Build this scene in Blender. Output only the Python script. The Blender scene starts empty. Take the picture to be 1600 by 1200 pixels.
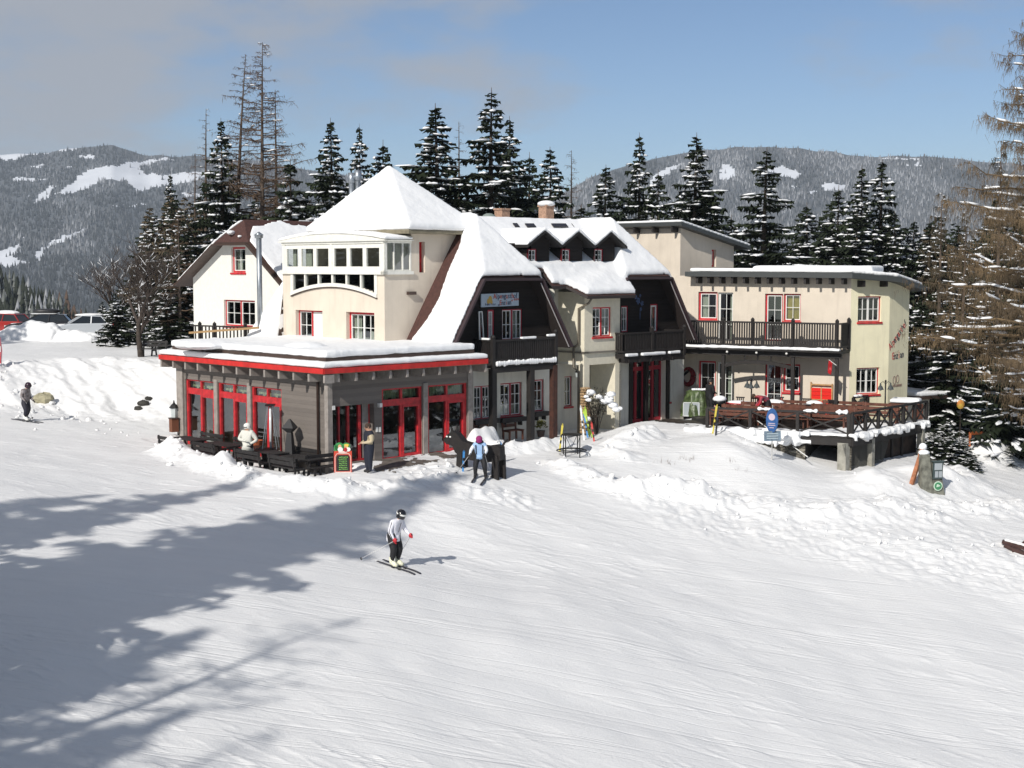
import bpy, bmesh, math, random
import numpy as np
from mathutils import Vector, Matrix, noise as mnoise
S = bpy.context.scene
C = bpy.data.collections.new('scene_objects'); S.collection.children.link(C)
rad = math.radians
# ------------------------------------------------------------------ camera
F = 2200.0; ZC = 7.66; PITCH = math.atan(185.0 / F)
cam = bpy.data.objects.new('camera', bpy.data.cameras.new('camera'))
C.objects.link(cam)
cam.data.sensor_width = 36.0; cam.data.lens = F / 1600.0 * 36.0
cam.data.clip_start = 0.5; cam.data.clip_end = 20000
cam.location = (0, 0, ZC); cam.rotation_euler = (math.pi / 2 - PITCH, 0, 0)
S.camera = cam
# ------------------------------------------------------------------ light
SUN_AZ = Vector((-0.5, -0.866, 0)).normalized(); SUN_EL = rad(34)
SUN_DIR = Vector((SUN_AZ.x * math.cos(SUN_EL), SUN_AZ.y * math.cos(SUN_EL), math.sin(SUN_EL)))
sl = bpy.data.lights.new('sun', 'SUN'); sl.energy = 4.1; sl.angle = rad(0.8); sl.color = (1.0, 0.955, 0.885)
sun = bpy.data.objects.new('sun', sl); C.objects.link(sun)
sun.rotation_euler = (-SUN_DIR).to_track_quat('-Z', 'Y').to_euler()
sun.location = (-30, -40, 60)
W = bpy.data.worlds.new('World'); S.world = W; W.use_nodes = True
nt = W.node_tree; nt.nodes.clear()
def N(t, typ, **kw):
    n = t.nodes.new(typ)
    for k, v in kw.items(): setattr(n, k, v)
    return n
wo = N(nt, 'ShaderNodeOutputWorld'); bg = N(nt, 'ShaderNodeBackground'); sk = N(nt, 'ShaderNodeTexSky')
sk.sky_type = 'NISHITA'; sk.sun_disc = False; sk.sun_elevation = SUN_EL
sk.sun_rotation = math.atan2(SUN_DIR.x, SUN_DIR.y); sk.altitude = 1400; sk.dust_density = 0.0; sk.ozone_density = 3.5; sk.air_density = 0.9
bg.inputs['Strength'].default_value = 0.084
tcw = N(nt, 'ShaderNodeTexCoord'); mpw = N(nt, 'ShaderNodeMapping')
mpw.inputs['Scale'].default_value = (1.0, 1.0, 2.6); mpw.inputs['Location'].default_value = (0.35, 0.0, 0.1)
nz = N(nt, 'ShaderNodeTexNoise'); nz.inputs['Scale'].default_value = 5.2; nz.inputs['Detail'].default_value = 7; nz.inputs['Roughness'].default_value = 0.55
nt.links.new(tcw.outputs['Generated'], mpw.inputs['Vector']); nt.links.new(mpw.outputs[0], nz.inputs['Vector'])
sx = N(nt, 'ShaderNodeSeparateXYZ'); nt.links.new(tcw.outputs['Generated'], sx.inputs[0])
# clouds sit mostly in the north-west of the sky and thin out to the east
mr = N(nt, 'ShaderNodeMapRange'); mr.inputs['From Min'].default_value = 0.10; mr.inputs['From Max'].default_value = -0.34
mr.inputs['To Min'].default_value = -0.05; mr.inputs['To Max'].default_value = 0.17
nt.links.new(sx.outputs[0], mr.inputs['Value'])
ad = N(nt, 'ShaderNodeMath', operation='ADD'); nt.links.new(nz.outputs['Fac'], ad.inputs[0]); nt.links.new(mr.outputs[0], ad.inputs[1])
mz = N(nt, 'ShaderNodeMapRange'); mz.inputs['From Min'].default_value = 0.10; mz.inputs['From Max'].default_value = 0.24
mz.inputs['To Min'].default_value = -0.07; mz.inputs['To Max'].default_value = 0.05
nt.links.new(sx.outputs[2], mz.inputs['Value'])
ad2 = N(nt, 'ShaderNodeMath', operation='ADD'); nt.links.new(ad.outputs[0], ad2.inputs[0]); nt.links.new(mz.outputs[0], ad2.inputs[1])
cr = N(nt, 'ShaderNodeMapRange', interpolation_type='SMOOTHSTEP'); cr.inputs['From Min'].default_value = 0.42; cr.inputs['From Max'].default_value = 0.66
cr.inputs['To Max'].default_value = 0.85
nt.links.new(ad2.outputs[0], cr.inputs['Value'])
mx = N(nt, 'ShaderNodeMix', data_type='RGBA'); mx.inputs['B'].default_value = (4.6, 4.75, 5.1, 1)
nt.links.new(cr.outputs[0], mx.inputs['Factor']); nt.links.new(sk.outputs[0], mx.inputs['A'])
nt.links.new(mx.outputs['Result'], bg.inputs['Color']); nt.links.new(bg.outputs[0], wo.inputs[0])
S.view_settings.view_transform = 'Standard'; S.view_settings.look = 'None'
S.view_settings.exposure = 0.10; S.view_settings.gamma = 1; S.view_settings.use_curve_mapping = False
S.cycles.transparent_max_bounces = 24
def explode(o):
    """one object per loose piece of a part"""
    me = o.data; n = len(me.vertices); par = list(range(n))
    def find(a):
        while par[a] != a: par[a] = par[par[a]]; a = par[a]
        return a
    for e in me.edges:
        a, b = find(e.vertices[0]), find(e.vertices[1])
        if a != b: par[a] = b
    g = {}
    for p in me.polygons: g.setdefault(find(p.vertices[0]), []).append(p)
    if len(g) < 2: return
    for polys in g.values():
        ids = sorted({v for p in polys for v in p.vertices}); ix = {v: k for k, v in enumerate(ids)}
        m2 = bpy.data.meshes.new(o.name); m2.from_pydata([tuple(me.vertices[v].co) for v in ids], [], [tuple(ix[v] for v in p.vertices) for p in polys])
        for k in me.materials: m2.materials.append(k)
        q = bpy.data.objects.new(o.name.split('.')[0], m2); C.objects.link(q); q.parent = o.parent; q.location = o.location
    bpy.data.objects.remove(o)
# ------------------------------------------------------------------ photograph pixel -> place
CP, SP = math.cos(PITCH), math.sin(PITCH)
def ray(u, v):
    x = (u - 800.0) / F; y = (600.0 - v) / F
    return Vector((x, CP + y * SP, -SP + y * CP))
def at(u, v, Y):
    d = ray(u, v); return Vector((0, 0, ZC)) + d * (Y / d.y)
def atz(u, v, z):
    d = ray(u, v); return Vector((0, 0, ZC)) + d * ((z - ZC) / d.z)
E1 = Vector((0.72, 0.694, 0)); E2 = Vector((-0.694, 0.72, 0)); PO = Vector((-7.03, 53.7, 0))
def ab(a, b, z=0.0):
    p = PO + E1 * a + E2 * b; p.z = z; return p
UP = Vector((0, 0, 1))
# ------------------------------------------------------------------ materials
MATS = {}
def mat(name, col, rough=0.7, metal=0.0, spec=0.5, noise=0.0, nscale=6.0, bump=0.0, bscale=20.0, col2=None, stretch=None, emit=None, coat=0, stain=0):
    if name in MATS: return MATS[name]
    m = bpy.data.materials.new(name); m.use_nodes = True; t = m.node_tree
    b = t.nodes['Principled BSDF']
    b.inputs['Roughness'].default_value = rough; b.inputs['Metallic'].default_value = metal
    b.inputs['Specular IOR Level'].default_value = spec
    if coat: b.inputs['Coat Weight'].default_value = coat
    b.inputs['Base Color'].default_value = (*col, 1)
    if noise or bump or col2:
        tc = N(t, 'ShaderNodeTexCoord'); mp = N(t, 'ShaderNodeMapping'); t.links.new(tc.outputs['Object'], mp.inputs[0])
        if stretch: mp.inputs['Scale'].default_value = stretch
    if noise or col2:
        nn = N(t, 'ShaderNodeTexNoise'); nn.inputs['Scale'].default_value = nscale; nn.inputs['Detail'].default_value = 6
        t.links.new(mp.outputs[0], nn.inputs['Vector'])
        c2 = col2 if col2 else tuple(c * (1 - noise) for c in col); c1 = col if col2 else tuple(min(1, c * (1 + noise * 0.5)) for c in col)
        rp = N(t, 'ShaderNodeMapRange'); rp.inputs['From Min'].default_value = 0.35; rp.inputs['From Max'].default_value = 0.65
        t.links.new(nn.outputs['Fac'], rp.inputs['Value'])
        mm = N(t, 'ShaderNodeMix', data_type='RGBA'); mm.inputs['A'].default_value = (*c2, 1); mm.inputs['B'].default_value = (*c1, 1)
        t.links.new(rp.outputs[0], mm.inputs['Factor']); t.links.new(mm.outputs['Result'], b.inputs['Base Color'])
    if bump:
        n2 = N(t, 'ShaderNodeTexNoise'); n2.inputs['Scale'].default_value = bscale; n2.inputs['Detail'].default_value = 5
        t.links.new(mp.outputs[0], n2.inputs['Vector'])
        bp = N(t, 'ShaderNodeBump'); bp.inputs['Strength'].default_value = bump; bp.inputs['Distance'].default_value = 0.03
        t.links.new(n2.outputs['Fac'], bp.inputs['Height']); t.links.new(bp.outputs[0], b.inputs['Normal'])
    if stain:
        src = b.inputs['Base Color'].links[0].from_socket; mp2 = N(t, 'ShaderNodeMapping'); mp2.inputs['Scale'].default_value = (2.2, 2.2, .22); t.links.new(tc.outputs['Object'], mp2.inputs[0])
        n5 = N(t, 'ShaderNodeTexNoise'); n5.inputs['Scale'].default_value = 1.6; n5.inputs['Detail'].default_value = 8; n5.inputs['Roughness'].default_value = .65; t.links.new(mp2.outputs[0], n5.inputs['Vector'])
        r5 = N(t, 'ShaderNodeMapRange'); r5.inputs['From Min'].default_value = .52; r5.inputs['From Max'].default_value = .74; r5.inputs['To Max'].default_value = stain; t.links.new(n5.outputs['Fac'], r5.inputs['Value'])
        m5 = N(t, 'ShaderNodeMix', data_type='RGBA'); m5.inputs['B'].default_value = (.26, .22, .18, 1); t.links.new(r5.outputs[0], m5.inputs['Factor']); t.links.new(src, m5.inputs['A']); t.links.new(m5.outputs['Result'], b.inputs['Base Color'])
    if emit:
        b.inputs['Emission Color'].default_value = (*col, 1); b.inputs['Emission Strength'].default_value = emit
    MATS[name] = m; return m
def boards(name, col, col2, pitch, bump=0.5, axis='Z', rough=0.75):
    m = bpy.data.materials.new(name); m.use_nodes = True; t = m.node_tree; b = t.nodes['Principled BSDF']
    b.inputs['Roughness'].default_value = rough; b.inputs['Specular IOR Level'].default_value = 0.25
    tc = N(t, 'ShaderNodeTexCoord'); s = N(t, 'ShaderNodeSeparateXYZ'); t.links.new(tc.outputs['Object'], s.inputs[0])
    src = s.outputs[2]
    dv = N(t, 'ShaderNodeMath', operation='DIVIDE'); dv.inputs[1].default_value = pitch; t.links.new(src, dv.inputs[0])
    fr = N(t, 'ShaderNodeMath', operation='FRACT'); t.links.new(dv.outputs[0], fr.inputs[0])
    fl = N(t, 'ShaderNodeMath', operation='FLOOR'); t.links.new(dv.outputs[0], fl.inputs[0])
    wn = N(t, 'ShaderNodeTexWhiteNoise', noise_dimensions='1D'); t.links.new(fl.outputs[0], wn.inputs['W'])
    nn = N(t, 'ShaderNodeTexNoise'); mp = N(t, 'ShaderNodeMapping'); mp.inputs['Scale'].default_value = (1.5, 1.5, 14)
    t.links.new(tc.outputs['Object'], mp.inputs[0]); t.links.new(mp.outputs[0], nn.inputs['Vector']); nn.inputs['Scale'].default_value = 2; nn.inputs['Detail'].default_value = 5
    av = N(t, 'ShaderNodeMath', operation='ADD'); t.links.new(wn.outputs['Value'], av.inputs[0]); t.links.new(nn.outputs['Fac'], av.inputs[1])
    hv = N(t, 'ShaderNodeMath', operation='MULTIPLY'); hv.inputs[1].default_value = 0.5; t.links.new(av.outputs[0], hv.inputs[0])
    mm = N(t, 'ShaderNodeMix', data_type='RGBA'); mm.inputs['A'].default_value = (*col, 1); mm.inputs['B'].default_value = (*col2, 1)
    t.links.new(hv.outputs[0], mm.inputs['Factor']); t.links.new(mm.outputs['Result'], b.inputs['Base Color'])
    gp = N(t, 'ShaderNodeMapRange'); gp.inputs['From Min'].default_value = 0.0; gp.inputs['From Max'].default_value = 0.1
    t.links.new(fr.outputs[0], gp.inputs['Value'])
    bp = N(t, 'ShaderNodeBump'); bp.inputs['Strength'].default_value = bump; bp.inputs['Distance'].default_value = 0.02
    t.links.new(gp.outputs[0], bp.inputs['Height']); t.links.new(bp.outputs[0], b.inputs['Normal'])
    MATS[name] = m; return m
def glassmat(name, tint, fac):
    m = bpy.data.materials.new(name); m.use_nodes = True; t = m.node_tree; t.nodes.clear()
    o = N(t, 'ShaderNodeOutputMaterial'); mxs = N(t, 'ShaderNodeMixShader'); tr = N(t, 'ShaderNodeBsdfTransparent'); gl = N(t, 'ShaderNodeBsdfGlossy')
    tr.inputs[0].default_value = (*tint, 1); gl.inputs['Roughness'].default_value = 0.015; gl.inputs[0].default_value = (0.9, 0.95, 1, 1)
    fn = N(t, 'ShaderNodeFresnel'); fn.inputs[0].default_value = 1.5
    ad = N(t, 'ShaderNodeMath', operation='ADD'); ad.inputs[1].default_value = fac; t.links.new(fn.outputs[0], ad.inputs[0])
    nn = N(t, 'ShaderNodeTexNoise'); nn.inputs['Scale'].default_value = 1.3; bp = N(t, 'ShaderNodeBump'); bp.inputs['Strength'].default_value = 0.05
    tc = N(t, 'ShaderNodeTexCoord'); t.links.new(tc.outputs['Object'], nn.inputs['Vector']); t.links.new(nn.outputs['Fac'], bp.inputs['Height']); t.links.new(bp.outputs[0], gl.inputs['Normal'])
    t.links.new(ad.outputs[0], mxs.inputs[0]); t.links.new(tr.outputs[0], mxs.inputs[1]); t.links.new(gl.outputs[0], mxs.inputs[2]); t.links.new(mxs.outputs[0], o.inputs[0])
    MATS[name] = m; return m
M_SNOW = mat('snow_on_roofs', (0.86, 0.865, 0.87), rough=0.65, spec=0.3, bump=0.6, bscale=5)
M_SNOWT = mat('snow_on_branches', (0.88, 0.89, 0.91), rough=0.7, spec=0.2)
M_PLAST = mat('warm_beige_plaster', (0.66, 0.585, 0.49), stain=.22, rough=0.9, spec=0.1, noise=0.07, nscale=1.1, bump=0.15, bscale=60)
M_WHITE = mat('old_white_plaster', (0.65, 0.63, 0.56), stain=.35, rough=0.9, spec=0.1, noise=0.08, nscale=1.5, bump=0.15, bscale=60)
M_CREAM = mat('cream_yellow_plaster', (0.80, 0.75, 0.54), stain=.18, rough=0.9, spec=0.1, noise=0.06, nscale=1.3, bump=0.15, bscale=60)
M_RED = mat('red_paint', (0.50, 0.020, 0.026), rough=0.5, noise=0.3, nscale=5)
M_DRED = mat('dark_red_paint', (0.36, 0.02, 0.035), rough=0.45, noise=0.12, nscale=9)
M_WPAINT = mat('white_paint', (0.78, 0.78, 0.75), rough=0.45, noise=0.05)
M_CPAINT = mat('ivory_aluminium', (0.76, 0.75, 0.69), rough=0.45, noise=0.08)
M_GREYB = boards('grey_brown_boards', (0.125, 0.11, 0.10), (0.21, 0.185, 0.165), 0.16, 0.35)
M_DARKB = boards('black_brown_boards', (0.010, 0.008, 0.008), (0.022, 0.017, 0.015), 0.15, 0.6)
M_GREYT = mat('grey_timber', (0.17, 0.15, 0.135), rough=0.75, noise=0.2, nscale=5)
M_RAFT = mat('weathered_rafter_timber', (0.30, 0.27, 0.245), rough=0.8, noise=0.2, nscale=5)
M_DTIM = mat('black_stained_timber', (0.016, 0.013, 0.012), rough=0.65, noise=0.3, nscale=6, bump=0.2)
M_BROWN = mat('brown_sheet_metal', (0.055, 0.032, 0.024), rough=0.5, noise=0.15)
M_ROOFR = mat('rust_red_roofing', (0.07, 0.028, 0.022), rough=0.8, noise=0.3, nscale=8, bump=0.4, bscale=12)
M_METAL = mat('galvanised_steel', (0.36, 0.39, 0.42), rough=0.38, metal=0.75, noise=0.15, nscale=3)
M_BRICK = mat('brick', (0.42, 0.26, 0.18), rough=0.9, noise=0.3, nscale=10, bump=0.4)
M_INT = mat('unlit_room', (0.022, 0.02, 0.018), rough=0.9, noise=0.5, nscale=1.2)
M_INT2 = mat('room_back_wall', (0.17, 0.14, 0.10), rough=0.9, noise=0.6, nscale=1.6)
M_CURT = mat('pale_curtain', (0.55, 0.56, 0.48), rough=0.9, noise=0.25, nscale=9, stretch=(6, 6, .3))
M_YCURT = mat('mustard_blind', (0.42, 0.32, 0.06), rough=0.9, noise=0.15)
M_GREENC = mat('greenish_valance', (0.42, 0.50, 0.30), rough=0.9, noise=0.5, nscale=5, stretch=(5, 5, .3))
M_SOFF = mat('olive_soffit', (0.20, 0.175, 0.12), rough=0.8, noise=0.2)
M_GLASS = glassmat('window_glass', (0.75, 0.8, 0.78), 0.10)
M_GLASSP = glassmat('large_pane_glass', (0.75, 0.78, 0.75), 0.13)
# ------------------------------------------------------------------ mesh builder
ROOTLOC = {}
class MB:
    def __init__(s): s.v = []; s.f = []; s.mi = []; s.m = 0; s.smooth = []; s.sm = False
    def add(s, vs, fs):
        o = len(s.v); s.v.extend([tuple(p) for p in vs])
        for f in fs: s.f.append(tuple(i + o for i in f)); s.mi.append(s.m); s.smooth.append(s.sm)
    def poly(s, pts): s.add(pts, [tuple(range(len(pts)))])
    def hexa(s, p):   # 8 points: bottom ring 0-3, top ring 4-7
        s.add(p, [(3, 2, 1, 0), (4, 5, 6, 7), (0, 1, 5, 4), (1, 2, 6, 5), (2, 3, 7, 6), (3, 0, 4, 7)])
    def box(s, c, size, rz=0.0, rx=0.0, ry=0.0):
        R = Matrix.Rotation(rz, 3, 'Z') @ Matrix.Rotation(ry, 3, 'Y') @ Matrix.Rotation(rx, 3, 'X'); c = Vector(c); x, y, z = [k / 2 for k in size]
        s.hexa([c + R @ Vector(q) for q in ((-x, -y, -z), (x, -y, -z), (x, y, -z), (-x, y, -z), (-x, -y, z), (x, -y, z), (x, y, z), (-x, y, z))])
    def beam(s, a, b, w, h, up=UP):
        a = Vector(a); b = Vector(b); d = (b - a).normalized(); r = d.cross(up)
        if r.length < 1e-4: r = d.cross(Vector((1, 0, 0)))
        r.normalize(); u = r.cross(d)
        r = r * w / 2; u = u * h / 2
        s.hexa([a - r - u, a + r - u, b + r - u, b - r - u, a - r + u, a + r + u, b + r + u, b - r + u])
    def tube(s, pts, r, n=8, cap=True):
        pts = [Vector(p) for p in pts]; rs = r if isinstance(r, (list, tuple)) else [r] * len(pts); vs = []; fs = []
        prev = None
        for i, p in enumerate(pts):
            d = (pts[min(i + 1, len(pts) - 1)] - pts[max(i - 1, 0)]).normalized()
            if prev is None:
                a = d.cross(UP) if abs(d.z) < 0.95 else d.cross(Vector((1, 0, 0)))
            else: a = prev - d * prev.dot(d)
            a.normalize(); prev = a; b = d.cross(a)
            for k in range(n):
                t = 2 * math.pi * k / n; vs.append(p + (a * math.cos(t) + b * math.sin(t)) * rs[i])
        for i in range(len(pts) - 1):
            for k in range(n):
                fs.append((i * n + k, i * n + (k + 1) % n, (i + 1) * n + (k + 1) % n, (i + 1) * n + k))
        if cap: fs.append(tuple(range(n - 1, -1, -1))); fs.append(tuple((len(pts) - 1) * n + k for k in range(n)))
        s.add(vs, fs)
    def lathe(s, prof, c=(0, 0, 0), n=16, sx=1, sy=1):
        c = Vector(c); vs = []; fs = []
        for (r, z) in prof:
            for k in range(n):
                t = 2 * math.pi * k / n; vs.append(c + Vector((r * math.cos(t) * sx, r * math.sin(t) * sy, z)))
        for i in range(len(prof) - 1):
            for k in range(n): fs.append((i * n + k, i * n + (k + 1) % n, (i + 1) * n + (k + 1) % n, (i + 1) * n + k))
        fs.append(tuple(range(n - 1, -1, -1))); fs.append(tuple((len(prof) - 1) * n + k for k in range(n)))
        s.add(vs, fs)
    def ball(s, c, rx, ry, rz, n=10, m=7, R=None, jit=0, rnd=None):
        c = Vector(c); vs = []; fs = []
        for i in range(m + 1):
            ph = math.pi * i / m
            for k in range(n):
                t = 2 * math.pi * k / n; j = 1 + (rnd.uniform(-jit, jit) if jit else 0)
                q = Vector((rx * math.sin(ph) * math.cos(t) * j, ry * math.sin(ph) * math.sin(t) * j, rz * math.cos(ph) * j))
                vs.append(c + (R @ q if R else q))
        for i in range(m):
            for k in range(n): fs.append((i * n + k, (i + 1) * n + k, (i + 1) * n + (k + 1) % n, i * n + (k + 1) % n))
        s.add(vs, fs)
    def prism(s, poly, d):   # polygon (list of Vector) extruded by vector d
        n = len(poly); d = Vector(d); a = [Vector(p) for p in poly]; b = [p + d for p in a]
        s.add(a + b, [tuple(range(n - 1, -1, -1)), tuple(range(n, 2 * n))] + [(i, (i + 1) % n, n + (i + 1) % n, n + i) for i in range(n)])
    def build(s, name, mats, parent=None, local=False, smooth=False, kind=None):
        if not s.v: return None
        me = bpy.data.meshes.new(name); off = Vector((0, 0, 0))
        if parent is not None and not local: off = ROOTLOC.get(parent.name, Vector((0, 0, 0)))
        arr = np.array(s.v, dtype=float) - np.array(off)
        me.from_pydata(arr.tolist(), [], s.f); me.update()
        if not isinstance(mats, (list, tuple)): mats = [mats]
        for m in mats: me.materials.append(m)
        if len(mats) > 1: me.polygons.foreach_set('material_index', s.mi)
        sm = [True] * len(s.f) if smooth else s.smooth
        me.polygons.foreach_set('use_smooth', sm)
        o = bpy.data.objects.new(name, me); C.objects.link(o)
        if parent is not None:
            o.parent = parent; ROOTLOC[o.name] = off
        if kind: o['kind'] = kind
        return o
def recalc(o):
    bm = bmesh.new(); bm.from_mesh(o.data); bmesh.ops.recalc_face_normals(bm, faces=bm.faces); bm.to_mesh(o.data); bm.free()
def thing(name, label, cat, loc=(0, 0, 0), rz=0.0, group=None):
    o = bpy.data.objects.new(name, None); C.objects.link(o); o.location = loc; o.rotation_euler = (0, 0, rz); o.empty_display_size = 0.3
    o['label'] = label; o['category'] = cat
    if group: o['group'] = group
    ROOTLOC[o.name] = Vector(loc); return o
def tag(o, label=None, cat=None, group=None, kind=None):
    if label: o['label'] = label
    if cat: o['category'] = cat
    if group: o['group'] = group
    if kind: o['kind'] = kind
    return o
def copy_tree(o, parent=None):
    c = o.copy(); C.objects.link(c)
    if parent: c.parent = parent
    for ch in list(o.children): copy_tree(ch, c)
    return c
DG = None
def bake(o):
    """apply modifiers into plain mesh data"""
    bpy.context.view_layer.update()
    dg = bpy.context.evaluated_depsgraph_get()
    me = bpy.data.meshes.new_from_object(o.evaluated_get(dg), preserve_all_data_layers=False, depsgraph=dg)
    old = o.data; o.modifiers.clear(); o.data = me; me.name = o.name
    bpy.data.meshes.remove(old) if old.users == 0 else None
    return o
CLOUD = bpy.data.textures.new('snow_lumps', 'CLOUDS'); CLOUD.noise_scale = 0.7; CLOUD.noise_depth = 4
def snow_solid(name, mb, parent=None, vox=0.07, smooth=5, disp=0.07, local=False, material=None):
    o = mb.build(name, material or M_SNOW, parent, local=local, smooth=True); recalc(o)
    r = o.modifiers.new('r', 'REMESH'); r.mode = 'VOXEL'; r.voxel_size = vox; r.use_smooth_shade = True
    s = o.modifiers.new('s', 'SMOOTH'); s.iterations = smooth; s.factor = 0.5
    if disp:
        d = o.modifiers.new('d', 'DISPLACE'); d.texture = CLOUD; d.strength = disp; d.mid_level = 0.5
    bake(o)
    for p in o.data.polygons: p.use_smooth = True
    return o
def lift(mb, faces, t, down=0.0):
    """closed slab over each roof facet polygon; t = snow depth (vertical)"""
    for poly in faces:
        poly = [Vector(p) for p in poly]
        mb.prism([p - UP * down for p in poly], (0, 0, t + down))
def text_mesh(txt, size, name='lettering'):
    cu = bpy.data.curves.new(name, 'FONT'); cu.body = txt; cu.size = size; cu.extrude = 0.004; cu.align_x = 'CENTER'; cu.resolution_u = 2
    o = bpy.data.objects.new(name, cu); C.objects.link(o); bpy.context.view_layer.update()
    dg = bpy.context.evaluated_depsgraph_get(); me = bpy.data.meshes.new_from_object(o.evaluated_get(dg), depsgraph=dg)
    vs = [v.co.copy() for v in me.vertices]; fs = [tuple(p.vertices) for p in me.polygons]
    bpy.data.objects.remove(o); bpy.data.curves.remove(cu); bpy.data.meshes.remove(me)
    return vs, fs
def put_text(mb, txt, size, org, right, up, sx=1.0):
    vs, fs = text_mesh(txt, size); n = right.cross(up)
    mb.add([org + right * (v.x * sx) + up * v.y + n * v.z for v in vs], fs)
# ------------------------------------------------------------------ ground
GP = [  # (u, v, z) seen ground points
 (0,1200,-2.0),(800,1200,-3.35),(1600,1200,-5.2),(400,1200,-2.65),(1200,1200,-4.3),
 (0,950,-0.8),(0,760,0.35),(200,850,-0.6),(400,950,-1.35),(617,888,-1.5),(695,873,-1.75),(900,950,-2.35),(1200,950,-3.2),(1500,1000,-4.1),
 (45,657,0.66),(130,660,0.45),(200,700,0.2),(300,760,-0.25),(577,740,-0.02),(400,790,-0.45),(752,748,-0.35),(700,790,-0.75),
 (850,800,-1.2),(900,745,-0.6),(1000,800,-1.5),(1000,735,-0.6),(1100,765,-1.25),(1200,820,-2.0),(1200,760,-1.2),(1085,672,0.30),(1108,678,0.36),(1130,685,0.26),(1155,694,0.14),(1180,702,-0.12),(1110,725,-0.55),(1190,712,-0.45),(1205,722,-0.65),(1230,728,-0.85),(1255,734,-1.05),
 (1325,745,-1.18),(1450,775,-1.8),(1500,740,-1.65),(1590,850,-2.9),(1400,830,-2.3),(1600,745,-2.1),(1560,700,-1.5),(1450,700,-1.1),(1600,1000,-4.4),
 (865,690,-0.05),(940,690,0.05),(1010,660,0.4),(1080,655,0.26),(1060,690,-0.10),(1000,700,-0.05)]
gpts = []
for (u, v, z) in GP:
    p = atz(u, v, z); gpts.append((p.x, p.y, z))
gpts += [(-30,48,1.2),(-40,60,1.5),(-26,35,0.2),(-30,20,0.4),(-18,12,-1.5),(0,10,-4.5),(25,15,-7.5),(30,40,-5.8),(35,60,-3.3),(35,80,-1.9),(20,85,-1.2),(0,80,0.6),(10,95,0.8),(-20,100,2.2),(-45,95,3.0),(-5,62,0.1),(5,66,0.3),(12,72,0.2),(40,110,-1.5),(10,120,0.5),(-30,130,2.2)]
gpts = np.array(gpts)
def tps_fit(P, z, lam=0.15):
    n = len(P); d = np.linalg.norm(P[:, None] - P[None], axis=2) / 10.0
    K = np.where(d > 0, d**2 * np.log(np.maximum(d, 1e-9)), 0) + lam * np.eye(n) * 0.2
    A = np.zeros((n + 3, n + 3)); A[:n, :n] = K; A[:n, n] = 1; A[:n, n + 1:] = P; A[n, :n] = 1; A[n + 1:, :n] = P.T
    return np.linalg.solve(A, np.concatenate([z, [0, 0, 0]]))
TW = tps_fit(gpts[:, :2], gpts[:, 2])
def tps(X, Y):
    out = TW[-3] + TW[-2] * X + TW[-1] * Y
    for i in range(len(gpts)):
        d2 = ((X - gpts[i, 0])**2 + (Y - gpts[i, 1])**2) / 100.0
        out = out + TW[i] * 0.5 * d2 * np.log(np.maximum(d2, 1e-12))
    return out
def vnoise(X, Y, seed=0):
    """smooth value noise 0..1"""
    xi = np.floor(X).astype(np.int64); yi = np.floor(Y).astype(np.int64); xf = X - xi; yf = Y - yi
    def h(a, b):
        n = (a * 374761393 + b * 668265263 + seed * 144305877) & 0x7fffffff
        n = ((n ^ (n >> 13)) * 1274126177) & 0x7fffffff
        return ((n ^ (n >> 16)) & 0xffff) / 65535.0
    u = xf * xf * (3 - 2 * xf); v = yf * yf * (3 - 2 * yf)
    return (h(xi, yi) * (1 - u) + h(xi + 1, yi) * u) * (1 - v) + (h(xi, yi + 1) * (1 - u) + h(xi + 1, yi + 1) * u) * v
def fbm(X, Y, oct=4, seed=0):
    s = 0; a = 0.5; t = 0
    for i in range(oct):
        s = s + a * vnoise(X * 2**i, Y * 2**i, seed + i); t += a; a *= 0.5
    return s / t
def smooth(x, a, b):
    t = np.clip((x - a) / (b - a), 0, 1); return t * t * (3 - 2 * t)
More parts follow.
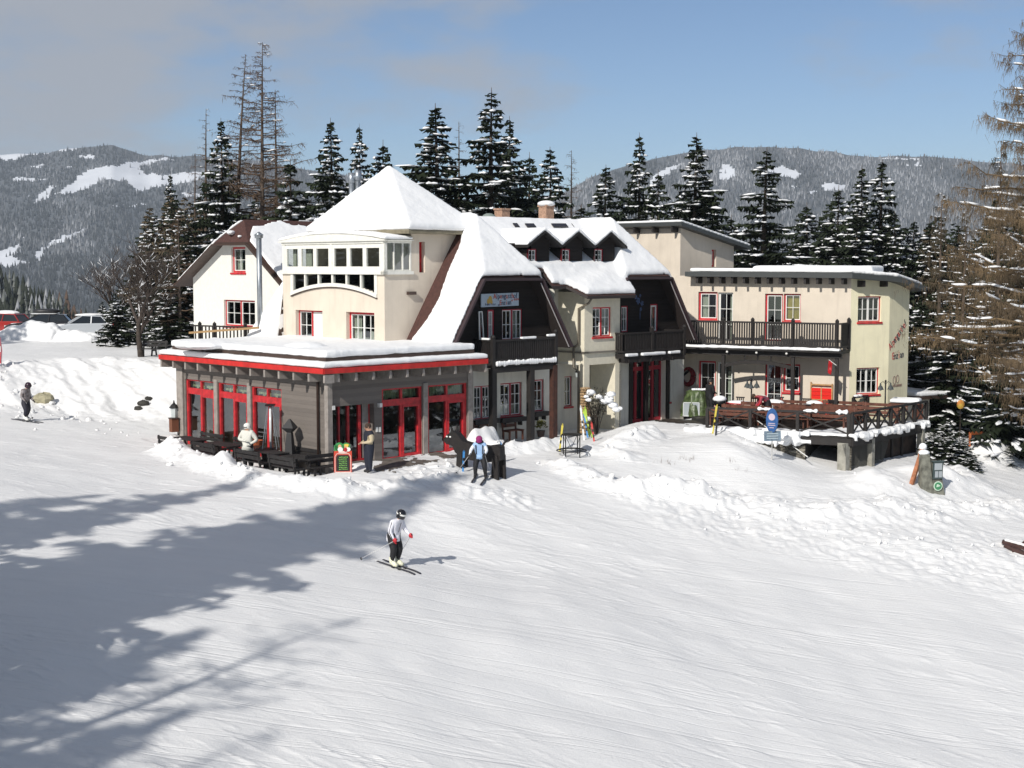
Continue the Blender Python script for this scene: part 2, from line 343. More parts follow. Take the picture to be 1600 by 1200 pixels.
# snow banks: (polyline in photo px with its ground z, height, half width, roughness)
def pxline(pts): return [atz(u, v, z) for (u, v, z) in pts]
BANKS = [
 (pxline([(880,718,-0.1),(935,735,-0.3),(1000,748,-0.55),(1090,760,-0.95)]), 0.30, 0.55, 1.0),
 (pxline([(1000,750,-0.6),(1100,768,-1.1),(1200,780,-1.35),(1300,790,-1.55),(1400,795,-1.9),(1440,800,-2.0)]), 0.30, 0.8, 0.9),
 (pxline([(778,700,0.1),(830,697,0.1),(880,692,0.05)]), 0.42, 0.40, 0.8),
 (pxline([(742,703,0.0),(768,699,0.0)]), 0.85, 0.42, 0.7),
 (pxline([(268,697,0.4),(300,715,0.15),(345,733,0.0)]), 0.50, 0.55, 0.8),
 (pxline([(345,733,0.0),(400,748,-0.10),(470,760,-0.2),(530,762,-0.2)]), 0.30, 0.5, 0.8),
 (pxline([(540,758,-0.15),(620,752,-0.1),(700,738,-0.1)]), 0.10, 0.4, 0.9),
 (pxline([(970,690,0.1),(990,682,0.25),(1012,676,0.3)]), 0.45, 0.7, 0.6),
 (pxline([(925,700,0.0),(975,705,0.0)]), 0.25, 0.5, 0.6),
 (pxline([(1135,692,-0.15),(1180,705,-0.3)]), 0.22, 0.5, 0.6),
 (pxline([(1375,752,-1.25),(1410,745,-1.25),(1470,747,-1.4)]), 0.65, 1.3, 0.35),
 (pxline([(1500,740,-1.6),(1530,762,-1.9)]), 0.35, 0.7, 0.6),
 (pxline([(1460,805,-2.4),(1530,815,-2.7),(1600,815,-3.0)]), 0.26, 0.6, 0.9),
 (pxline([(1100,800,-1.7),(1250,835,-2.4),(1420,870,-3.0),(1600,890,-3.5)]), 0.05, 1.6, 0.55),
 (pxline([(1545,718,-1.6),(1570,706,-1.5),(1640,712,-1.7)]), 0.95, 0.9, 0.9),
 (pxline([(735,760,-0.4),(795,768,-0.6)]), 0.14, 0.6, 0.8),
 (pxline([(640,738,0),(700,724,0)]), 0.08, 0.4, 0.8),
]
def seg_dist(X, Y, line):
    best = np.full(X.shape, 1e9)
    for p, q in zip(line[:-1], line[1:]):
        dx, dy = q.x - p.x, q.y - p.y; L = dx * dx + dy * dy
        t = np.clip(((X - p.x) * dx + (Y - p.y) * dy) / L, 0, 1)
        best = np.minimum(best, np.hypot(X - p.x - t * dx, Y - p.y - t * dy))
    return best
def to_ab(X, Y):
    dx = X - PO.x; dy = Y - PO.y
    return dx * E1.x + dy * E1.y, dx * E2.x + dy * E2.y
# upper parking terrace to the left with its bank
CREST = [(-60, 66), (-32, 71), (-24.5, 73.8), (-18.5, 72), (-13.0, 67.5)]
def ground_z(X, Y, fine=True):
    X = np.asarray(X, float); Y = np.asarray(Y, float)
    z = tps(X, Y)
    # plateau behind the bank
    a, b = to_ab(X, Y)
    cy = np.interp(X, [-80, -45, -32, -24.5, -18.5, -14.5, -9], [64, 68, 71, 74, 73, 71, 69])
    wid = np.interp(X, [-45, -20, -14], [7.5, 7.0, 4.5])
    t = smooth(Y, cy - wid, cy + 0.4) * (1 - smooth(X, -15.5, -9.5 + 0.0 * Y))
    plat = 2.75 + 0.012 * (Y - 74)
    z = z * (1 - t) + plat * t
    # keep the base of the houses level
    t = smooth(a, -0.2, 0.3) * smooth(b, -0.8, -0.1) * (1 - smooth(a, 23.5, 24.5)) * (1 - smooth(b, 13, 15))
    z = z * (1 - t) + (-0.05) * t
    # sunken seating area in front of the pavilion's long side
    t = smooth(a, -2.1, -1.6) * (1 - smooth(a, 0.0, 0.6)) * smooth(b, -1.6, -1.2) * (1 - smooth(b, 10.2, 10.9))
    z = z * (1 - t) + (-0.30) * t
    # valley far behind
    z = z - 14 * smooth(Y, 99, 128) * (1 - smooth(X, -8, 6)) - 4 * smooth(Y, 112, 135) * smooth(X, -8, 6)
    far = smooth(Y, 115, 420); z = z - 140 * far - 60 * smooth(Y, 400, 1500)
    z = z - 25 * smooth(X, 45, 160) - 0 * X
    if fine:
        near = 1 - smooth(Y, 110, 160)
        z = z + (fbm(X * 0.35, Y * 0.35, 3, 5) - 0.5) * 0.22 * near
        rough = np.zeros_like(z)
        for line, h, w, r in BANKS:
            d = seg_dist(X, Y, line); g = np.exp(-(d / w)**2)
            hn = 0.55 + 0.9 * fbm(X * 0.8, Y * 0.8, 2, 31)
            z = z + g * h * hn
            rough = np.maximum(rough, np.exp(-(d / (w * 1.9))**4) * r)
        # broken snow on the bank below the car park
        bk = smooth(Y, cy - wid - 3, cy - wid + 2) * (1 - smooth(Y, cy + 0.2, cy + 1.5)) * (1 - smooth(X, -12.0, -11.0)) 
        rough = np.maximum(rough, bk * 0.5)
        diag = fbm((X * 0.8 + Y * 0.6) * 1.2, (Y * 0.8 - X * 0.6) * 0.25, 3, 61)
        z = z + bk * (diag - 0.5) * 0.6
        lump = fbm(X * 2.2, Y * 2.2, 4, 77); lump2 = np.abs(vnoise(X * 3.5, Y * 3.5, 90) - 0.5) * 2
        z = z + rough * ((lump - 0.5) * 0.34 + (0.5 - lump2) * 0.10)
        # ski and groomer tracks across the piste
        cs, sn = 0.90, -0.436
        U = X * cs + Y * sn; V = -X * sn + Y * cs
        piste = (1 - rough) * near
        trk = fbm(U * 0.055, V * 3.2, 3, 11) - 0.5
        trk2 = fbm((U * 0.97 + V * 0.24) * 0.07, (V * 0.97 - U * 0.24) * 4.6, 3, 21) - 0.5
        pm = 0.15 + 0.75 * smooth(fbm(X * .09, Y * .13, 3, 55), .35, .65); z = z + piste * pm * (trk * 0.018 + trk2 * 0.014)
        bumps = np.maximum(fbm(U * 1.3, V * 7.0, 3, 41) - 0.60, 0)
        z = z + piste * pm * bumps * 0.13
    return z
def gz(x, y): return float(ground_z(np.array([x]), np.array([y]), True)[0])
def gzs(x, y): return float(ground_z(np.array([x]), np.array([y]), False)[0])
us = np.concatenate([np.linspace(-2600, -420, 60), np.linspace(-400, 2000, 800), np.linspace(2030, 4200, 60)])
ys = np.concatenate([np.geomspace(4, 23, 16)[:-1], np.geomspace(23, 80, 760), np.geomspace(80.5, 130, 150), np.geomspace(133, 4700, 56)])
UU, YY = np.meshgrid(us, ys); XX = (UU - 800) / F * YY
XX = XX + np.sign(XX) * np.maximum(0, 12 - YY) * 0.0
ZZ = ground_z(XX, YY)
def grid_mesh(name, X, Y, Z, material):
    r, c = X.shape; me = bpy.data.meshes.new(name); n = r * c
    co = np.empty((n, 3), np.float32); co[:, 0] = X.ravel(); co[:, 1] = Y.ravel(); co[:, 2] = Z.ravel()
    me.vertices.add(n); me.vertices.foreach_set('co', co.ravel())
    i = np.arange((r - 1) * c).reshape(r - 1, c)[:, :-1].ravel()
    q = np.stack([i, i + 1, i + c + 1, i + c], 1).astype(np.int32); m = len(q)
    me.loops.add(m * 4); me.loops.foreach_set('vertex_index', q.ravel()); me.polygons.add(m)
    me.polygons.foreach_set('loop_start', np.arange(0, m * 4, 4, dtype=np.int32)); me.polygons.foreach_set('loop_total', np.full(m, 4, np.int32))
    me.polygons.foreach_set('use_smooth', np.ones(m, bool)); me.update(calc_edges=True); me.validate()
    me.materials.append(material); o = bpy.data.objects.new(name, me); C.objects.link(o); return o
def snow_ground_mat():
    m = bpy.data.materials.new('piste_snow'); m.use_nodes = True; t = m.node_tree; b = t.nodes['Principled BSDF']
    b.inputs['Base Color'].default_value = (0.82, 0.82, 0.82, 1); b.inputs['Roughness'].default_value = 0.55; b.inputs['Specular IOR Level'].default_value = 0.3
    tc = N(t, 'ShaderNodeTexCoord')
    mp = N(t, 'ShaderNodeMapping'); mp.inputs['Rotation'].default_value = (0, 0, 0.45); mp.inputs['Scale'].default_value = (0.9, 8, 1)
    t.links.new(tc.outputs['Object'], mp.inputs[0])
    n1 = N(t, 'ShaderNodeTexNoise'); n1.inputs['Scale'].default_value = 3.4; n1.inputs['Detail'].default_value = 7; n1.inputs['Roughness'].default_value = 0.65
    t.links.new(mp.outputs[0], n1.inputs['Vector'])
    n2 = N(t, 'ShaderNodeTexNoise'); n2.inputs['Scale'].default_value = 11; n2.inputs['Detail'].default_value = 6; n2.inputs['Roughness'].default_value = 0.7
    t.links.new(tc.outputs['Object'], n2.inputs['Vector'])
    ad = N(t, 'ShaderNodeMath', operation='ADD'); t.links.new(n1.outputs['Fac'], ad.inputs[0]); t.links.new(n2.outputs['Fac'], ad.inputs[1])
    bp = N(t, 'ShaderNodeBump'); bp.inputs['Strength'].default_value = 0.62; bp.inputs['Distance'].default_value = 0.024
    # long thin ski grooves in three crossing directions
    last = ad.outputs[0]
    for ang, off, sc, wt in ((0.45, 0.0, 1.1, .7), (0.62, 7.0, .8, .6), (0.26, 13.0, .9, .6), (-.40, 21.0, .35, .4)):
        mg = N(t, 'ShaderNodeMapping'); mg.inputs['Rotation'].default_value = (0, 0, ang); mg.inputs['Scale'].default_value = (0.035, 1.0, 0.0); mg.inputs['Location'].default_value = (off, off, 0); t.links.new(tc.outputs['Object'], mg.inputs[0])
        ng = N(t, 'ShaderNodeTexNoise'); ng.inputs['Scale'].default_value = sc; ng.inputs['Detail'].default_value = 1.5; t.links.new(mg.outputs[0], ng.inputs['Vector'])
        sb_ = N(t, 'ShaderNodeMath', operation='SUBTRACT'); sb_.inputs[1].default_value = .5; t.links.new(ng.outputs['Fac'], sb_.inputs[0]); ab_ = N(t, 'ShaderNodeMath', operation='ABSOLUTE'); t.links.new(sb_.outputs[0], ab_.inputs[0])
        gr = N(t, 'ShaderNodeMapRange', interpolation_type='SMOOTHSTEP'); gr.inputs['From Max'].default_value = .010; gr.inputs['To Min'].default_value = -wt; gr.inputs['To Max'].default_value = 0; t.links.new(ab_.outputs[0], gr.inputs['Value'])
        a3 = N(t, 'ShaderNodeMath', operation='ADD'); t.links.new(last, a3.inputs[0]); t.links.new(gr.outputs[0], a3.inputs[1]); last = a3.outputs[0]
    ad = a3
    t.links.new(ad.outputs[0], bp.inputs['Height']); t.links.new(bp.outputs[0], b.inputs['Normal'])
    # slightly greyer worn snow in patches
    n3 = N(t, 'ShaderNodeTexNoise'); n3.inputs['Scale'].default_value = 0.5; n3.inputs['Detail'].default_value = 6; t.links.new(mp.outputs[0], n3.inputs['Vector'])
    mm = N(t, 'ShaderNodeMix', data_type='RGBA'); mm.inputs['A'].default_value = (0.77, 0.77, 0.77, 1); mm.inputs['B'].default_value = (0.84, 0.84, 0.835, 1)
    t.links.new(n3.outputs['Fac'], mm.inputs['Factor']); t.links.new(mm.outputs['Result'], b.inputs['Base Color'])
    return m
M_GROUND = snow_ground_mat()
o = grid_mesh('snow_ground', XX, YY, ZZ, M_GROUND); o['kind'] = 'structure'
# loose clods of snow along the banks
rnd = random.Random(4); clod = MB(); clod.sm = False
def one_clod(x, y, s, zz=None):
    z = gz(x, y) if zz is None else zz
    clod.ball((x, y, z + s * 0.25), s * rnd.uniform(.7, 1.3), s * rnd.uniform(.7, 1.3), s * rnd.uniform(.5, .9), n=6, m=4, R=Matrix.Rotation(rnd.uniform(0, 3), 3, 'X') @ Matrix.Rotation(rnd.uniform(0, 3), 3, 'Z'), jit=0.34, rnd=rnd)
cl = []
for line, h, w, r in BANKS:
    L = sum((q - p).length for p, q in zip(line[:-1], line[1:])); n = int(L * 5 * r * (1 if w < 1.2 else 1.6))
    for i in range(n):
        k = rnd.randrange(len(line) - 1); t = rnd.random(); p = line[k].lerp(line[k + 1], t)
        cl.append((p.x + rnd.gauss(0, w * 0.6), p.y + rnd.gauss(0, w * 0.6), abs(rnd.gauss(0, 0.045)) + 0.015))
for i in range(420):
    x = rnd.uniform(-34, -12.6); y = np.interp(x, [-32, -24.5, -18.5, -12], [71, 74, 72, 67]) - abs(rnd.gauss(0, 4.5)); cl.append((x, y, abs(rnd.gauss(0, 0.06)) + 0.03))
zs = ground_z(np.array([c[0] for c in cl]), np.array([c[1] for c in cl]))
for (x, y, s), z in zip(cl, zs):
    a, b = to_ab(x, y)
    if -0.3 < a < 24 and b > -0.15: continue
    one_clod(x, y, min(s, 0.24), float(z))
o = clod.build('snow_clods', M_GROUND, smooth=True); o['kind'] = 'stuff'; tag(o, 'loose lumps of ploughed snow scattered along the banks', 'snow')
# ------------------------------------------------------------------ walls with real openings
def clip(poly, axis, val, keep):   # poly of (s,z); keep = 1 keeps >= val, -1 keeps <= val
    out = []
    for i in range(len(poly)):
        p, q = poly[i], poly[(i + 1) % len(poly)]
        a = (p[axis] - val) * keep; b = (q[axis] - val) * keep
        if a >= 0: out.append(p)
        if (a > 0 and b < 0) or (a < 0 and b > 0):
            t = a / (a - b); out.append((p[0] + t * (q[0] - p[0]), p[1] + t * (q[1] - p[1])))
    return out
def area(p): return abs(sum(p[i][0] * p[(i + 1) % len(p)][1] - p[(i + 1) % len(p)][0] * p[i][1] for i in range(len(p)))) / 2
class Wall:
    def __init__(s, P, Q, z0, z1, poly=None, rec=0.14, room=1.3):
        s.P = Vector((P[0], P[1], 0)); Q = Vector((Q[0], Q[1], 0)); s.L = (Q - s.P).length; s.d = (Q - s.P).normalized()
        s.n = s.d.cross(UP); s.z0, s.z1 = z0, z1; s.holes = []; s.rec = rec; s.room = room
        s.poly = poly or [(0, z0), (s.L, z0), (s.L, z1), (0, z1)]
    def pt(s, a, z, off=0.0):
        return s.P + s.d * a + s.n * off + UP * z
    def hit(s, u, v, off=0.0):
        r = ray(u, v); O = Vector((0, 0, ZC)); t = (s.P + s.n * off - O).dot(s.n) / r.dot(s.n); p = O + r * t
        return ((p - s.P).dot(s.d), p.z)
    def rect(s, u0, v0, u1, v1, off=0.0):
        um, vm = (u0 + u1) / 2, (v0 + v1) / 2
        return (s.hit(u0, vm, off)[0], s.hit(um, v1, off)[1], s.hit(u1, vm, off)[0], s.hit(um, v0, off)[1])
    def bar(s, mb, s0, z0, s1, z1, o0, o1):   # box on the wall; o = offset range along normal
        mb.hexa([s.pt(s0, z0, o1), s.pt(s1, z0, o1), s.pt(s1, z0, o0), s.pt(s0, z0, o0), s.pt(s0, z1, o1), s.pt(s1, z1, o1), s.pt(s1, z1, o0), s.pt(s0, z1, o0)])
    def mesh(s, mb, wm=0, im=1):
        cuts = sorted(set([-1e3, 1e3] + [h[0] for h in s.holes] + [h[2] for h in s.holes]))
        for a, b in zip(cuts[:-1], cuts[1:]):
            strip = clip(clip(s.poly, 0, a, 1), 0, b, -1)
            if len(strip) < 3: continue
            m = (max(a, -1e3) + min(b, 1e3)) / 2
            hs = sorted([h for h in s.holes if h[0] <= m <= h[2]], key=lambda h: h[1]); pieces = []; cur = strip
            for h in hs:
                lo = clip(cur, 1, h[1], -1); pieces.append(lo); cur = clip(cur, 1, h[3], 1)
            pieces.append(cur); mb.m = wm
            for p in pieces:
                if len(p) >= 3 and area(p) > 1e-5: mb.poly([s.pt(q[0], q[1]) for q in p])
        for h in s.holes:
            r = h[4] if len(h) > 4 else s.rec; mb.m = wm; thin = len(h) > 5
            A, B, D, E = (h[0], h[1]), (h[2], h[1]), (h[2], h[3]), (h[0], h[3])
            for p, q in (((A, B), (D, E)) if thin else ((A, B), (B, D), (D, E), (E, A))):
                mb.poly([s.pt(*p), s.pt(*q), s.pt(q[0], q[1], -r), s.pt(p[0], p[1], -r)])
            mb.m = im; R = s.room
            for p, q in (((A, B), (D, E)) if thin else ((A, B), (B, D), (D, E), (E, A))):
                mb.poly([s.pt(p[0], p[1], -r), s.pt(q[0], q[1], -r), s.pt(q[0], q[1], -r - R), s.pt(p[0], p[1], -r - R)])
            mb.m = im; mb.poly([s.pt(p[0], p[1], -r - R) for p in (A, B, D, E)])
        mb.m = 0
def window(par, w, rect, leaves=2, mc=2, mr=2, frame=None, fw=0.07, mull=None, sash=None, sill=None, curt=None, rec=None, label=None, name='window', opened=None, shutter=None, sw=0.045):
    s0, z0, s1, z1 = rect; r = rec if rec is not None else w.rec; frame = frame or M_RED; sash = sash or M_WPAINT; mull = mull or frame
    w.holes.append((s0, z0, s1, z1, r)); o = -r + 0.02; i = -r - 0.05
    mb = MB(); B = w.bar
    B(mb, s0, z0, s0 + fw, z1, i, o); B(mb, s1 - fw, z0, s1, z1, i, o); B(mb, s0 + fw, z1 - fw, s1 - fw, z1, i, o); B(mb, s0 + fw, z0, s1 - fw, z0 + fw, i, o)
    if sill is not False: B(mb, s0 - 0.05, z0 - 0.09, s1 + 0.05, z0 - 0.002, -r, 0.06)
    W_ = (s1 - s0 - 2 * fw); lw = W_ / leaves
    red = mull is frame
    for k in range(1, leaves):
        c = s0 + fw + lw * k
        if red: B(mb, c - 0.045, z0 + fw, c + 0.045, z1 - fw, i, o + 0.01)
    fo = mb.build(name, frame, par)
    if label: fo['label'] = label
    sb = MB(); gb = MB()
    for k in range(leaves):
        a = s0 + fw + lw * k + (0.045 if (red and k > 0) else 0); b = s0 + fw + lw * (k + 1) - (0.045 if (red and k < leaves - 1) else 0)
        lo, hi = z0 + fw, z1 - fw
        if shutter is not None and k == shutter:
            S_ = MB(); B(S_, a, lo, b, hi, i, o - 0.03)
            for q in range(int((hi - lo) / 0.06)): B(S_, a + .01, lo + q * .06, b - .01, lo + q * .06 + .045, o - 0.03, o - 0.02)
            S_.build('roller_shutter', M_WPAINT, fo); continue
        t = sw; so = o - 0.015
        B(sb, a, lo, a + t, hi, i + .005, so); B(sb, b - t, lo, b, hi, i + .005, so); B(sb, a + t, hi - t, b - t, hi, i + .005, so); B(sb, a + t, lo, b - t, lo + t, i + .005, so)
        for c in range(1, mc):
            x = a + (b - a) * c / mc; B(sb, x - 0.013, lo + t, x + 0.013, hi - t, i + .01, so - .005)
        for c in range(1, mr):
            zz = lo + (hi - lo) * c / mr; B(sb, a + t, zz - 0.013, b - t, zz + 0.013, i + .012, so - .007)
        gb.poly([w.pt(a, lo, i + .015), w.pt(b, lo, i + .015), w.pt(b, hi, i + .015), w.pt(a, hi, i + .015)])
    sb.build('sash', sash, fo); gb.build('pane', M_GLASS, fo)
    if curt:
        cb = MB(); m = M_CURT
        for (f0, f1, g0, g1, mm) in curt:
            m = mm or M_CURT; a = s0 + (s1 - s0) * f0; b = s0 + (s1 - s0) * f1; n = max(2, int((b - a) / 0.07))
            for q in range(n):
                xa = a + (b - a) * q / n; xb = a + (b - a) * (q + 1) / n; oa = i - 0.12 - 0.03 * (q % 2); ob = i - 0.12 - 0.03 * ((q + 1) % 2)
                lo = z0 + (z1 - z0) * g0; hi = z0 + (z1 - z0) * g1
                cb.poly([w.pt(xa, lo, oa), w.pt(xb, lo, ob), w.pt(xb, hi, ob), w.pt(xa, hi, oa)])
        cb.build('curtain', m, fo)
    return fo
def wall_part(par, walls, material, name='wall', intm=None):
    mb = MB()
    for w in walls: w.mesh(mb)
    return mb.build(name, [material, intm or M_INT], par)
def slab(mb, pts, t):   # roof facet with thickness (downwards)
    pts = [Vector(p) for p in pts]; n = len(pts); lo = [p - UP * t for p in pts]; nrm = (pts[1] - pts[0]).cross(pts[2] - pts[0])
    f = tuple(range(n)) if nrm.z > 0 else tuple(range(n - 1, -1, -1))
    mb.add(pts, [f]); mb.m = 1; mb.add(lo + pts, [tuple(reversed(f))] + [(i, (i + 1) % n, n + (i + 1) % n, n + i) for i in range(n)]); mb.m = 0
def railing(par, pts, z0, z1, mats=None, post_at=None, bal=0.13, cap=0.18, name='railing', thick=0.035, postw=0.13, posttop=0.12):
    m = mats or M_DTIM; mb = MB()
    for p, q in zip(pts[:-1], pts[1:]):
        p = Vector((p[0], p[1], 0)); q = Vector((q[0], q[1], 0)); d = (q - p); L = d.length; d.normalize()
        mb.beam(p + UP * z1, q + UP * z1, 0.09, 0.07); mb.beam(p + UP * (z0 + .06), q + UP * (z0 + .06), 0.06, 0.08)
        n = max(1, int(L / bal))
        for k in range(1, n):
            c = p + d * (L * k / n); mb.box(c + UP * ((z0 + z1) / 2), (0.07, thick, z1 - z0 - .08), rz=math.atan2(d.y, d.x))
    o = mb.build(name, m, par)
    for p in (post_at or pts):
        pb = MB(); c = Vector((p[0], p[1], 0))
        pb.box(c + UP * ((z0 + z1 + posttop) / 2), (postw, postw, z1 - z0 + posttop), rz=math.atan2(E1.y, E1.x))
        pb.lathe([(postw * .75, z1 + posttop), (postw * .4, z1 + posttop + .05), (0.01, z1 + posttop + .1)], c, n=6)
        pb.build('railing_post', m, o)
    return o
# ================================================================== 1. pavilion
PV = thing('cafe_pavilion', 'single-storey grey timber cafe pavilion with red-framed glazing and a red roof edge', 'building', ab(0, 0, 0))
BL = 10.9
wl = Wall(ab(0, BL), ab(0, 0), -0.6, 3.45, rec=0.12); wr = Wall(ab(0, 0), ab(7.5, 0), -0.6, 3.45, rec=0.12)
wl.room = 3.2; wr.room = 3.2
def glazed_unit(par, w, rect, tz, dark=False, vb=None, door_leaf=True, curtain=True):
    s0, z0, s1, z1 = rect; w.holes.append((s0, z0, s1, z1, 0.10)); B = w.bar; i, o = -0.16, -0.06; f = 0.11
    mb = MB(); B(mb, s0, z0, s0 + f, z1, i, o); B(mb, s1 - f, z0, s1, z1, i, o); B(mb, s0 + f, z1 - .06, s1 - f, z1, i, o); B(mb, s0 + f, z0, s1 - f, z0 + .14, i, o)
    B(mb, s0 + f, tz - .13, s1 - f, tz + .13, i, o)
    c = (s0 + s1) / 2; B(mb, c - .06, z0 + .14, c + .06, tz - .13, i, o); B(mb, c - .05, tz + .13, c + .05, z1 - .06, i, o)
    fo = mb.build('window', M_RED, par)
    if door_leaf:
        lb = MB(); a, b, lo, hi = c + .06, s1 - f, z0 + .14, tz - .13; t = .09; oo = o + .02
        B(lb, a, lo, a + t * .6, hi, i + .01, oo); B(lb, b - t, lo, b, hi, i + .01, oo); B(lb, a + t * .6, hi - t, b - t, hi, i + .01, oo); B(lb, a + t * .6, lo, b - t, lo + t, i + .01, oo)
        lb.build('door_leaf', M_RED, fo)
    gb = MB(); gb.poly([w.pt(s0 + f, z0, i + .02), w.pt(s1 - f, z0, i + .02), w.pt(s1 - f, z1, i + .02), w.pt(s0 + f, z1, i + .02)]); gb.build('pane', M_GLASSP, fo)
    if curtain:
        cb = MB(); n = 26; lo, hi = tz + .05, z1
        for q in range(n):
            xa = s0 + f + (s1 - s0 - 2 * f) * q / n; xb = s0 + f + (s1 - s0 - 2 * f) * (q + 1) / n
            zb = lo + (0.12 if q % 6 < 3 else 0)
            cb.poly([w.pt(xa, zb, i - .15 - .04 * (q % 2)), w.pt(xb, zb, i - .15 - .04 * ((q + 1) % 2)), w.pt(xb, hi, i - .15 - .04 * ((q + 1) % 2)), w.pt(xa, hi, i - .15 - .04 * (q % 2))])
        cb.build('curtain', M_GREENC, fo)
    return fo
zt_l = wl.hit(365, 600)[1]; tz_l = wl.hit(365, 619)[1]
for u0, u1 in ((290.5, 335.5), (341, 387.5), (393, 440)):
    glazed_unit(PV, wl, (wl.hit(u0, 640)[0], -0.12, wl.hit(u1, 640)[0], zt_l), tz_l)
zt_r = wr.hit(664, 603)[1]; tz_r = wr.hit(664, 625)[1]; zb_r = wr.hit(664, 714)[1]
for u0, u1 in ((597, 660), (668.5, 730)):
    glazed_unit(PV, wr, (wr.hit(u0, 660)[0], zb_r, wr.hit(u1, 660)[0], zt_r), tz_r)
# glazed entrance
s0 = wr.hit(519, 680)[0]; s1 = wr.hit(585, 680)[0]; zd = wr.hit(552, 633)[1]
wr.holes.append((s0, 0.0, s1, zd, 0.3))
dm = MB(); 
for u, wd in ((530, .06), (544.5, .10), (562, .13), (577, .05)):
    s = wr.hit(u, 680, -.3)[0]; wr.bar(dm, s - wd / 2, 0.08, s + wd / 2, zd - .05, -.42, -.30)
wr.bar(dm, s0, 0.0, s1, 0.08, -.42, -.30)
do = dm.build('entrance_door', M_RED, PV)
gb = MB(); gb.poly([wr.pt(s0, 0.08, -.37), wr.pt(s1 - .35, 0.08, -.37), wr.pt(s1 - .35, zd, -.37), wr.pt(s0, zd, -.37)]); gb.build('pane', M_GLASSP, do)
pb = MB(); wr.bar(pb, s1 - .35, 0.08, s1, zd - .002, -.36, -.32); pb.build('side_panel', M_RAFT, do)
nb = MB(); wr.bar(nb, wr.hit(566, 663, -.36)[0], 1.25, wr.hit(574, 663, -.36)[0], 1.62, -.365, -.345); nb.build('door_notice', mat('pale_blue_paper', (0.5, 0.62, 0.72)), do)
wall_part(PV, [wl, wr, Wall(ab(7.5, 0), ab(7.5, 3), -.6, 3.45), Wall(ab(5, BL), ab(0, BL), -.6, 3.45)], M_GREYB, intm=M_INT2)
cb = MB(); cb.box(ab(-.02, -.02, 1.45), (.22, .22, 4.0), rz=math.atan2(.694, .72)); cb.box(ab(-.03, BL - .15, 1.45), (.12, .5, 4.0), rz=math.atan2(.694, .72))
for u in (338, 390):
    s = wl.hit(u, 650)[0]; wl.bar(cb, s - .13, -.5, s + .13, zt_l + .1, .0, .035)
s = wr.hit(664.2, 650)[0]; wr.bar(cb, s - .12, -.3, s + .12, zt_r + .12, .0, .05)
s = wr.hit(734.5, 650)[0]; wr.bar(cb, s - .14, -.3, s + .12, 3.4, .0, .05)
cb.build('corner_post', M_RAFT, PV)
pl = MB(); wr.bar(pl, 3.1, -.5, 7.5, zb_r - .02, 0.0, .07); pl.build('plinth', mat('grey_concrete', (0.27, 0.26, 0.24), rough=.9, noise=.3, nscale=4), PV)
# small items on the entrance front
ib = MB(); 
for (u, v) in ((518, 637), (592, 633)): 
    s, z = wr.hit(u, v); ib.box(wr.pt(s, z, .07), (.14, .14, .16), rz=math.atan2(.694, .72))
for u in (588.5, 593): s, z = wr.hit(u, 671); wr.bar(ib, s - .045, z - .1, s + .045, z + .1, .0, .04)
ib.build('wall_light', M_WPAINT, PV)
OV = 0.85
def ring(a0, b0, a1, b1, z): return [ab(a0, b0, z), ab(a1, b0, z), ab(a1, b1, z), ab(a0, b1, z)]
rf = MB(); slab(rf, ring(-OV + .03, -OV + .03, 7.52, BL + .2, 3.80), .22); ro = rf.build('roof', M_SOFF, PV)
fs = MB()
fs.beam(ab(-OV, -OV - .0, 3.71), ab(-OV, BL + .2, 3.71), .05, .20); fs.beam(ab(-OV + .026, -OV, 3.71), ab(7.55, -OV, 3.71), .05, .20)
fs.build('fascia', mat('bright_red_fascia', (0.56, 0.020, 0.016), rough=.5, noise=.22, nscale=3), ro)
rb = MB()
def rafter(mb, base, out, L, w=.11):
    p = Vector(base); d = Vector(out)
    side = d.cross(UP) * (w / 2)
    prof = [(0, -.32), (L * .62, -.32), (L, -.30), (L, 0), (0, 0)]
    mb.prism([p - side + d * x + UP * z for x, z in prof], side * 2)
for k in range(13):
    b = -OV + .05 + k * (BL + OV + .1) / 12.0
    rafter(rb, ab(0.0 if b > 0 else -.35, b, 3.57), -E1, (OV - .06) if b > 0 else (OV - .41))
for k in range(10):
    a = -.1 + k * .845; rafter(rb, ab(a, 0.0, 3.57), -E2, OV - .06)
rb.build('rafter_tail', M_RAFT, ro)
up = MB(); slab(up, ring(-.40, -.40, 7.2, BL - .15, 4.18), .34); up.build('upper_fascia', M_BROWN, ro)
sb = MB(); lift(sb, [ring(-OV - .02, -OV - .02, 7.56, BL + .2, 3.82)], .22); snow_solid('snow_cover', sb, ro, vox=.07, disp=.05)
sb = MB(); lift(sb, [ring(-.44, -.44, 7.25, BL - .1, 4.18)], .27); 
for (u, v, z, r_, h_) in ((478, 543, 4.4, .95, .3), (330, 540, 4.3, 1.3, .22), (560, 543, 4.4, 1.1, .12), (300, 540, 4.3, .8, .2)):
    p = atz(u, v, z); sb.ball((p.x, p.y, 4.35), r_, r_ * 1.2, h_)
snow_solid('snow_cover', sb, ro, vox=.07, disp=.10)
dp = MB(); p0 = wr.P - E1 * 0 - E2 * .0
q = wl.pt(wl.hit(499.5, 640)[0], 0, .09); dp.tube([q + UP * -.3, q + UP * 3.3, q + UP * 3.45 + wl.n * .4, q + UP * 3.6 + wl.n * .6], .05, 8); dp.build('downpipe', M_BROWN, PV, smooth=True)
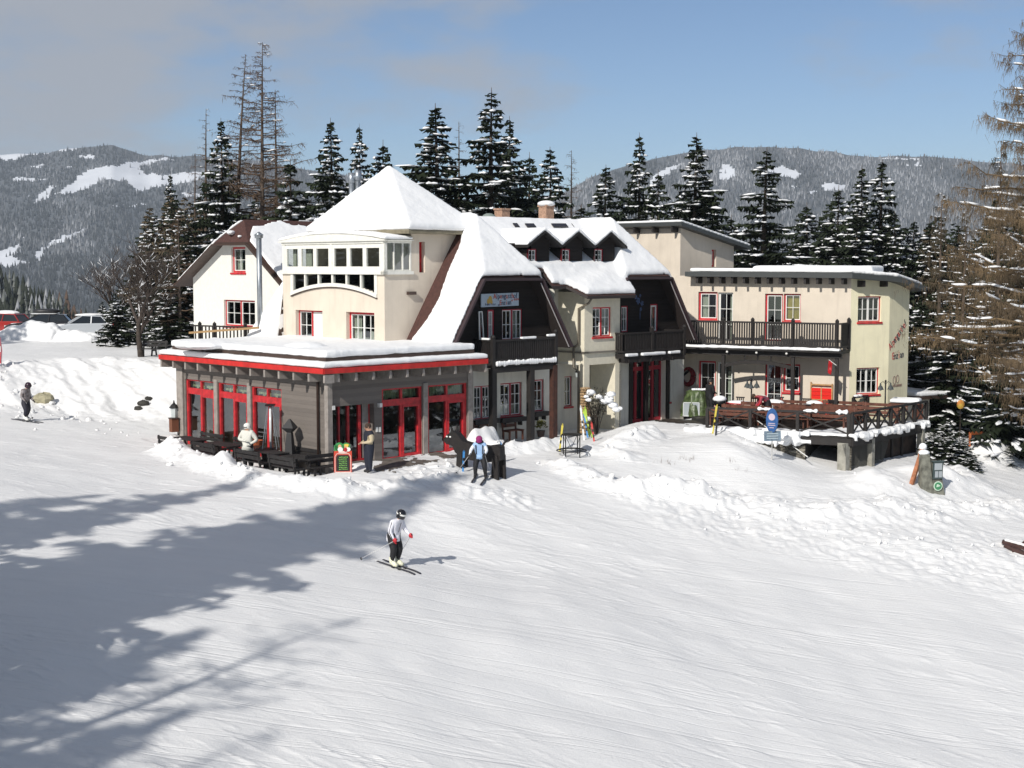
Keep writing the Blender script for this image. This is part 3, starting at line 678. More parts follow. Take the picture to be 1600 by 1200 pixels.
# ================================================================== 2. tower house
TW_ = thing('tower_house', 'beige tower with a snowy pyramid roof and white glass bay above the pavilion', 'building', ab(5.65, 3.57, 3.9))
tl = Wall(ab(5.65, 11.07), ab(5.65, 3.57), 3.6, 7.33); TA = 10.3
tr = Wall(ab(5.65, 3.57), ab(TA, 3.57), 3.6, 7.33, rec=.16)
tr2 = Wall(ab(7.14, 3.57), ab(TA, 3.57), 7.33, 9.25, rec=.2); tl2 = Wall(ab(7.14, 11.07), ab(7.14, 3.57), 7.33, 9.25)
window(TW_, tl, tl.rect(462, 485, 504, 532), leaves=2, mc=2, mr=2, shutter=1, sill=False, rec=.22, label='red-framed window with its right half behind a white roller shutter')
window(TW_, tl, tl.rect(541, 488, 585, 537), leaves=2, mc=2, mr=2, mull=M_WPAINT, rec=.22, fw=.1, curt=[(.62, .97, .05, .4, M_GREENC), (.05, .3, .0, 1, None)])
r_ = tr2.rect(655, 378, 664, 427); r_ = (r_[0], max(r_[1], 7.36), r_[2], r_[3]); window(TW_, tr2, r_, leaves=1, mc=1, mr=2, sash=M_RED, sw=.05, rec=.25, fw=.06, sill=False)
# arched lower window band: openings step along the arch, its frame is curved
sa, _, sz, _ = tl.rect(457, 425, 588, 452); npn = 24
ztop = 7.28
def arch(s):
    t = (s - sa) / (sz - sa); return tl.hit(522, 443)[1] - 0.42 * (2 * t - 1)**2
for k in range(npn):
    a = sa + (sz - sa) * k / npn; b = sa + (sz - sa) * (k + 1) / npn; tl.holes.append((a, max(arch(a), arch(b)) , b, ztop, .06, 1))
wall_part(TW_, [tl, tr, tr2, tl2, Wall(ab(TA, 3.57), ab(TA, 11.07), 3.6, 9.25), Wall(ab(TA, 11.07), ab(5.65, 11.07), 3.6, 7.33), Wall(ab(TA, 11.07), ab(7.14, 11.07), 7.33, 9.25)], M_PLAST)
bay = MB(); B = tl.bar
for k in range(7):
    s = sa + (sz - sa) * k / 6; w_ = .05 if 0 < k < 6 else .09; B(bay, s - w_, arch(s) - .02, s + w_, ztop, -.10, .05)
for k in range(npn):
    a = sa - .08 + (sz - sa + .16) * k / npn; b = sa - .08 + (sz - sa + .16) * (k + 1) / npn; za, zb = arch(a), arch(b)
    bay.hexa([tl.pt(a, za - .14, .09), tl.pt(b, zb - .14, .09), tl.pt(b, zb - .14, -.02), tl.pt(a, za - .14, -.02), tl.pt(a, za + .02, .09), tl.pt(b, zb + .02, .09), tl.pt(b, zb + .02, -.02), tl.pt(a, za + .02, -.02)])
B(bay, -.05, 7.28, tl.L + .10, 7.42, -.1, .12); tr.bar(bay, -.12, 7.28, 1.55, 7.42, -.1, .10)
# upper glazed bay
ZB0, ZB1 = 7.42, 8.62
cs = [tl.hit(u, 400)[0] for u in (447.5, 598)]; B(bay, 0.0, ZB0, .22, ZB1, -.15, .02); B(bay, tl.L - .22, ZB0, tl.L, ZB1, -.15, .02)
mid = tl.L / 2; B(bay, mid - .09, ZB0, mid + .09, ZB1, -.12, .03); B(bay, 0, ZB1, tl.L + .0, ZB1 + .13, -.15, .06)
for (p, q) in ((.22, mid - .09), (mid + .09, tl.L - .22)):
    B(bay, p, ZB0, q, ZB0 + .2, -.10, .0); B(bay, p, ZB1 - .2, q, ZB1, -.10, .0)
    for j in range(4):
        s = p + (q - p) * j / 3; ww = .12; B(bay, max(p, s - ww), ZB0 + .2, min(q, s + ww), ZB1 - .2, -.10, .0)
tr.bar(bay, .15, ZB1, 1.49, ZB1 + .13, -.15, .05)
for s, ww in ((.0, .15), (.52, .04), (1.0, .05), (1.42, .07)): tr.bar(bay, s, ZB0, s + ww, ZB1, -.12, .01)
tr.bar(bay, .15, ZB0, 1.42, ZB0 + .07, -.12, .0)
bo = bay.build('glass_bay', M_CPAINT, TW_)
dk = MB()
for k in range(npn):
    a = sa - .08 + (sz - sa + .16) * k / npn; b = sa - .08 + (sz - sa + .16) * (k + 1) / npn; za, zb = arch(a), arch(b)
    dk.hexa([tl.pt(a, za - .19, .07), tl.pt(b, zb - .19, .07), tl.pt(b, zb - .19, -.02), tl.pt(a, za - .19, -.02), tl.pt(a, za - .142, .07), tl.pt(b, zb - .142, .07), tl.pt(b, zb - .142, -.02), tl.pt(a, za - .142, -.02)])
dk.build('drip_edge', M_BROWN, bo)
g = MB(); g.poly([tl.pt(.2, ZB0, -.06), tl.pt(tl.L - .15, ZB0, -.06), tl.pt(tl.L - .15, ZB1, -.06), tl.pt(.2, ZB1, -.06)])
g.poly([tr.pt(.1, ZB0, -.06), tr.pt(1.45, ZB0, -.06), tr.pt(1.45, ZB1, -.06), tr.pt(.1, ZB1, -.06)])
for k in range(6):
    a = sa + (sz - sa) * k / 6; b = sa + (sz - sa) * (k + 1) / 6; g.poly([tl.pt(a, arch(a), -.03), tl.pt(b, arch(b), -.03), tl.pt(b, ztop, -.03), tl.pt(a, ztop, -.03)])
g.build('pane', M_GLASS, bo)
cu = MB()
for (u0, u1) in ((458, 463), (478, 487), (493, 496)):
    a = tl.hit(u0, 400, -.3)[0]; b = tl.hit(u1, 400, -.3)[0]; tl.bar(cu, a, ZB0, b, ZB1, -.36, -.30)
cu.build('curtain', M_CURT, bo)
fl = MB(); fl.prism([ab(5.72, 3.65, 7.30), ab(7.1, 3.65, 7.30), ab(7.1, 11, 7.30), ab(5.72, 11, 7.30)], (0, 0, .06)); fl.build('bay_floor', M_INT2, bo)
# arched bay roof
br = MB(); nseg = 16; prof = []
for k in range(nseg + 1):
    t = k / nseg; prof.append((3.35 + (11.25 - 3.35) * t, ZB1 + .13 + .30 * (1 - (2 * t - 1)**2)))
bot = [ab(5.50, b, ZB1 + .10) for b, z in (prof[-1], prof[0])]
br.prism([ab(5.50, b, z) for b, z in prof] + bot, E1 * 1.64)
bro = br.build('bay_roof', M_CPAINT, bo if False else TW_)
sn = MB(); sn.prism([ab(5.52, b, z + .17) for b, z in prof] + [ab(5.52, b, z + .01) for b, z in prof[::-1]], E1 * 1.6); snow_solid('snow_cover', sn, bro, vox=.06, smooth=4, disp=.05)
AP = ab(8.5, 6.75, 11.95); ea = [ab(6.6, 3.07, 9.17), ab(10.7, 3.07, 9.17), ab(10.7, 10.45, 9.17), ab(6.6, 10.45, 9.17)]
pr = MB(); pr.add([e - UP * .14 for e in ea] + ea + [AP], [(3, 2, 1, 0), (0, 1, 5, 4), (1, 2, 6, 5), (2, 3, 7, 6), (3, 0, 4, 7), (4, 5, 8), (5, 6, 8), (6, 7, 8), (7, 4, 8)])
pro = pr.build('pyramid_roof', M_SOFF, TW_)
sn = MB(); up_ = .28; o1 = .10
ea2 = [e + (e - ab(8.6, 6.75, 9.17)).normalized() * o1 for e in ea]
sn.add([e + UP * .02 for e in ea2] + [e + UP * up_ for e in ea2] + [AP + UP * .30], [(3, 2, 1, 0), (0, 1, 5, 4), (1, 2, 6, 5), (2, 3, 7, 6), (3, 0, 4, 7), (4, 5, 8), (5, 6, 8), (6, 7, 8), (7, 4, 8)])
snow_solid('snow_cover', sn, pro, vox=.08, smooth=6, disp=.06)
for u in (549.5, 559.5):
    p = at(u, 300, 67.2); t = MB(); top = at(u, 270 if u < 555 else 266, 67.2).z
    t.tube([(p.x, p.y, 9.6), (p.x, p.y, top - .5)], .13, 12); t.tube([(p.x, p.y, top - .5), (p.x, p.y, top - .42), (p.x, p.y, top)], [.13, .17, .17], 12); t.build('flue_pipe', M_METAL, TW_, smooth=True)
vb = MB(); s, z = tr.hit(641.5, 458); tr.bar(vb, s - .22, z - .07, s + .22, z + .07, .0, .14); vb.build('wall_light', M_BROWN, TW_)
# ================================================================== 3. gabled house
GH = thing('gabled_house', 'long dark-gabled house with two snowy half-hipped gables and three dormers', 'building', ab(14, 1, 0))
GB = 0.52; R_SL = []
def gable_roof(ac, hb, ht, name_, b_end, cut=None):
    zE, zH, zR, bh = 4.1, 7.16, 9.80, GB + 2.39
    Lp = [ab(ac - hb, GB, zE), ab(ac - ht, GB, zH), ab(ac, bh, zR), ab(ac, b_end, zR), ab(ac - hb, b_end, zE)]
    if cut: Lp = [ab(ac - cut, GB, zE + (hb - cut) / (hb - ht) * (zH - zE)), Lp[1], Lp[2], Lp[3], ab(ac - cut, b_end, zE + (hb - cut) / (hb - ht) * (zH - zE))]
    Rp = [ab(ac + hb, GB, zE), ab(ac + hb, b_end, zE), ab(ac, b_end, zR), ab(ac, bh, zR), ab(ac + ht, GB, zH)]
    Hp = [ab(ac - ht, GB, zH), ab(ac + ht, GB, zH), ab(ac, bh, zR)]
    return Lp, Rp, Hp
g1 = gable_roof(10.27, 3.65, 1.75, 'a', 7.0); g2 = gable_roof(19.3, 3.6, 1.62, 'b', 7.0, cut=1.9)
rf = MB()
for P_ in g1 + g2: slab(rf, P_, .16)
mainp = [ab(10.0, 1.3, 9.75 - .61 * 3.7), ab(19.4, 1.3, 9.75 - .61 * 3.7), ab(19.4, 5, 9.75), ab(10.0, 5, 9.75)]
backp = [ab(8.0, 5, 9.75), ab(21.5, 5, 9.75), ab(21.5, 11.5, 5.6), ab(8.0, 11.5, 5.6)]
bayp = [ab(13.0, 1.5, 7.55), ab(13.0, .75, 6.75), ab(13.9, .75, 6.75), ab(14.35, -.15, 6.30), ab(17.65, -.15, 6.30), ab(17.9, .5, 6.75), ab(17.9, 1.5, 7.55)]
bay_f = [[bayp[0], bayp[1], bayp[2], bayp[6]], [bayp[2], bayp[3], bayp[4], bayp[5], bayp[6]]]
for P_ in [mainp, backp] + bay_f: slab(rf, P_, .14)
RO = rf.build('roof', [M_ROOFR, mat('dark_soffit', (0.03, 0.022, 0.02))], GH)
# verge boards
vb = MB(); wl_ = MB()
for ac, hb, ht in ((10.27, 3.65, 1.75), (19.3, 3.6, 1.62)):
    pts = [ab(ac - (hb if ac < 15 else 1.9), GB - .06, 4.0 if ac < 15 else 6.6), ab(ac - ht, GB - .06, 7.06), ab(ac + ht, GB - .06, 7.06), ab(ac + hb, GB - .06, 4.0)]
    for p, q in zip(pts[:-1], pts[1:]): vb.beam(p, q, .10, .26, up=-E2)
    ip = [ab(ac + ht - .08, GB - .09, 6.90), ab(ac + hb - .16, GB - .09, 4.0)]
    wl_.beam(ip[0], ip[1], .03, .035, up=-E2)  # pale strip paints the sunlit inner side of the right verge
vb.build('verge_board', mat('purple_brown_boards', (0.045, 0.028, 0.032), rough=.5), RO); wl_.build('sunlit_verge_line', mat('sunlit_verge_tone', (0.45, 0.42, 0.42)), RO)
# snow on the roofs (bare strip beside the tower)
sn = MB(); t = .27
Ls = [ab(6.75, GB - .04, 4.15), ab(8.50, GB - .04, 7.16), ab(10.27, 2.91, 9.80), ab(10.27, 4.6, 9.8), ab(9.6, 3.05, 8.75), ab(8.7, 2.95, 7.4), ab(8.35, 2.75, 6.8), ab(8.0, 2.75, 6.2), ab(7.6, 2.6, 5.65), ab(7.45, 3.0, 5.4), ab(6.62, 3.1, 4.15)]
lift(sn, [[ab(10.27 - 3.65, GB - .04, 4.1), ab(8.50, GB - .04, 7.16), ab(10.27, 2.91, 9.80), ab(10.27, 3.4, 9.8), ab(9.35, 2.95, 8.32), ab(8.55, 2.9, 7.03), ab(7.9, 2.7, 5.99), ab(7.3, 2.9, 5.0), ab(6.62, 3.2, 4.1)], [Vector(p) for p in g1[1]], [ab(8.48, GB - .06, 7.16), ab(12.06, GB - .06, 7.16), ab(10.27, 2.91, 9.8)]], t)
for P_ in g2: lift(sn, [P_], t)
lift(sn, [mainp, backp], .24)
for P_ in bay_f: lift(sn, [P_], .30)
so = snow_solid('snow_cover', sn, RO, vox=.085, smooth=6, disp=.07)
# dormers
DC = [12.98, 15.17, 17.4]; DZ0, DE, DPk = 7.45, 8.56, 9.22
db = MB(); ds = MB()
for c in DC:
    P_ = [ab(c - 1.12, 1.15, DE), ab(c, 1.15, DPk), ab(c, 4.4, DPk), ab(c - 1.12, 3.4, DE)]; Q_ = [ab(c + 1.12, 1.15, DE), ab(c + 1.12, 3.4, DE), ab(c, 4.4, DPk), ab(c, 1.15, DPk)]
    slab(db, P_, .10); slab(db, Q_, .10); lift(ds, [P_, Q_], .17)
dro = db.build('dormer_roof', M_DTIM, GH); snow_solid('snow_cover', ds, dro, vox=.06, smooth=4, disp=.04)
dw = MB(); dws = []
for c in DC:
    w = Wall(ab(c - .58, 1.5), ab(c + .58, 1.5), DZ0, DE, poly=[(0, DZ0), (1.16, DZ0), (1.16, DE + .22), (.58, DPk - .12), (0, DE + .22)]); dws.append(w)
    u = {12.98: 832, 15.17: 884.5, 17.4: 935.5}[c]
    r_ = w.rect(u - 6.5, 389, u + 6.5, 415); window(GH, w, (r_[0], max(r_[1], 7.6), r_[2], r_[3]), leaves=1, mc=2, mr=3, frame=M_DRED, fw=.05, sw=.03, rec=.05, curt=[(.1, .9, 0, .3, None)])
    dws.append(Wall(ab(c - .58, 4), ab(c - .58, 1.5), DZ0, DE)); dws.append(Wall(ab(c + .58, 1.5), ab(c + .58, 4), DZ0, DE))
dws.append(Wall(ab(11.0, 2.0), ab(12.4, 2.0), 7.5, DE + .1)); dws.append(Wall(ab(13.56, 2.6), ab(14.6, 2.6), 7.9, DE + .1)); dws.append(Wall(ab(15.75, 2.6), ab(16.8, 2.6), 7.9, DE + .1))
wall_part(GH, dws, M_DARKB, 'dormer_wall')
# timber gable walls
tw1 = Wall(ab(6.3, 1.2), ab(14.2, 1.2), 3.2, 7.2, poly=[(.55, 3.3), (7.35, 3.3), (7.4, 4.1), (5.75, 7.1), (2.2, 7.1), (.5, 4.1)], rec=.06)
window(GH, tw1, tw1.rect(762, 484, 772.5, 531), leaves=1, mc=2, mr=2, frame=M_DRED, fw=.08, sw=.035, sill=False, label='dark red window beside the tilted-open sash')
window(GH, tw1, tw1.rect(784.5, 483, 816, 531), leaves=2, mc=2, mr=2, frame=M_DRED, fw=.05, sw=.035, sill=False, curt=[(.55, .98, 0, 1, None)])
# open sash leaning out
ob = MB(); a_, z_ = tw1.hit(741, 531); b_, zt_ = tw1.hit(749, 487)
p = [tw1.pt(a_, z_, .35), tw1.pt(b_ + .2, z_, .05), tw1.pt(b_ + .1, zt_, .05), tw1.pt(a_, zt_ , .30)]
for i_ in range(4): ob.beam(p[i_], p[(i_ + 1) % 4], .04, .05)
oo = ob.build('open_sash', M_WPAINT, GH); gb = MB(); gb.poly(p); gb.build('pane', M_GLASS, oo)
tw2 = Wall(ab(15.3, 1.2), ab(23.2, 1.2), 3.2, 7.2, poly=[(.6, 3.3), (7.4, 3.3), (7.4, 4.1), (5.7, 7.1), (2.4, 7.1), (.6, 4.1)], rec=.06)
window(GH, tw2, tw2.rect(971, 478, 981.5, 519), leaves=1, mc=2, mr=2, frame=M_DRED, fw=.06, sw=.035, sill=False)
window(GH, tw2, tw2.rect(1016, 475, 1028, 519), leaves=1, mc=1, mr=1, frame=M_DRED, fw=.07, sw=.06, sill=False, curt=[(.1, .9, 0, 1, None)])
wall_part(GH, [tw1], M_DARKB, 'timber_gable'); wall_part(GH, [tw2], M_DARKB, 'timber_gable')
# faded blue flower painting on the second gable
mu = MB(); rnd = random.Random(8)
for (u, v, r0, dx) in ((997, 470, 4.5, 0), (1003, 474, 3.5, 0), (993, 464, 3, 0), (1001, 483, 2.5, 0), (1000, 462, 2.2, 0)):
    s, z = tw2.hit(u, v); rr = r0 / 32
    pts = [(s + rr * (1 + .35 * math.sin(5 * k * .524 + u)) * math.cos(k * .524), z + rr * (1.2 + .35 * math.sin(5 * k * .524 + u)) * math.sin(k * .524)) for k in range(12)]
    mu.poly([tw2.pt(x, y, .012 + rnd.random() * .004) for x, y in pts])
s, z = tw2.hit(1000, 483); tw2.bar(mu, s - .02, z - .5, s + .02, z, .0, .011)
mu.build('painted_flower', mat('faded_blue_paint', (0.05, 0.085, 0.18), noise=.6, nscale=9), GH)
# ground floor
gw1 = Wall(ab(7.3, 1.2), ab(13.6, 1.2), -.5, 3.3, rec=.10)
window(GH, gw1, gw1.rect(741, 603, 767, 655), leaves=2, mc=2, mr=3, frame=M_DRED, fw=.05, sw=.03)
window(GH, gw1, gw1.rect(782, 598, 815.5, 650), leaves=2, mc=2, mr=3, frame=M_DRED, fw=.06, sw=.03, curt=[(.0, 1, .0, .35, None)])
window(GH, gw1, gw1.rect(833.5, 593, 850, 643), leaves=1, mc=2, mr=3, frame=M_DRED, fw=.06, sw=.03, curt=[(.3, .9, .0, .3, None)])
gw2 = Wall(ab(13.6, 2.2), ab(17.3, 2.2), -.5, 6.6, rec=.10)
window(GH, gw2, gw2.rect(882, 588, 894, 635), leaves=1, mc=2, mr=2, frame=M_DRED, fw=.05, sw=.03)
window(GH, gw2, gw2.rect(941.5, 579, 953.5, 617), leaves=1, mc=2, mr=2, frame=M_DRED, fw=.05, sw=.05)
gw3 = Wall(ab(17.3, 1.2), ab(22.9, 1.2), -.5, 3.3, rec=.18)
r_ = gw3.rect(1043, 569, 1047.5, 628); window(GH, gw3, r_, leaves=1, mc=1, mr=3, frame=M_DRED, fw=.05, sw=.03)
# red double entrance door
s0, _, s1, zt = gw3.rect(987, 562, 1040, 650); zt = gw3.hit(1013, 560)[1]; gw3.holes.append((s0, .0, s1, zt, .35)); B = gw3.bar; dm = MB()
tzz = gw3.hit(1013, 575, -.3)[1]
for q in range(5):
    s = s0 + (s1 - s0) * q / 4; wq = .07 if q != 2 else .12; B(dm, max(s0, s - wq), 0, min(s1, s + wq), zt, -.40, -.30)
B(dm, s0, zt - .1, s1, zt, -.4, -.31); B(dm, s0, tzz - .1, s1, tzz + .1, -.4, -.31); B(dm, s0, 0, s1, .18, -.4, -.31)
do = dm.build('entrance_door', M_DRED, GH); gb = MB(); gb.poly([gw3.pt(s0, 0, -.36), gw3.pt(s1, 0, -.36), gw3.pt(s1, zt, -.36), gw3.pt(s0, zt, -.36)]); gb.build('pane', M_GLASSP, do)
pm = MB(); B(pm, s0 - .22, -.2, s0, zt + .25, .0, .08); B(pm, s1, -.2, s1 + .22, zt + .25, .0, .08); B(pm, s0, zt, s1, zt + .25, .0, .08)
m_ = (s0 + s1) / 2; B(pm, m_ - .1, 0, m_ + .1, zt, -.29, -.1); pm.build('door_surround', M_DTIM, GH)
wall_part(GH, [gw1, gw2, gw3, Wall(ab(13.6, 1.2), ab(13.6, 2.2), -.5, 6.6), Wall(ab(22.9, 1.2), ab(22.9, 9), -.5, 4.3), Wall(ab(22.9, 11.2), ab(7.0, 11.2), -.5, 6), Wall(ab(22.9, 9), ab(22.9, 11.2), -.5, 4.3)], M_WHITE)
# projecting bay over the porch
BA0, BA1 = 14.87, 17.3
bw1 = Wall(ab(BA0, 2.2), ab(BA0, GB), 3.72, 6.45); bw2 = Wall(ab(BA0, GB), ab(BA1, GB), 3.72, 6.40, rec=.10); bw3 = Wall(ab(BA1, GB), ab(BA1, 2.2), 3.72, 6.4)
window(GH, bw2, bw2.rect(926, 480, 955, 526), leaves=2, mc=2, mr=3, frame=M_RED, fw=.06, sw=.03, curt=[(.55, 1, 0, 1, None)])
lb = MB()
bw2.bar(lb, -.02, 3.1, BA1 - BA0, 3.64, -.35, -.01); bw1.bar(lb, -.0, 3.1, bw1.L - .36, 3.64, -.35, -.01)
bw2.bar(lb, .0, -.6, .36, 3.1, -.35, -.01); bw2.bar(lb, BA1 - BA0 - .30, -.6, BA1 - BA0, 3.1, -1.6, -.01)
wall_part(GH, [bw1, bw2, bw3], mat('porch_cream_plaster', (0.70, 0.65, 0.52), rough=.9, noise=.06), 'bay_wall'); lb.build('porch_arcade', MATS['porch_cream_plaster'], GH)
bd = MB(); bw2.bar(bd, -.08, 3.64, BA1 - BA0 + .02, 3.72, -.3, .08); bw1.bar(bd, 0, 3.64, bw1.L + .08, 3.72, -.3, .08); bd.build('string_course', mat('grey_ledge', (0.2, 0.18, 0.15)), GH)
cl_ = MB(); cl_.prism([ab(BA0, GB + .3, 3.10), ab(BA1, GB + .3, 3.10), ab(BA1, 2.2, 3.10), ab(BA0, 2.2, 3.10)], (0, 0, .1)); cl_.build('porch_ceiling', M_WHITE, GH)
# downpipes
dp = MB(); c0 = bw1.pt(bw1.L - .22, 0, .12)
pg = [bw2.pt(.0, 6.25, .5), bw2.pt(-.05, 5.95, .30), bw1.pt(bw1.L - .25, 5.7, .12), bw1.pt(bw1.L - .25, 4.1, .12), bw1.pt(bw1.L - .45, 3.95, .14), bw1.pt(bw1.L - .55, 3.9, .14)]
dp.tube(pg, .055, 8); dp.tube([bw1.pt(bw1.L - .55, 4.0, .14), bw1.pt(bw1.L - .55, 3.0, .14), bw1.pt(bw1.L - .25, 2.8, .12), bw1.pt(bw1.L - .25, -.3, .12)], .055, 8)
dp.build('downpipe', mat('grey_brown_pipe', (0.14, 0.12, 0.09), rough=.5), GH, smooth=True)
# balconies
def balcony(par, a0, a1, b0, b1, zf, zr, posts):
    fb = MB(); fb.prism([ab(a0, b0, zf - .22), ab(a1, b0, zf - .22), ab(a1, b1, zf - .22), ab(a0, b1, zf - .22)], (0, 0, .22)); fb.beam(ab(a0, b0 + .05, zf - .32), ab(a1, b0 + .05, zf - .32), .2, .2)
    f = fb.build('balcony', M_DTIM, par)
    railing(f, [ab(a0, b1), ab(a0, b0), ab(a1, b0), ab(a1, b1)], zf, zr, post_at=[ab(a0, b0), ab(a1, b0), ab((a0 + a1) / 2, b0)], bal=.115, name='railing') if False else None
    return f
def railing_part(f, pts, zf, zr, posts, bal=.115, pw=.15):
    mb = MB()
    for p, q in zip(pts[:-1], pts[1:]):
        d = (q - p).normalized(); L = (q - p).length
        mb.beam(p + UP * zr, q + UP * zr, .10, .08); mb.beam(p + UP * (zf + .1), q + UP * (zf + .1), .06, .10)
        n = max(1, int(L / bal))
        for k in range(1, n): mb.box(p + d * (L * k / n) + UP * ((zf + zr) / 2 + .02), (.075, .03, zr - zf - .1), rz=math.atan2(d.y, d.x))
    for p, zb, zt in posts:
        mb.box(p + UP * ((zb + zt) / 2), (pw, pw, zt - zb), rz=math.atan2(.694, .72)); mb.lathe([(pw * .8, zt), (pw * .5, zt + .07), (.01, zt + .12)], p, n=6)
    return mb.build('railing', M_DTIM, f)
b1 = balcony(GH, 8.64, 12.44, 0, 1.2, 3.52, 4.5, None)
railing_part(b1, [ab(8.64, 1.2), ab(8.64, 0), ab(12.44, 0), ab(12.44, 1.2)], 3.52, 4.47, [(ab(8.64, 0), 3.3, 4.62), (ab(12.44, 0), 3.3, 4.75)])
for a_ in (8.68, 10.95, 12.38):
    p = MB(); p.box(ab(a_, .06, 1.4), (.26, .26, 3.75), rz=math.atan2(.694, .72)); p.build('post', M_DTIM if a_ < 12 else mat('reddish_brown_post', (0.06, 0.022, 0.014), noise=.4), b1)
sn = MB(); sn.prism([ab(8.75, -.12, 3.42), ab(12.4, -.12, 3.42), ab(12.4, .04, 3.42), ab(8.75, .04, 3.42)], (0, 0, .16))
rnd = random.Random(3)
for k in range(26): a_ = 8.8 + k * .142; sn.ball(ab(a_, -.1, 3.48 + rnd.uniform(0, .05)), .07, .09, .09 + rnd.random() * .06)
snow_solid('snow_cover', sn, b1, vox=.035, smooth=2, disp=.03)
sn = MB()
for a_, l_ in ((9.15, .0), ): pass
for p, q in ((ab(8.64, .8, 4.54), ab(8.64, .2, 4.54)), (ab(10.3, 0, 4.54), ab(11.2, 0, 4.54)), (ab(11.9, 0, 4.6), ab(12.4, 0, 4.6))): sn.beam(p, q, .13, .1)
snow_solid('snow_cover', sn, b1, vox=.03, smooth=3, disp=.03)
b2 = balcony(GH, 17.0, 21.4, 0, 1.2, 3.55, 4.5, None)
railing_part(b2, [ab(17.0, 1.2), ab(17.0, 0), ab(21.4, 0), ab(21.4, 1.2)], 3.55, 4.5, [(ab(19.0, 0), 3.3, 4.7), (ab(21.4, 0), 3.3, 4.7)])
sn = MB()
for a0_, a1_ in ((17.1, 17.9), (18.2, 19.9), (20.2, 21.0)): sn.prism([ab(a0_, -.14, 3.42), ab(a1_, -.14, 3.42), ab(a1_, .04, 3.42), ab(a0_, .04, 3.42)], (0, 0, .14))
snow_solid('snow_cover', sn, b2, vox=.04, smooth=3, disp=.04)
cb = MB()
for a_ in np.arange(17.3, 21.4, .8): cb.beam(ab(a_, -.1, 3.2), ab(a_, 1.2, 3.2), .1, .18)
cb.build('console_beam', M_DTIM, b2)
# chimneys
for (u0, u1, v0, Yc, cap) in ((774, 795, 328, 68.0, False), (843, 864, 323, 70.5, True)):
    p = at((u0 + u1) / 2, v0, Yc); w_ = (u1 - u0) / F * Yc * .8; cm = MB(); cm.box((p.x, p.y, (p.z + 8.6) / 2), (w_, w_, p.z - 8.6), rz=math.atan2(.694, .72)); cm.box((p.x, p.y, p.z + .03), (w_ * 1.15, w_ * 1.15, .08), rz=math.atan2(.694, .72))
    co = cm.build('chimney', M_BRICK, GH)
    if cap: sn = MB(); sn.ball((p.x, p.y, p.z + .14), w_ * .85, w_ * .85, .17); snow_solid('snow_cover', sn, co, vox=.04, smooth=2, disp=.03)
p = at(764, 340, 67); cm = MB(); cm.lathe([(.34, p.z - .3), (.34, p.z), (.28, p.z + .12), (.12, p.z + .2)], (p.x, p.y, 0), n=14); cm.build('vent_cowl', mat('green_grey_zinc', (0.2, 0.24, 0.22), rough=.6), GH, smooth=True)
sk_ = MB()
for (u0, u1, v) in ((801, 812, 352), (820, 838, 352.5), (861, 888, 352.5), (893, 897, 352)):
    pp = [];
    for (uu, vv) in ((u0, v - 2), (u1 - 4, v - 2), (u1, v + 3), (u0 + 4, v + 3)):
        r = ray(uu, vv); n_ = Vector((-E2.x * .61 * -1, -E2.y * .61 * -1, 0)); # main roof plane: z = 9.75-.61*(5-b)+.30
        O = Vector((0, 0, ZC)); q0 = ab(0, 5, 9.75 + .27); nn_ = (UP - E2 * .61); t_ = (q0 - O).dot(nn_) / r.dot(nn_); pp.append(O + r * t_)
    sk_.prism(pp, (0, 0, .05))
sk_.build('skylight', mat('dark_skylight', (0.03, 0.025, 0.025), rough=.2), RO)
# ================================================================== 4. upper flat-roofed block
UB = thing('plain_block', 'plain beige block with a thin sloping roof rising behind the right gable', 'building', ab(27.05, 4.9, 2))
UA, UBb = 27.05, 4.9
u1_ = Wall(ab(UA, UBb + 7), ab(UA, UBb), 1, 9.72); u2_ = Wall(ab(UA, UBb), ab(UA + 4.7, UBb), 1, 9.6, poly=[(0, 1), (4.7, 1), (4.7, 8.78), (0, 9.72)], rec=.2)
window(UB, u2_, u2_.rect(1112, 390, 1119, 417), leaves=1, mc=1, mr=1, fw=.09, sw=.05, sill=False)
wall_part(UB, [u1_, u2_, Wall(ab(UA + 4.7, UBb), ab(UA + 4.7, UBb + 7), 1, 8.78), Wall(ab(UA + 4.7, UBb + 7), ab(UA, UBb + 7), 1, 8.78)], M_PLAST)
rp = [ab(UA - .55, UBb - .5, 9.98), ab(UA + 5.6, UBb - .5, 8.75), ab(UA + 5.6, UBb + 7.5, 8.75), ab(UA - .55, UBb + 7.5, 9.98)]
rb = MB(); slab(rb, rp, .2); ro = rb.build('roof', mat('dark_green_grey_sheet', (0.05, 0.055, 0.055), rough=.5), UB)
sn = MB(); lift(sn, [rp], .14); snow_solid('snow_cover', sn, ro, vox=.07, smooth=3, disp=.03)
rt = MB()
for b_ in np.arange(UBb + .2, UBb + 7, 1.35): rafter(rt, ab(UA, b_, 9.76), -E1, .5)
rt.build('rafter_tail', M_DTIM, ro)
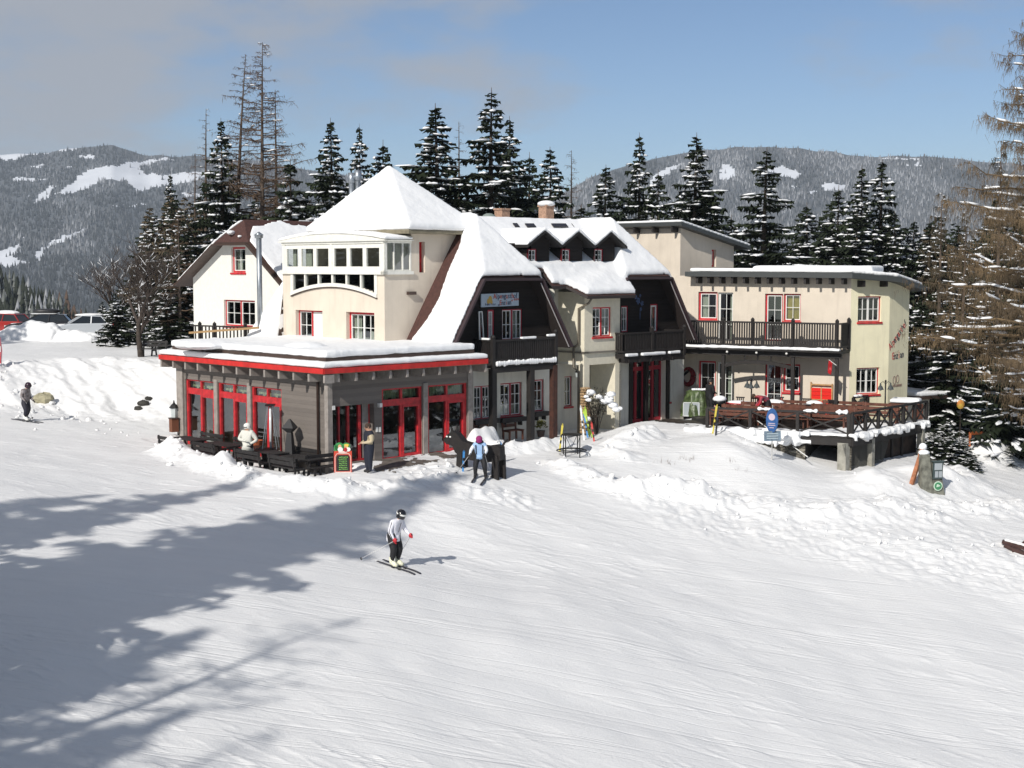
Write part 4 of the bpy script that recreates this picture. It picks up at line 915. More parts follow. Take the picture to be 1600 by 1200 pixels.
# ================================================================== 5. annex
AN = thing('annex_house', 'two-storey beige and cream annex with a long dark balcony beside the sun terrace', 'building', (12, 71, 0))
A0 = Vector((9.33, 72, 0)); AD = Vector((.875, -.485, 0)).normalized(); A1 = A0 + AD * 8.05; A2 = A1 + Vector((.93, .368, 0)).normalized() * 2.26; A3 = A2 + E1 * 1.82; A4 = A3 + Vector((-.3, .95, 0)) * 6; A5 = A0 + Vector((.485, .875, 0)) * 6.5
wa = Wall(A0, A1, -2.2, 7.15); wc = Wall(A1, A2, -2.2, 7.1, poly=[(0, -2.2), (2.26, -2.2), (2.26, 6.93), (0, 7.1)]); ws = Wall(A2, A3, -2.2, 6.9, poly=[(0, -2.2), (1.82, -2.2), (1.82, 6.45), (0, 6.93)])
window(AN, wa, wa.rect(1091, 456, 1121, 500), leaves=1, mc=2, mr=2, fw=.09, curt=[(.1, .42, 0, 1, None)])
window(AN, wa, wa.rect(1122, 457, 1145, 533), leaves=1, mc=2, mr=3, frame=M_WPAINT, fw=.04, sill=False, curt=[(.7, 1, 0, 1, None)], name='balcony_door')
window(AN, wa, wa.rect(1195, 459, 1223, 533), leaves=1, mc=2, mr=3, fw=.08, sill=False, name='balcony_door')
window(AN, wa, wa.rect(1224.5, 459, 1251, 502), leaves=1, mc=2, mr=2, fw=.06, curt=[(.03, .97, 0.02, 1, M_YCURT)])
zf = -.22
r_ = wa.rect(1091, 564, 1118, 650); window(AN, wa, (r_[0], 0.36, r_[2], r_[3]), leaves=1, mc=2, mr=3, fw=.09, sill=False, name='terrace_door')
r_ = wa.rect(1120, 566, 1144, 650); window(AN, wa, (r_[0], 0.36, r_[2], r_[3]), leaves=1, mc=2, mr=3, fw=.05, frame=M_WPAINT, sill=False, name='terrace_door', curt=[(.6, 1, 0, .8, None)])
r_ = wa.rect(1195, 567, 1222, 640); window(AN, wa, (r_[0], 0.45, r_[2], r_[3]), leaves=1, mc=2, mr=3, fw=.08, sill=False, name='terrace_door')
window(AN, wa, wa.rect(1223.5, 569, 1250, 613), leaves=1, mc=2, mr=2, fw=.09)
window(AN, wc, wc.rect(1340.5, 463, 1377, 503), leaves=2, mc=2, mr=2, mull=M_WPAINT, fw=.05)
window(AN, wc, wc.rect(1338, 574.5, 1374, 616), leaves=2, mc=2, mr=2, mull=M_WPAINT, fw=.05)
wall_part(AN, [wa, Wall(A0 - AD * 1.5, A0, -2.2, 7.15), Wall(A3, A4, -2.2, 6.3), Wall(A4, A5, -2.2, 6.3), Wall(A5, A0, -2.2, 7.0)], M_PLAST)
wall_part(AN, [wc, ws], M_CREAM, 'corner_wall')
nA = wa.n; nC = wc.n; nS = ws.n
def zz(p, z): q = Vector(p); q.z = z; return q
rp = [zz(A0 - AD * .25 + nA * .75, 7.36), zz(A1 + nA * .75 + AD * .25, 7.30), zz(A2 + nC * .5 + nS * .25, 7.10), zz(A3 + nS * .5 + E1 * .75, 6.62), zz(A4, 6.45), zz(A5, 6.9)]
cen = sum(rp, Vector()) / 6; cen.z = 7.2
rb = MB()
for i in range(6): slab(rb, [rp[i], rp[(i + 1) % 6], cen], .24)
ro = rb.build('roof', mat('dark_green_grey_sheet', (0.05, 0.055, 0.055)), AN)
sn = MB()
ins = [p.lerp(cen, .03) for p in rp]
for i in range(6): lift(sn, [[ins[i], ins[(i + 1) % 6], cen]], .2)
u_ = [A0 + AD * 2.5 - nA * 1.6, A0 + AD * 8.6 - nA * 1.6, A0 + AD * 8.6 - nA * 4.0, A0 + AD * 2.5 - nA * 4]
lift(sn, [[zz(p, 7.3) for p in u_]], .36)
snow_solid('snow_cover', sn, ro, vox=.08, smooth=6, disp=.05)
rt = MB()
for s in np.arange(.35, 8.2, .62): rafter(rt, wa.pt(s, 7.08), nA, .62, w=.12)
rt.build('rafter_tail', M_DTIM, ro)
rt = MB()
for s in (.4, 1.7): rafter(rt, wc.pt(s, 6.95), nC, .5, w=.12)
rt.build('rafter_tail', M_DTIM, ro)
# annex balcony
BD = 1.45; zf2 = 3.62
fb = MB(); fb.prism([wa.pt(-.6, zf2 - .18), wa.pt(-.6, zf2 - .18, BD), wa.pt(8.0, zf2 - .18, BD), wa.pt(8.05, zf2 - .18)], (0, 0, .16)); fb.beam(wa.pt(-.6, zf2 - .27, BD - .1), wa.pt(8.05, zf2 - .27, BD - .1), .16, .2)
f = fb.build('balcony', M_DTIM, AN)
pts = [wa.pt(-.5, 0, BD - .12), wa.pt(7.95, 0, BD - .12), wa.pt(8.0, 0, .1)]
zr = wa.hit(1200, 504, BD - .12)[1]
railing_part(f, pts, zf2 + .05, zr, [(wa.pt(wa.hit(u, 510, BD - .12)[0], 0, BD - .12), zf2, zr + .12) for u in (1130, 1176, 1239, 1308)] + [(wa.pt(8.0, 0, .1), zf2, zr + .16)], bal=.125, pw=.13)
zg = .3
for u in (1130, 1238.5, 1307):
    p = wa.pt(wa.hit(u, 600, BD - .15)[0], 0, BD - .15); pm = MB(); pm.box(p + UP * ((zf2 - .3 + zg) / 2), (.16, .16, zf2 - .3 - zg), rz=math.atan2(AD.y, AD.x)); pm.build('post', M_DTIM, f)
ab_ = MB(); sA = wa.hit(1133, 565, BD - .15)[0]; sB = wa.hit(1236, 565, BD - .15)[0]
prev = None
for k in range(13):
    t = k / 12; s = sA + (sB - sA) * t; z = 2.72 + .22 * (1 - (2 * t - 1)**2); p = wa.pt(s, z, BD - .15)
    if prev is not None: ab_.beam(prev, p, .12, .17)
    prev = p
for t in (.3, .5, .7): s = sA + (sB - sA) * t; ab_.beam(wa.pt(s, 2.95, BD - .15), wa.pt(s, 3.3, BD - .15), .06, .06)
ab_.build('arched_brace', M_DTIM, f)
sn = MB(); sn.prism([wa.pt(-.2, zf2 - .03, BD - .05), wa.pt(8.0, zf2 - .03, BD - .05), wa.pt(8.0, zf2 - .03, BD + .22), wa.pt(-.2, zf2 - .03, BD + .22)], (0, 0, .13))
rnd = random.Random(5)
for k in range(30): sn.ball(wa.pt(rnd.uniform(0, 7.8), zf2 + .04, BD + .1), rnd.uniform(.1, .35), .12, .09)
snow_solid('snow_cover', sn, f, vox=.045, smooth=3, disp=.05)
eb = MB(); eb.prism([wa.pt(-.6, zf2 - .12, BD), wa.pt(8.1, zf2 - .12, BD), wa.pt(8.1, zf2 - .10, BD + .3), wa.pt(-.6, zf2 - .10, BD + .3)], (0, 0, .06)); eb.build('eaves_board', M_DTIM, f)
lb = MB()
for u in (1135, 1181, 1228): p = wa.pt(wa.hit(u, 543, BD + .3)[0], 3.42, BD + .2); lb.ball(p, .06, .06, .06)
lb.build('globe_lamp', M_WPAINT, f, smooth=True)
# lettering painted on the end wall
tx = MB(); tm = MB(); 
def wtext(w, txt, size, uv0, uv1, colors, sx=1.0, off=.012):
    a = w.hit(*uv0); b = w.hit(*uv1); p0 = w.pt(a[0], a[1], off); p1 = w.pt(b[0], b[1], off); d = (p1 - p0); L = d.length; d.normalize(); up = w.n.cross(d) * 1.0
    n = len(txt)
    for k, ch in enumerate(txt):
        if ch == ' ': continue
        put_text(colors[k % len(colors)], ch, size, p0 + d * (L * (k + .5) / n), d, up, sx)
wtext(ws, 'Alpengasthof', .52, (1391.5, 547), (1417, 507), [tx, tm], sx=.75)
wtext(ws, 'Enzian', .50, (1394, 562), (1412, 558), [tx, tm, tm], sx=.8)
tx.build('painted_lettering', mat('red_lettering', (0.5, 0.03, 0.04)), AN); tm.build('painted_lettering', mat('dark_blue_lettering', (0.03, 0.035, 0.06)), AN)
tf = MB(); wtext(ws, 'SCHILCHERHAUS', .17, (1394, 605), (1409, 603), [tf], sx=.6)
for (u, v) in ((1397, 594), (1402, 592)):
    s, z = ws.hit(u, v)
    for k in range(10): t0, t1 = k * .628, (k + 1) * .628; tf.beam(ws.pt(s + .13 * math.cos(t0), z + .2 * math.sin(t0), .012), ws.pt(s + .13 * math.cos(t1), z + .2 * math.sin(t1), .012), .012, .02, up=ws.n)
tf.build('painted_lettering', mat('faint_brown_lettering', (0.22, 0.13, 0.11)), AN)
# ================================================================== 6. white gabled house at the left rear
LH = thing('white_gabled_house', 'white house with a half-hipped rust-red roof behind the steel flue', 'building', ab(7, 16.7, 2.5))
lw = Wall(ab(7, 22), ab(7, 12), 1.5, 9.2, poly=[(.85, 1.5), (9.0, 1.5), (9.0, 7.05), (6.85, 8.8), (3.8, 8.8), (.85, 7.1)])
window(LH, lw, lw.rect(361.5, 386, 383.5, 426), leaves=1, mc=2, mr=2, fw=.09, rec=.14, curt=[(.0, .45, 0, 1, None), (.6, 1, 0, 1, None)])
window(LH, lw, lw.rect(350, 469, 398.5, 510), leaves=2, mc=2, mr=2, fw=.07, rec=.14)
wall_part(LH, [lw, Wall(ab(7, 13.0), ab(14, 13.0), 1.5, 7.0), Wall(ab(14, 21.2), ab(7, 21.15), 1.5, 7.0), Wall(ab(14, 13.0), ab(14, 21.2), 1.5, 7.0)], mat('white_render', (0.72, 0.71, 0.66), rough=.9, noise=.05))
# roof: ridge along E1 at b 16.7
bc, zE, zH, zR = 16.7, 6.72, 8.82, 9.95
Lf = [ab(6.5, bc + 5.3, zE), ab(14.5, bc + 5.3, zE), ab(14.5, bc, zR), ab(7.25, bc, zR), ab(6.5, bc + 1.52, zH)]
Rt = [ab(6.5, bc - 4.6, zE - .0), ab(6.5, bc - 1.52, zH), ab(7.25, bc, zR), ab(14.5, bc, zR), ab(14.5, bc - 4.6, zE)]
Hp = [ab(6.5, bc + 1.52, zH), ab(7.25, bc, zR), ab(6.5, bc - 1.52, zH)]
rb = MB(); [slab(rb, P_, .16) for P_ in (Lf, Rt, Hp)]; ro = rb.build('roof', [M_ROOFR, M_BROWN], LH)
vb = MB()
pts = [ab(6.44, bc + 5.3, zE - .12), ab(6.44, bc + 1.52, zH - .12), ab(6.44, bc - 1.52, zH - .12), ab(6.44, bc - 4.6, zE - .12)]
for p, q in zip(pts[:-1], pts[1:]): vb.beam(p, q, .08, .24, up=-E1)
vb.build('verge_board', M_BROWN, ro)
sn = MB(); lift(sn, [[ab(6.5, bc + 5.3, zE), ab(14.5, bc + 5.3, zE), ab(14.5, bc + .2, zR - .05), ab(7.3, bc + .5, zR - .15), ab(6.5, bc + 1.52, zH)]], .2)
sn2 = [ab(6.45, bc - 4.65, zE)]
rnd = random.Random(6); top = []
for k in range(14): a_ = 7.3 + k * .5; top.append(ab(a_, bc - rnd.uniform(.15, .75), zR)); 
def onR(p):   # height of the right roof plane under p
    dx = Vector((p.x, p.y, 0)) - PO; b = dx.dot(E2); return zR - (bc - b) / 4.6 * (zR - zE)
poly = [ab(6.45, bc - 4.65, zE), ab(6.5, bc - 1.6, zH)] + [zz(p, onR(p)) for p in top] + [ab(14.4, bc - 4.65, zE)]
lift(sn, [poly], .17); rnd2 = random.Random(9)
sn.ball(ab(6.7, bc + .3, 9.3), .25, .4, .12); sn.ball(ab(6.6, bc - .6, 9.1), .15, .2, .08)
snow_solid('snow_cover', sn, ro, vox=.08, smooth=4, disp=.07)
# snowed-in pent roof leaning against the tower
pn = MB(); P_ = [ab(5.9, 11.1, 6.95), ab(6.9, 11.1, 6.95), ab(6.9, 13.3, 4.2), ab(5.6, 13.3, 4.2), ab(5.2, 11.1, 4.2)]
pn.add([ab(5.75, 11.1, 6.9), ab(5.75, 13.6, 4.0), ab(5.3, 11.1, 4.0), ab(5.3, 13.6, 4.0), ab(7.2, 11.1, 6.9), ab(7.2, 13.6, 4.0), ab(7.2, 11.1, 4.0)], [(0, 1, 3, 2), (0, 4, 5, 1), (4, 6, 5), (2, 3, 1), (0, 2, 6, 4), (2, 3, 5, 6)])
po = pn.build('pent_roof', M_BROWN, LH)
sn = MB(); sn.add([p + Vector((0, 0, .15)) for p in (ab(5.7, 11.1, 6.9), ab(5.7, 13.7, 4.0), ab(5.15, 11.1, 4.0), ab(5.15, 13.7, 4.0), ab(7.2, 11.1, 6.9), ab(7.2, 13.7, 4.0), ab(7.2, 11.1, 3.8))], [(0, 1, 3, 2), (0, 4, 5, 1), (4, 6, 5), (2, 3, 1), (0, 2, 6, 4), (2, 3, 5, 6)])
snow_solid('snow_cover', sn, po, vox=.08, smooth=3, disp=.05)
fl = MB(); p = at(405.5, 440, 66.5); zt = at(405.5, 368, 66.5).z
fl.tube([(p.x, p.y, 3.9), (p.x, p.y, zt)], .125, 14); fl.lathe([(.13, zt - .15), (.2, zt - .1), (.2, zt), (.24, zt + .02), (.02, zt + .18)], (p.x, p.y, 0), n=14)
tag(fl.build('steel_flue', M_METAL, None, smooth=True), 'tall galvanised steel flue pipe standing in front of the white gable', 'flue pipe')
rl = thing('roof_terrace_railing', 'dark wooden railing with pointed posts below the white gable', 'railing', at(352, 515, 68))
P0_ = at(300, 520, 69); P1_ = at(405, 520, 66.8); z0_, z1_ = at(350, 526, 68).z, at(350, 510, 68).z
railing(rl, [(P0_.x, P0_.y), (P1_.x, P1_.y)], z0_ - .3, z1_, post_at=[(at(u, 500, 69 - 2.2 * (u - 300) / 105).x, at(u, 500, 69 - 2.2 * (u - 300) / 105).y) for u in (312, 335, 383)], bal=.22)
bm_ = MB(); bm_.beam(at(296, 520, 68), at(404, 512, 66), .1, .1); bm_.build('pole', mat('raw_wood_pole', (0.35, 0.22, 0.10)), rl)
# lean-to shed beyond the annex
SH = thing('lean_to_shed', 'low grey shed with a snow-covered flat roof beyond the annex end wall', 'shed', at(1445, 640, 73))
pa = at(1418, 640, 72.5); pb_ = at(1452, 640, 73.5)
sw_ = Wall((pa.x, pa.y), (pb_.x, pb_.y), -2.6, at(1440, 620, 73).z); wall_part(SH, [sw_, Wall((pb_.x, pb_.y), (pb_.x - 1, pb_.y + 4), -2.6, sw_.z1), Wall((pa.x - 1, pa.y + 4), (pa.x, pa.y), -2.6, sw_.z1)], M_WHITE)
rb = MB(); q = [zz(sw_.pt(-.3, 0, .7), sw_.z1 + .12), zz(sw_.pt(sw_.L + .6, 0, .7), sw_.z1 + .05), zz(sw_.pt(sw_.L + .6, 0, -4), sw_.z1 + .1), zz(sw_.pt(-.3, 0, -4), sw_.z1 + .12)]
slab(rb, q, .16); ro = rb.build('roof', M_BROWN, SH); sn = MB(); lift(sn, [q], .22); snow_solid('snow_cover', sn, ro, vox=.06, smooth=4, disp=.04)
# ================================================================== 7. terrace
TZ = .30
T0 = atz(1331, 684, TZ - .02); TE = (atz(1447, 661, TZ) - T0); TEl = TE.length; TE.normalize(); TF = Vector((-.918, .396, 0)).normalized()
T1 = T0 + TE * TEl; T2 = T0 + TF * 7.2; 
TR = thing('sun_terrace', 'raised sun terrace with a stone retaining wall and an open storage bay below', 'terrace', zz(T0, -2))
dk = MB(); dk.prism([zz(T0, TZ - .2), zz(T1, TZ - .2), zz(T1 + Vector((-6, 5, 0)), TZ - .2), zz(A0 + nA * .05, TZ - .2), zz(T2, TZ - .2)], (0, 0, .2))
dk.beam(zz(T0, TZ - .22) - TE * .1, zz(T1, TZ - .22) + TE * .2, .25, .34); dk.beam(zz(T0, TZ - .22), zz(T0 + TF * 2.5, TZ - .22), .25, .3)
dk.build('deck', M_DTIM, TR)
wf = Wall(T2, T0, -3.2, TZ - .2); 
ml = [wf.hit(1258, 700)[0], wf.hit(1318, 700)[0]]
wf.holes.append((ml[0], -3.2, ml[1], -.05, .1)); wf.room = 3.5
M_STONE = bpy.data.materials.new('dark_rubble_stone'); M_STONE.use_nodes = True; t = M_STONE.node_tree; b = t.nodes['Principled BSDF']; b.inputs['Roughness'].default_value = .9
tc = N(t, 'ShaderNodeTexCoord'); mp = N(t, 'ShaderNodeMapping'); mp.inputs['Scale'].default_value = (1.2, 1.2, 3.5); t.links.new(tc.outputs['Object'], mp.inputs[0])
vo = N(t, 'ShaderNodeTexVoronoi'); vo.inputs['Scale'].default_value = 2.2; t.links.new(mp.outputs[0], vo.inputs['Vector'])
cr_ = N(t, 'ShaderNodeMix', data_type='RGBA'); cr_.inputs['A'].default_value = (.05, .045, .035, 1); cr_.inputs['B'].default_value = (.24, .22, .18, 1); sp_ = N(t, 'ShaderNodeSeparateColor'); t.links.new(vo.outputs['Color'], sp_.inputs[0]); t.links.new(sp_.outputs[0], cr_.inputs['Factor']); t.links.new(cr_.outputs['Result'], b.inputs['Base Color'])
vd = N(t, 'ShaderNodeTexVoronoi', feature='DISTANCE_TO_EDGE'); vd.inputs['Scale'].default_value = 2.2; t.links.new(mp.outputs[0], vd.inputs['Vector']); bp = N(t, 'ShaderNodeBump'); bp.inputs['Distance'].default_value = .1; mr_ = N(t, 'ShaderNodeMapRange'); mr_.inputs['From Max'].default_value = .12; t.links.new(vd.outputs[0], mr_.inputs[0]); t.links.new(mr_.outputs[0], bp.inputs['Height']); t.links.new(bp.outputs[0], b.inputs['Normal'])
wall_part(TR, [wf], M_STONE, 'stone_wall')
cp = MB(); cp.box(zz(T0 + TF * .3 - TE * .02, -1.4), (.42, .42, 2.9), rz=math.atan2(.694, .72)); 
for k in (1.75,): cp.box(zz(T0 + TE * k, -1.25), (.22, .3, 2.7), rz=math.atan2(.694, .72))
cp.box(zz(T0 + TE * 6.8, -1.25), (.22, .3, 2.7), rz=math.atan2(.694, .72)); cp.build('concrete_pillar', mat('stained_concrete', (0.30, 0.29, 0.25), rough=.9, noise=.35, nscale=3), TR)
sd = Wall(T0 - UP * 0, T1, -3.2, TZ - .2); sb_ = MB(); sd.bar(sb_, .3, -3.2, sd.L - .1, TZ - .22, -.5, -.42); sb_.build('side_boards', mat('damp_brown_boards', (0.035, 0.022, 0.016), rough=.8, noise=.7, nscale=2.5), TR)
wm = MB()
for k in range(46):
    s = .35 + k * .055
    for sg in (1, -1): wm.beam(sd.pt(s, -1.7, -.1), sd.pt(s + sg * 1.0, .05, -.1), .012, .012)
wm.build('wire_mesh', mat('grey_wire', (0.10, 0.10, 0.09)), TR)
pf = MB()
for s in (2.6, 3.6, 4.6, 5.6): sd.bar(pf, s - .08, -3, s + .08, TZ - .2, -.42, -.34)
pf.build('batten', M_DTIM, TR)
sn = MB(); sd.bar(sn, -.1, TZ + .0, sd.L + .15, TZ + .16, -.35, .12); wf.bar(sn, 1.0, TZ, wf.L + .1, TZ + .14, -.9, .05)
wf.bar(sn, .2, TZ, wf.L - 2.3, TZ + .14, -.9, .12)
rnd = random.Random(11)
for k in range(70): sn.box(sd.pt(rnd.uniform(0, sd.L), TZ + rnd.uniform(-.12, .08), rnd.uniform(.0, .12)), (rnd.uniform(.1, .5), rnd.uniform(.1, .3), rnd.uniform(.1, .28)), rz=rnd.uniform(0, 3), rx=rnd.uniform(-.4, .4))
wf.bar(sn, .0, TZ - .30, ml[0] - .3, TZ + .08, -.2, .10)
for k in range(60): sn.box(wf.pt(rnd.uniform(0, ml[0] + .1), TZ + rnd.uniform(-.42, .12), rnd.uniform(.0, .22)), (rnd.uniform(.2, .7), rnd.uniform(.1, .35), rnd.uniform(.1, .3)), rz=rnd.uniform(0, 3), rx=rnd.uniform(-.5, .5))
for k in range(34): sn.ball(wf.pt(rnd.uniform(.2, wf.L - 2.0), TZ + rnd.uniform(-.08, .08), rnd.uniform(-.3, .15)), rnd.uniform(.1, .4), rnd.uniform(.12, .3), rnd.uniform(.06, .2))
sn.prism([zz(T0 + TF * .3 + TE * .1, TZ), zz(T0 + TF * .3 + TE * 1.0, TZ), zz(T0 + TF * 6.9 + TE * 1.2, TZ), zz(T0 + TF * 6.9 + TE * .1, TZ)], (0, 0, .10))
sn.prism([zz(T0 + TF * .8 + TE * .6, TZ), zz(T1 - TE * .6 + TF * .3, TZ), zz(T1 - TE * .8 + TF * 1.6, TZ), zz(T0 + TF * 2.0 + TE * .8, TZ)], (0, 0, .12))
snow_solid('snow_cover', sn, TR, vox=.05, smooth=2, disp=.13)
def cross_fence(label, P, Q, z, n, name='cross_fence', h=1.0, snow=(), posts=None, xw=.07):
    th = thing(name, label, 'fence', zz(P, z)); d = (Q - P); L = d.length; d.normalize()
    r = MB(); r.beam(zz(P, z + h), zz(Q, z + h), .12, .09); 
    r.build('top_rail', M_DTIM, th)
    xs = [L * k / n for k in range(n + 1)] if posts is None else posts
    for x in xs:
        p = MB(); p.box(zz(P + d * x, z + h / 2 - .02), (.13, .13, h + .02), rz=math.atan2(d.y, d.x)); p.build('post', M_DTIM, th)
    for x0, x1 in zip(xs[:-1], xs[1:]):
        c = MB(); c.beam(zz(P + d * (x0 + .06), z + h - .08), zz(P + d * (x1 - .06), z + .12), .05, xw); c.beam(zz(P + d * (x0 + .06), z + .12), zz(P + d * (x1 - .06), z + h - .08), .045, xw * .95); c.build('cross_brace', M_DTIM, th)
    if snow:
        s = MB()
        for x0, x1, hh in snow:
          for q in range(5): s.ball(zz(P + d * (x0 + (x1 - x0) * (q + .5) / 5), z + h + .05), (x1 - x0) / 6, .11, hh * (.55 + .3 * math.sin(q * 2.3 + x0)), R=Matrix.Rotation(math.atan2(d.y, d.x), 3, 'Z'))
        snow_solid('snow_cover', s, th, vox=.04, smooth=2, disp=.03)
    return th
cross_fence('dark cross-braced fence along the right edge of the sun terrace', T0, T1, TZ + .02, 6)
cross_fence('dark cross-braced fence along the front edge of the sun terrace', T0 + TF * 6.4, T0 + TF * .15, TZ + .02, 3, snow=((2.3, 3.0, .12), (4.3, 4.9, .14), (5.7, 6.2, .16)), posts=[0, 1.95, 4.05, 6.25])
pA = atz(1333, 654, TZ); pB = atz(1376, 648, TZ)
cross_fence('short cross-braced fence below the cream corner window', pA, pB, TZ, 2, h=1.02, snow=((.1, .7, .12),))
# sign on the first gable
s0, z0, s1, z1 = tw1.rect(751.5, 458.5, 810, 478.5, .08)
dz = tw1.hit(810, 458, .08)[1]
SG = thing('hotel_sign', 'pale blue name board with coloured lettering above the balcony of the left gable', 'sign', tw1.pt((s0 + s1) / 2, z0, .1))
mb = MB(); tl_ = tw1.hit(751.5, 459.5, .08); tr_ = tw1.hit(810, 457, .08); br_ = tw1.hit(810, 477.5, .08); bl_ = tw1.hit(751.5, 480, .08)
mb.prism([tw1.pt(*bl_, .05), tw1.pt(*br_, .05), tw1.pt(*tr_, .05), tw1.pt(*tl_, .05)], tw1.n * .05); mb.build('board', mat('pale_blue_board', (0.42, 0.50, 0.58), rough=.5, noise=.06), SG)
t1 = MB(); t2 = MB(); t3 = MB()
wtext(tw1, 'Alpengasthof', .33, (769, 467), (806, 465.5), [t1, t2, t2], sx=.85, off=.115)
wtext(tw1, '„Enzian“', .31, (775, 477), (799, 475.5), [t2, t1, t2], sx=.85, off=.115)
wtext(tw1, 'Familiär', .16, (755, 477.5), (772, 477), [t2], sx=.8, off=.115)
wtext(tw1, '***', .26, (800, 472.5), (808, 472), [t1], sx=.9, off=.115)
t1.build('lettering', mat('orange_red_lettering', (0.55, 0.10, 0.05)), SG); t2.build('lettering', mat('navy_lettering', (0.05, 0.06, 0.12)), SG)
for (u, v, r_) in ((766, 468, .16), (763, 471, .12), (768, 472, .1)):
    s, z = tw1.hit(u, v, .11); t3.poly([tw1.pt(s + r_ * .7 * math.cos(k * .6), z + r_ * math.sin(k * .6), .112 + r_ * .01) for k in range(10)])
t3.build('emblem', mat('ochre_emblem', (0.5, 0.33, 0.08)), SG)

for o in list(C.objects):
    if o.type == 'MESH' and o.parent and o.name.split('.')[0] in ('rafter_tail', 'corner_post', 'concrete_pillar', 'wall_light', 'verge_board', 'sunlit_verge_line', 'console_beam', 'batten', 'skylight', 'globe_lamp'): explode(o)
# ------------------------------------------------------------------ mountains
def in_poly(u, v, poly):
    c = np.zeros(u.shape, bool); n = len(poly)
    for i in range(n):
        (x1, y1), (x2, y2) = poly[i], poly[(i + 1) % n]
        if y1 == y2: continue
        k = ((y1 > v) != (y2 > v)) & (u < (x2 - x1) * (v - y1) / (y2 - y1) + x1); c ^= k
    return c
def zl(p, s=3.3333, ox=0, oy=200): return [(x / s + ox, y / s + oy) for x, y in p]
CLEAR_L = [zl(p) for p in (
 [(285,350),(340,310),(400,270),(450,215),(600,195),(850,157),(905,160),(740,200),(730,220),(760,245),(890,240),(1000,232),(1100,250),(990,285),(860,300),(700,340),(690,300),(640,275),(530,270),(430,330),(360,345)],
 [(160,405),(240,310),(280,305),(260,360)], [(60,285),(80,258),(230,270),(100,280)],
 [(160,670),(250,600),(330,560),(460,520),(400,560),(240,625),(200,705)], [(-60,700),(-60,650),(0,640),(95,610),(70,680),(150,710),(20,730)],
 [(555,408),(640,392),(600,405)], [(670,415),(740,395),(740,405)], [(-200,160),(0,132),(250,108),(415,98),(380,115),(120,150),(60,170)],
 [(410,150),(495,143),(480,160),(410,163)], [(145,210),(240,185),(200,210)], [(75,580),(140,560),(110,578)], [(290,225),(380,190),(360,205)], [(130,355),(200,335),(160,352)], [(930,345),(1150,330),(1150,355),(960,365)])]
CLEAR_R = [zl(p, 4.2105, 860, 180) for p in ([(1100,390),(1135,320),(1190,340),(1220,390),(1180,430),(1130,430)], [(640,440),(700,380),(830,320),(880,320),(780,380),(740,430),(650,460)])]
CLEAR_R += [zl(p, 3.75, 1180, 200) for p in ([(60,245),(160,230),(250,255),(250,300),(130,285)], [(380,345),(400,325),(540,340),(500,365),(400,370)], [(280,390),(350,370),(350,385)], [(690,178),(760,180),(970,185),(960,195),(780,192)], [(870,215),(890,205),(890,235)], [(920,225),(950,205),(955,222)], [(200,350),(240,335),(235,365)])]
def hill(name, u0, u1, ridge, vb, Y0, Y1, pw, seed, clears):
    us = np.arange(u0, u1, 4.0); ts = np.linspace(0, 1, 190); U, T = np.meshgrid(us, ts)
    vr = np.interp(U, [r[0] for r in ridge], [r[1] for r in ridge]) + (vnoise(U / 25, U * 0, seed) - .5) * 4
    V = vb + (vr - vb) * T
    Y = Y0 + (Y1 - Y0) * T**pw * (1 + 0.0 * U)
    Y = Y * (1 + 0.10 * (fbm(U / 160 + V / 120, V / 60, 3, seed + 3) - .5) * np.sin(np.pi * T))
    X = (U - 800) / F * Y; yy = (600 - V) / F; Z = ZC + (-SP + yy * CP) / (CP + yy * SP) * Y
    X = (U - 800) / F / (CP + yy * SP) * Y
    # back side
    Xb = np.vstack([X, X[-1:] * 1.12, X[-1:] * 1.3]); Yb = np.vstack([Y, Y[-1:] * 1.12, Y[-1:] * 1.3]); Zb = np.vstack([Z, Z[-1:] - 80, Z[-1:] - 500])
    return U, V, X, Y, Z, Xb, Yb, Zb
M_HILL = mat('far_snowfield', (0.72, 0.75, 0.80), rough=0.8, noise=.08, nscale=.01)
M_FD = mat('far_forest_dark', (0.045, 0.050, 0.050), rough=.9, spec=.1); M_FF = mat('far_forest_frosted', (0.135, 0.14, 0.145), rough=.9, spec=.1); M_FW = mat('far_forest_snowy', (0.30, 0.31, 0.325), rough=.9, spec=.1); M_FB = mat('far_brown_wood', (0.10, 0.065, 0.045), rough=.9)
M_FFL = mat('far_forest_floor', (0.12, 0.13, 0.14), rough=.95, spec=.05)
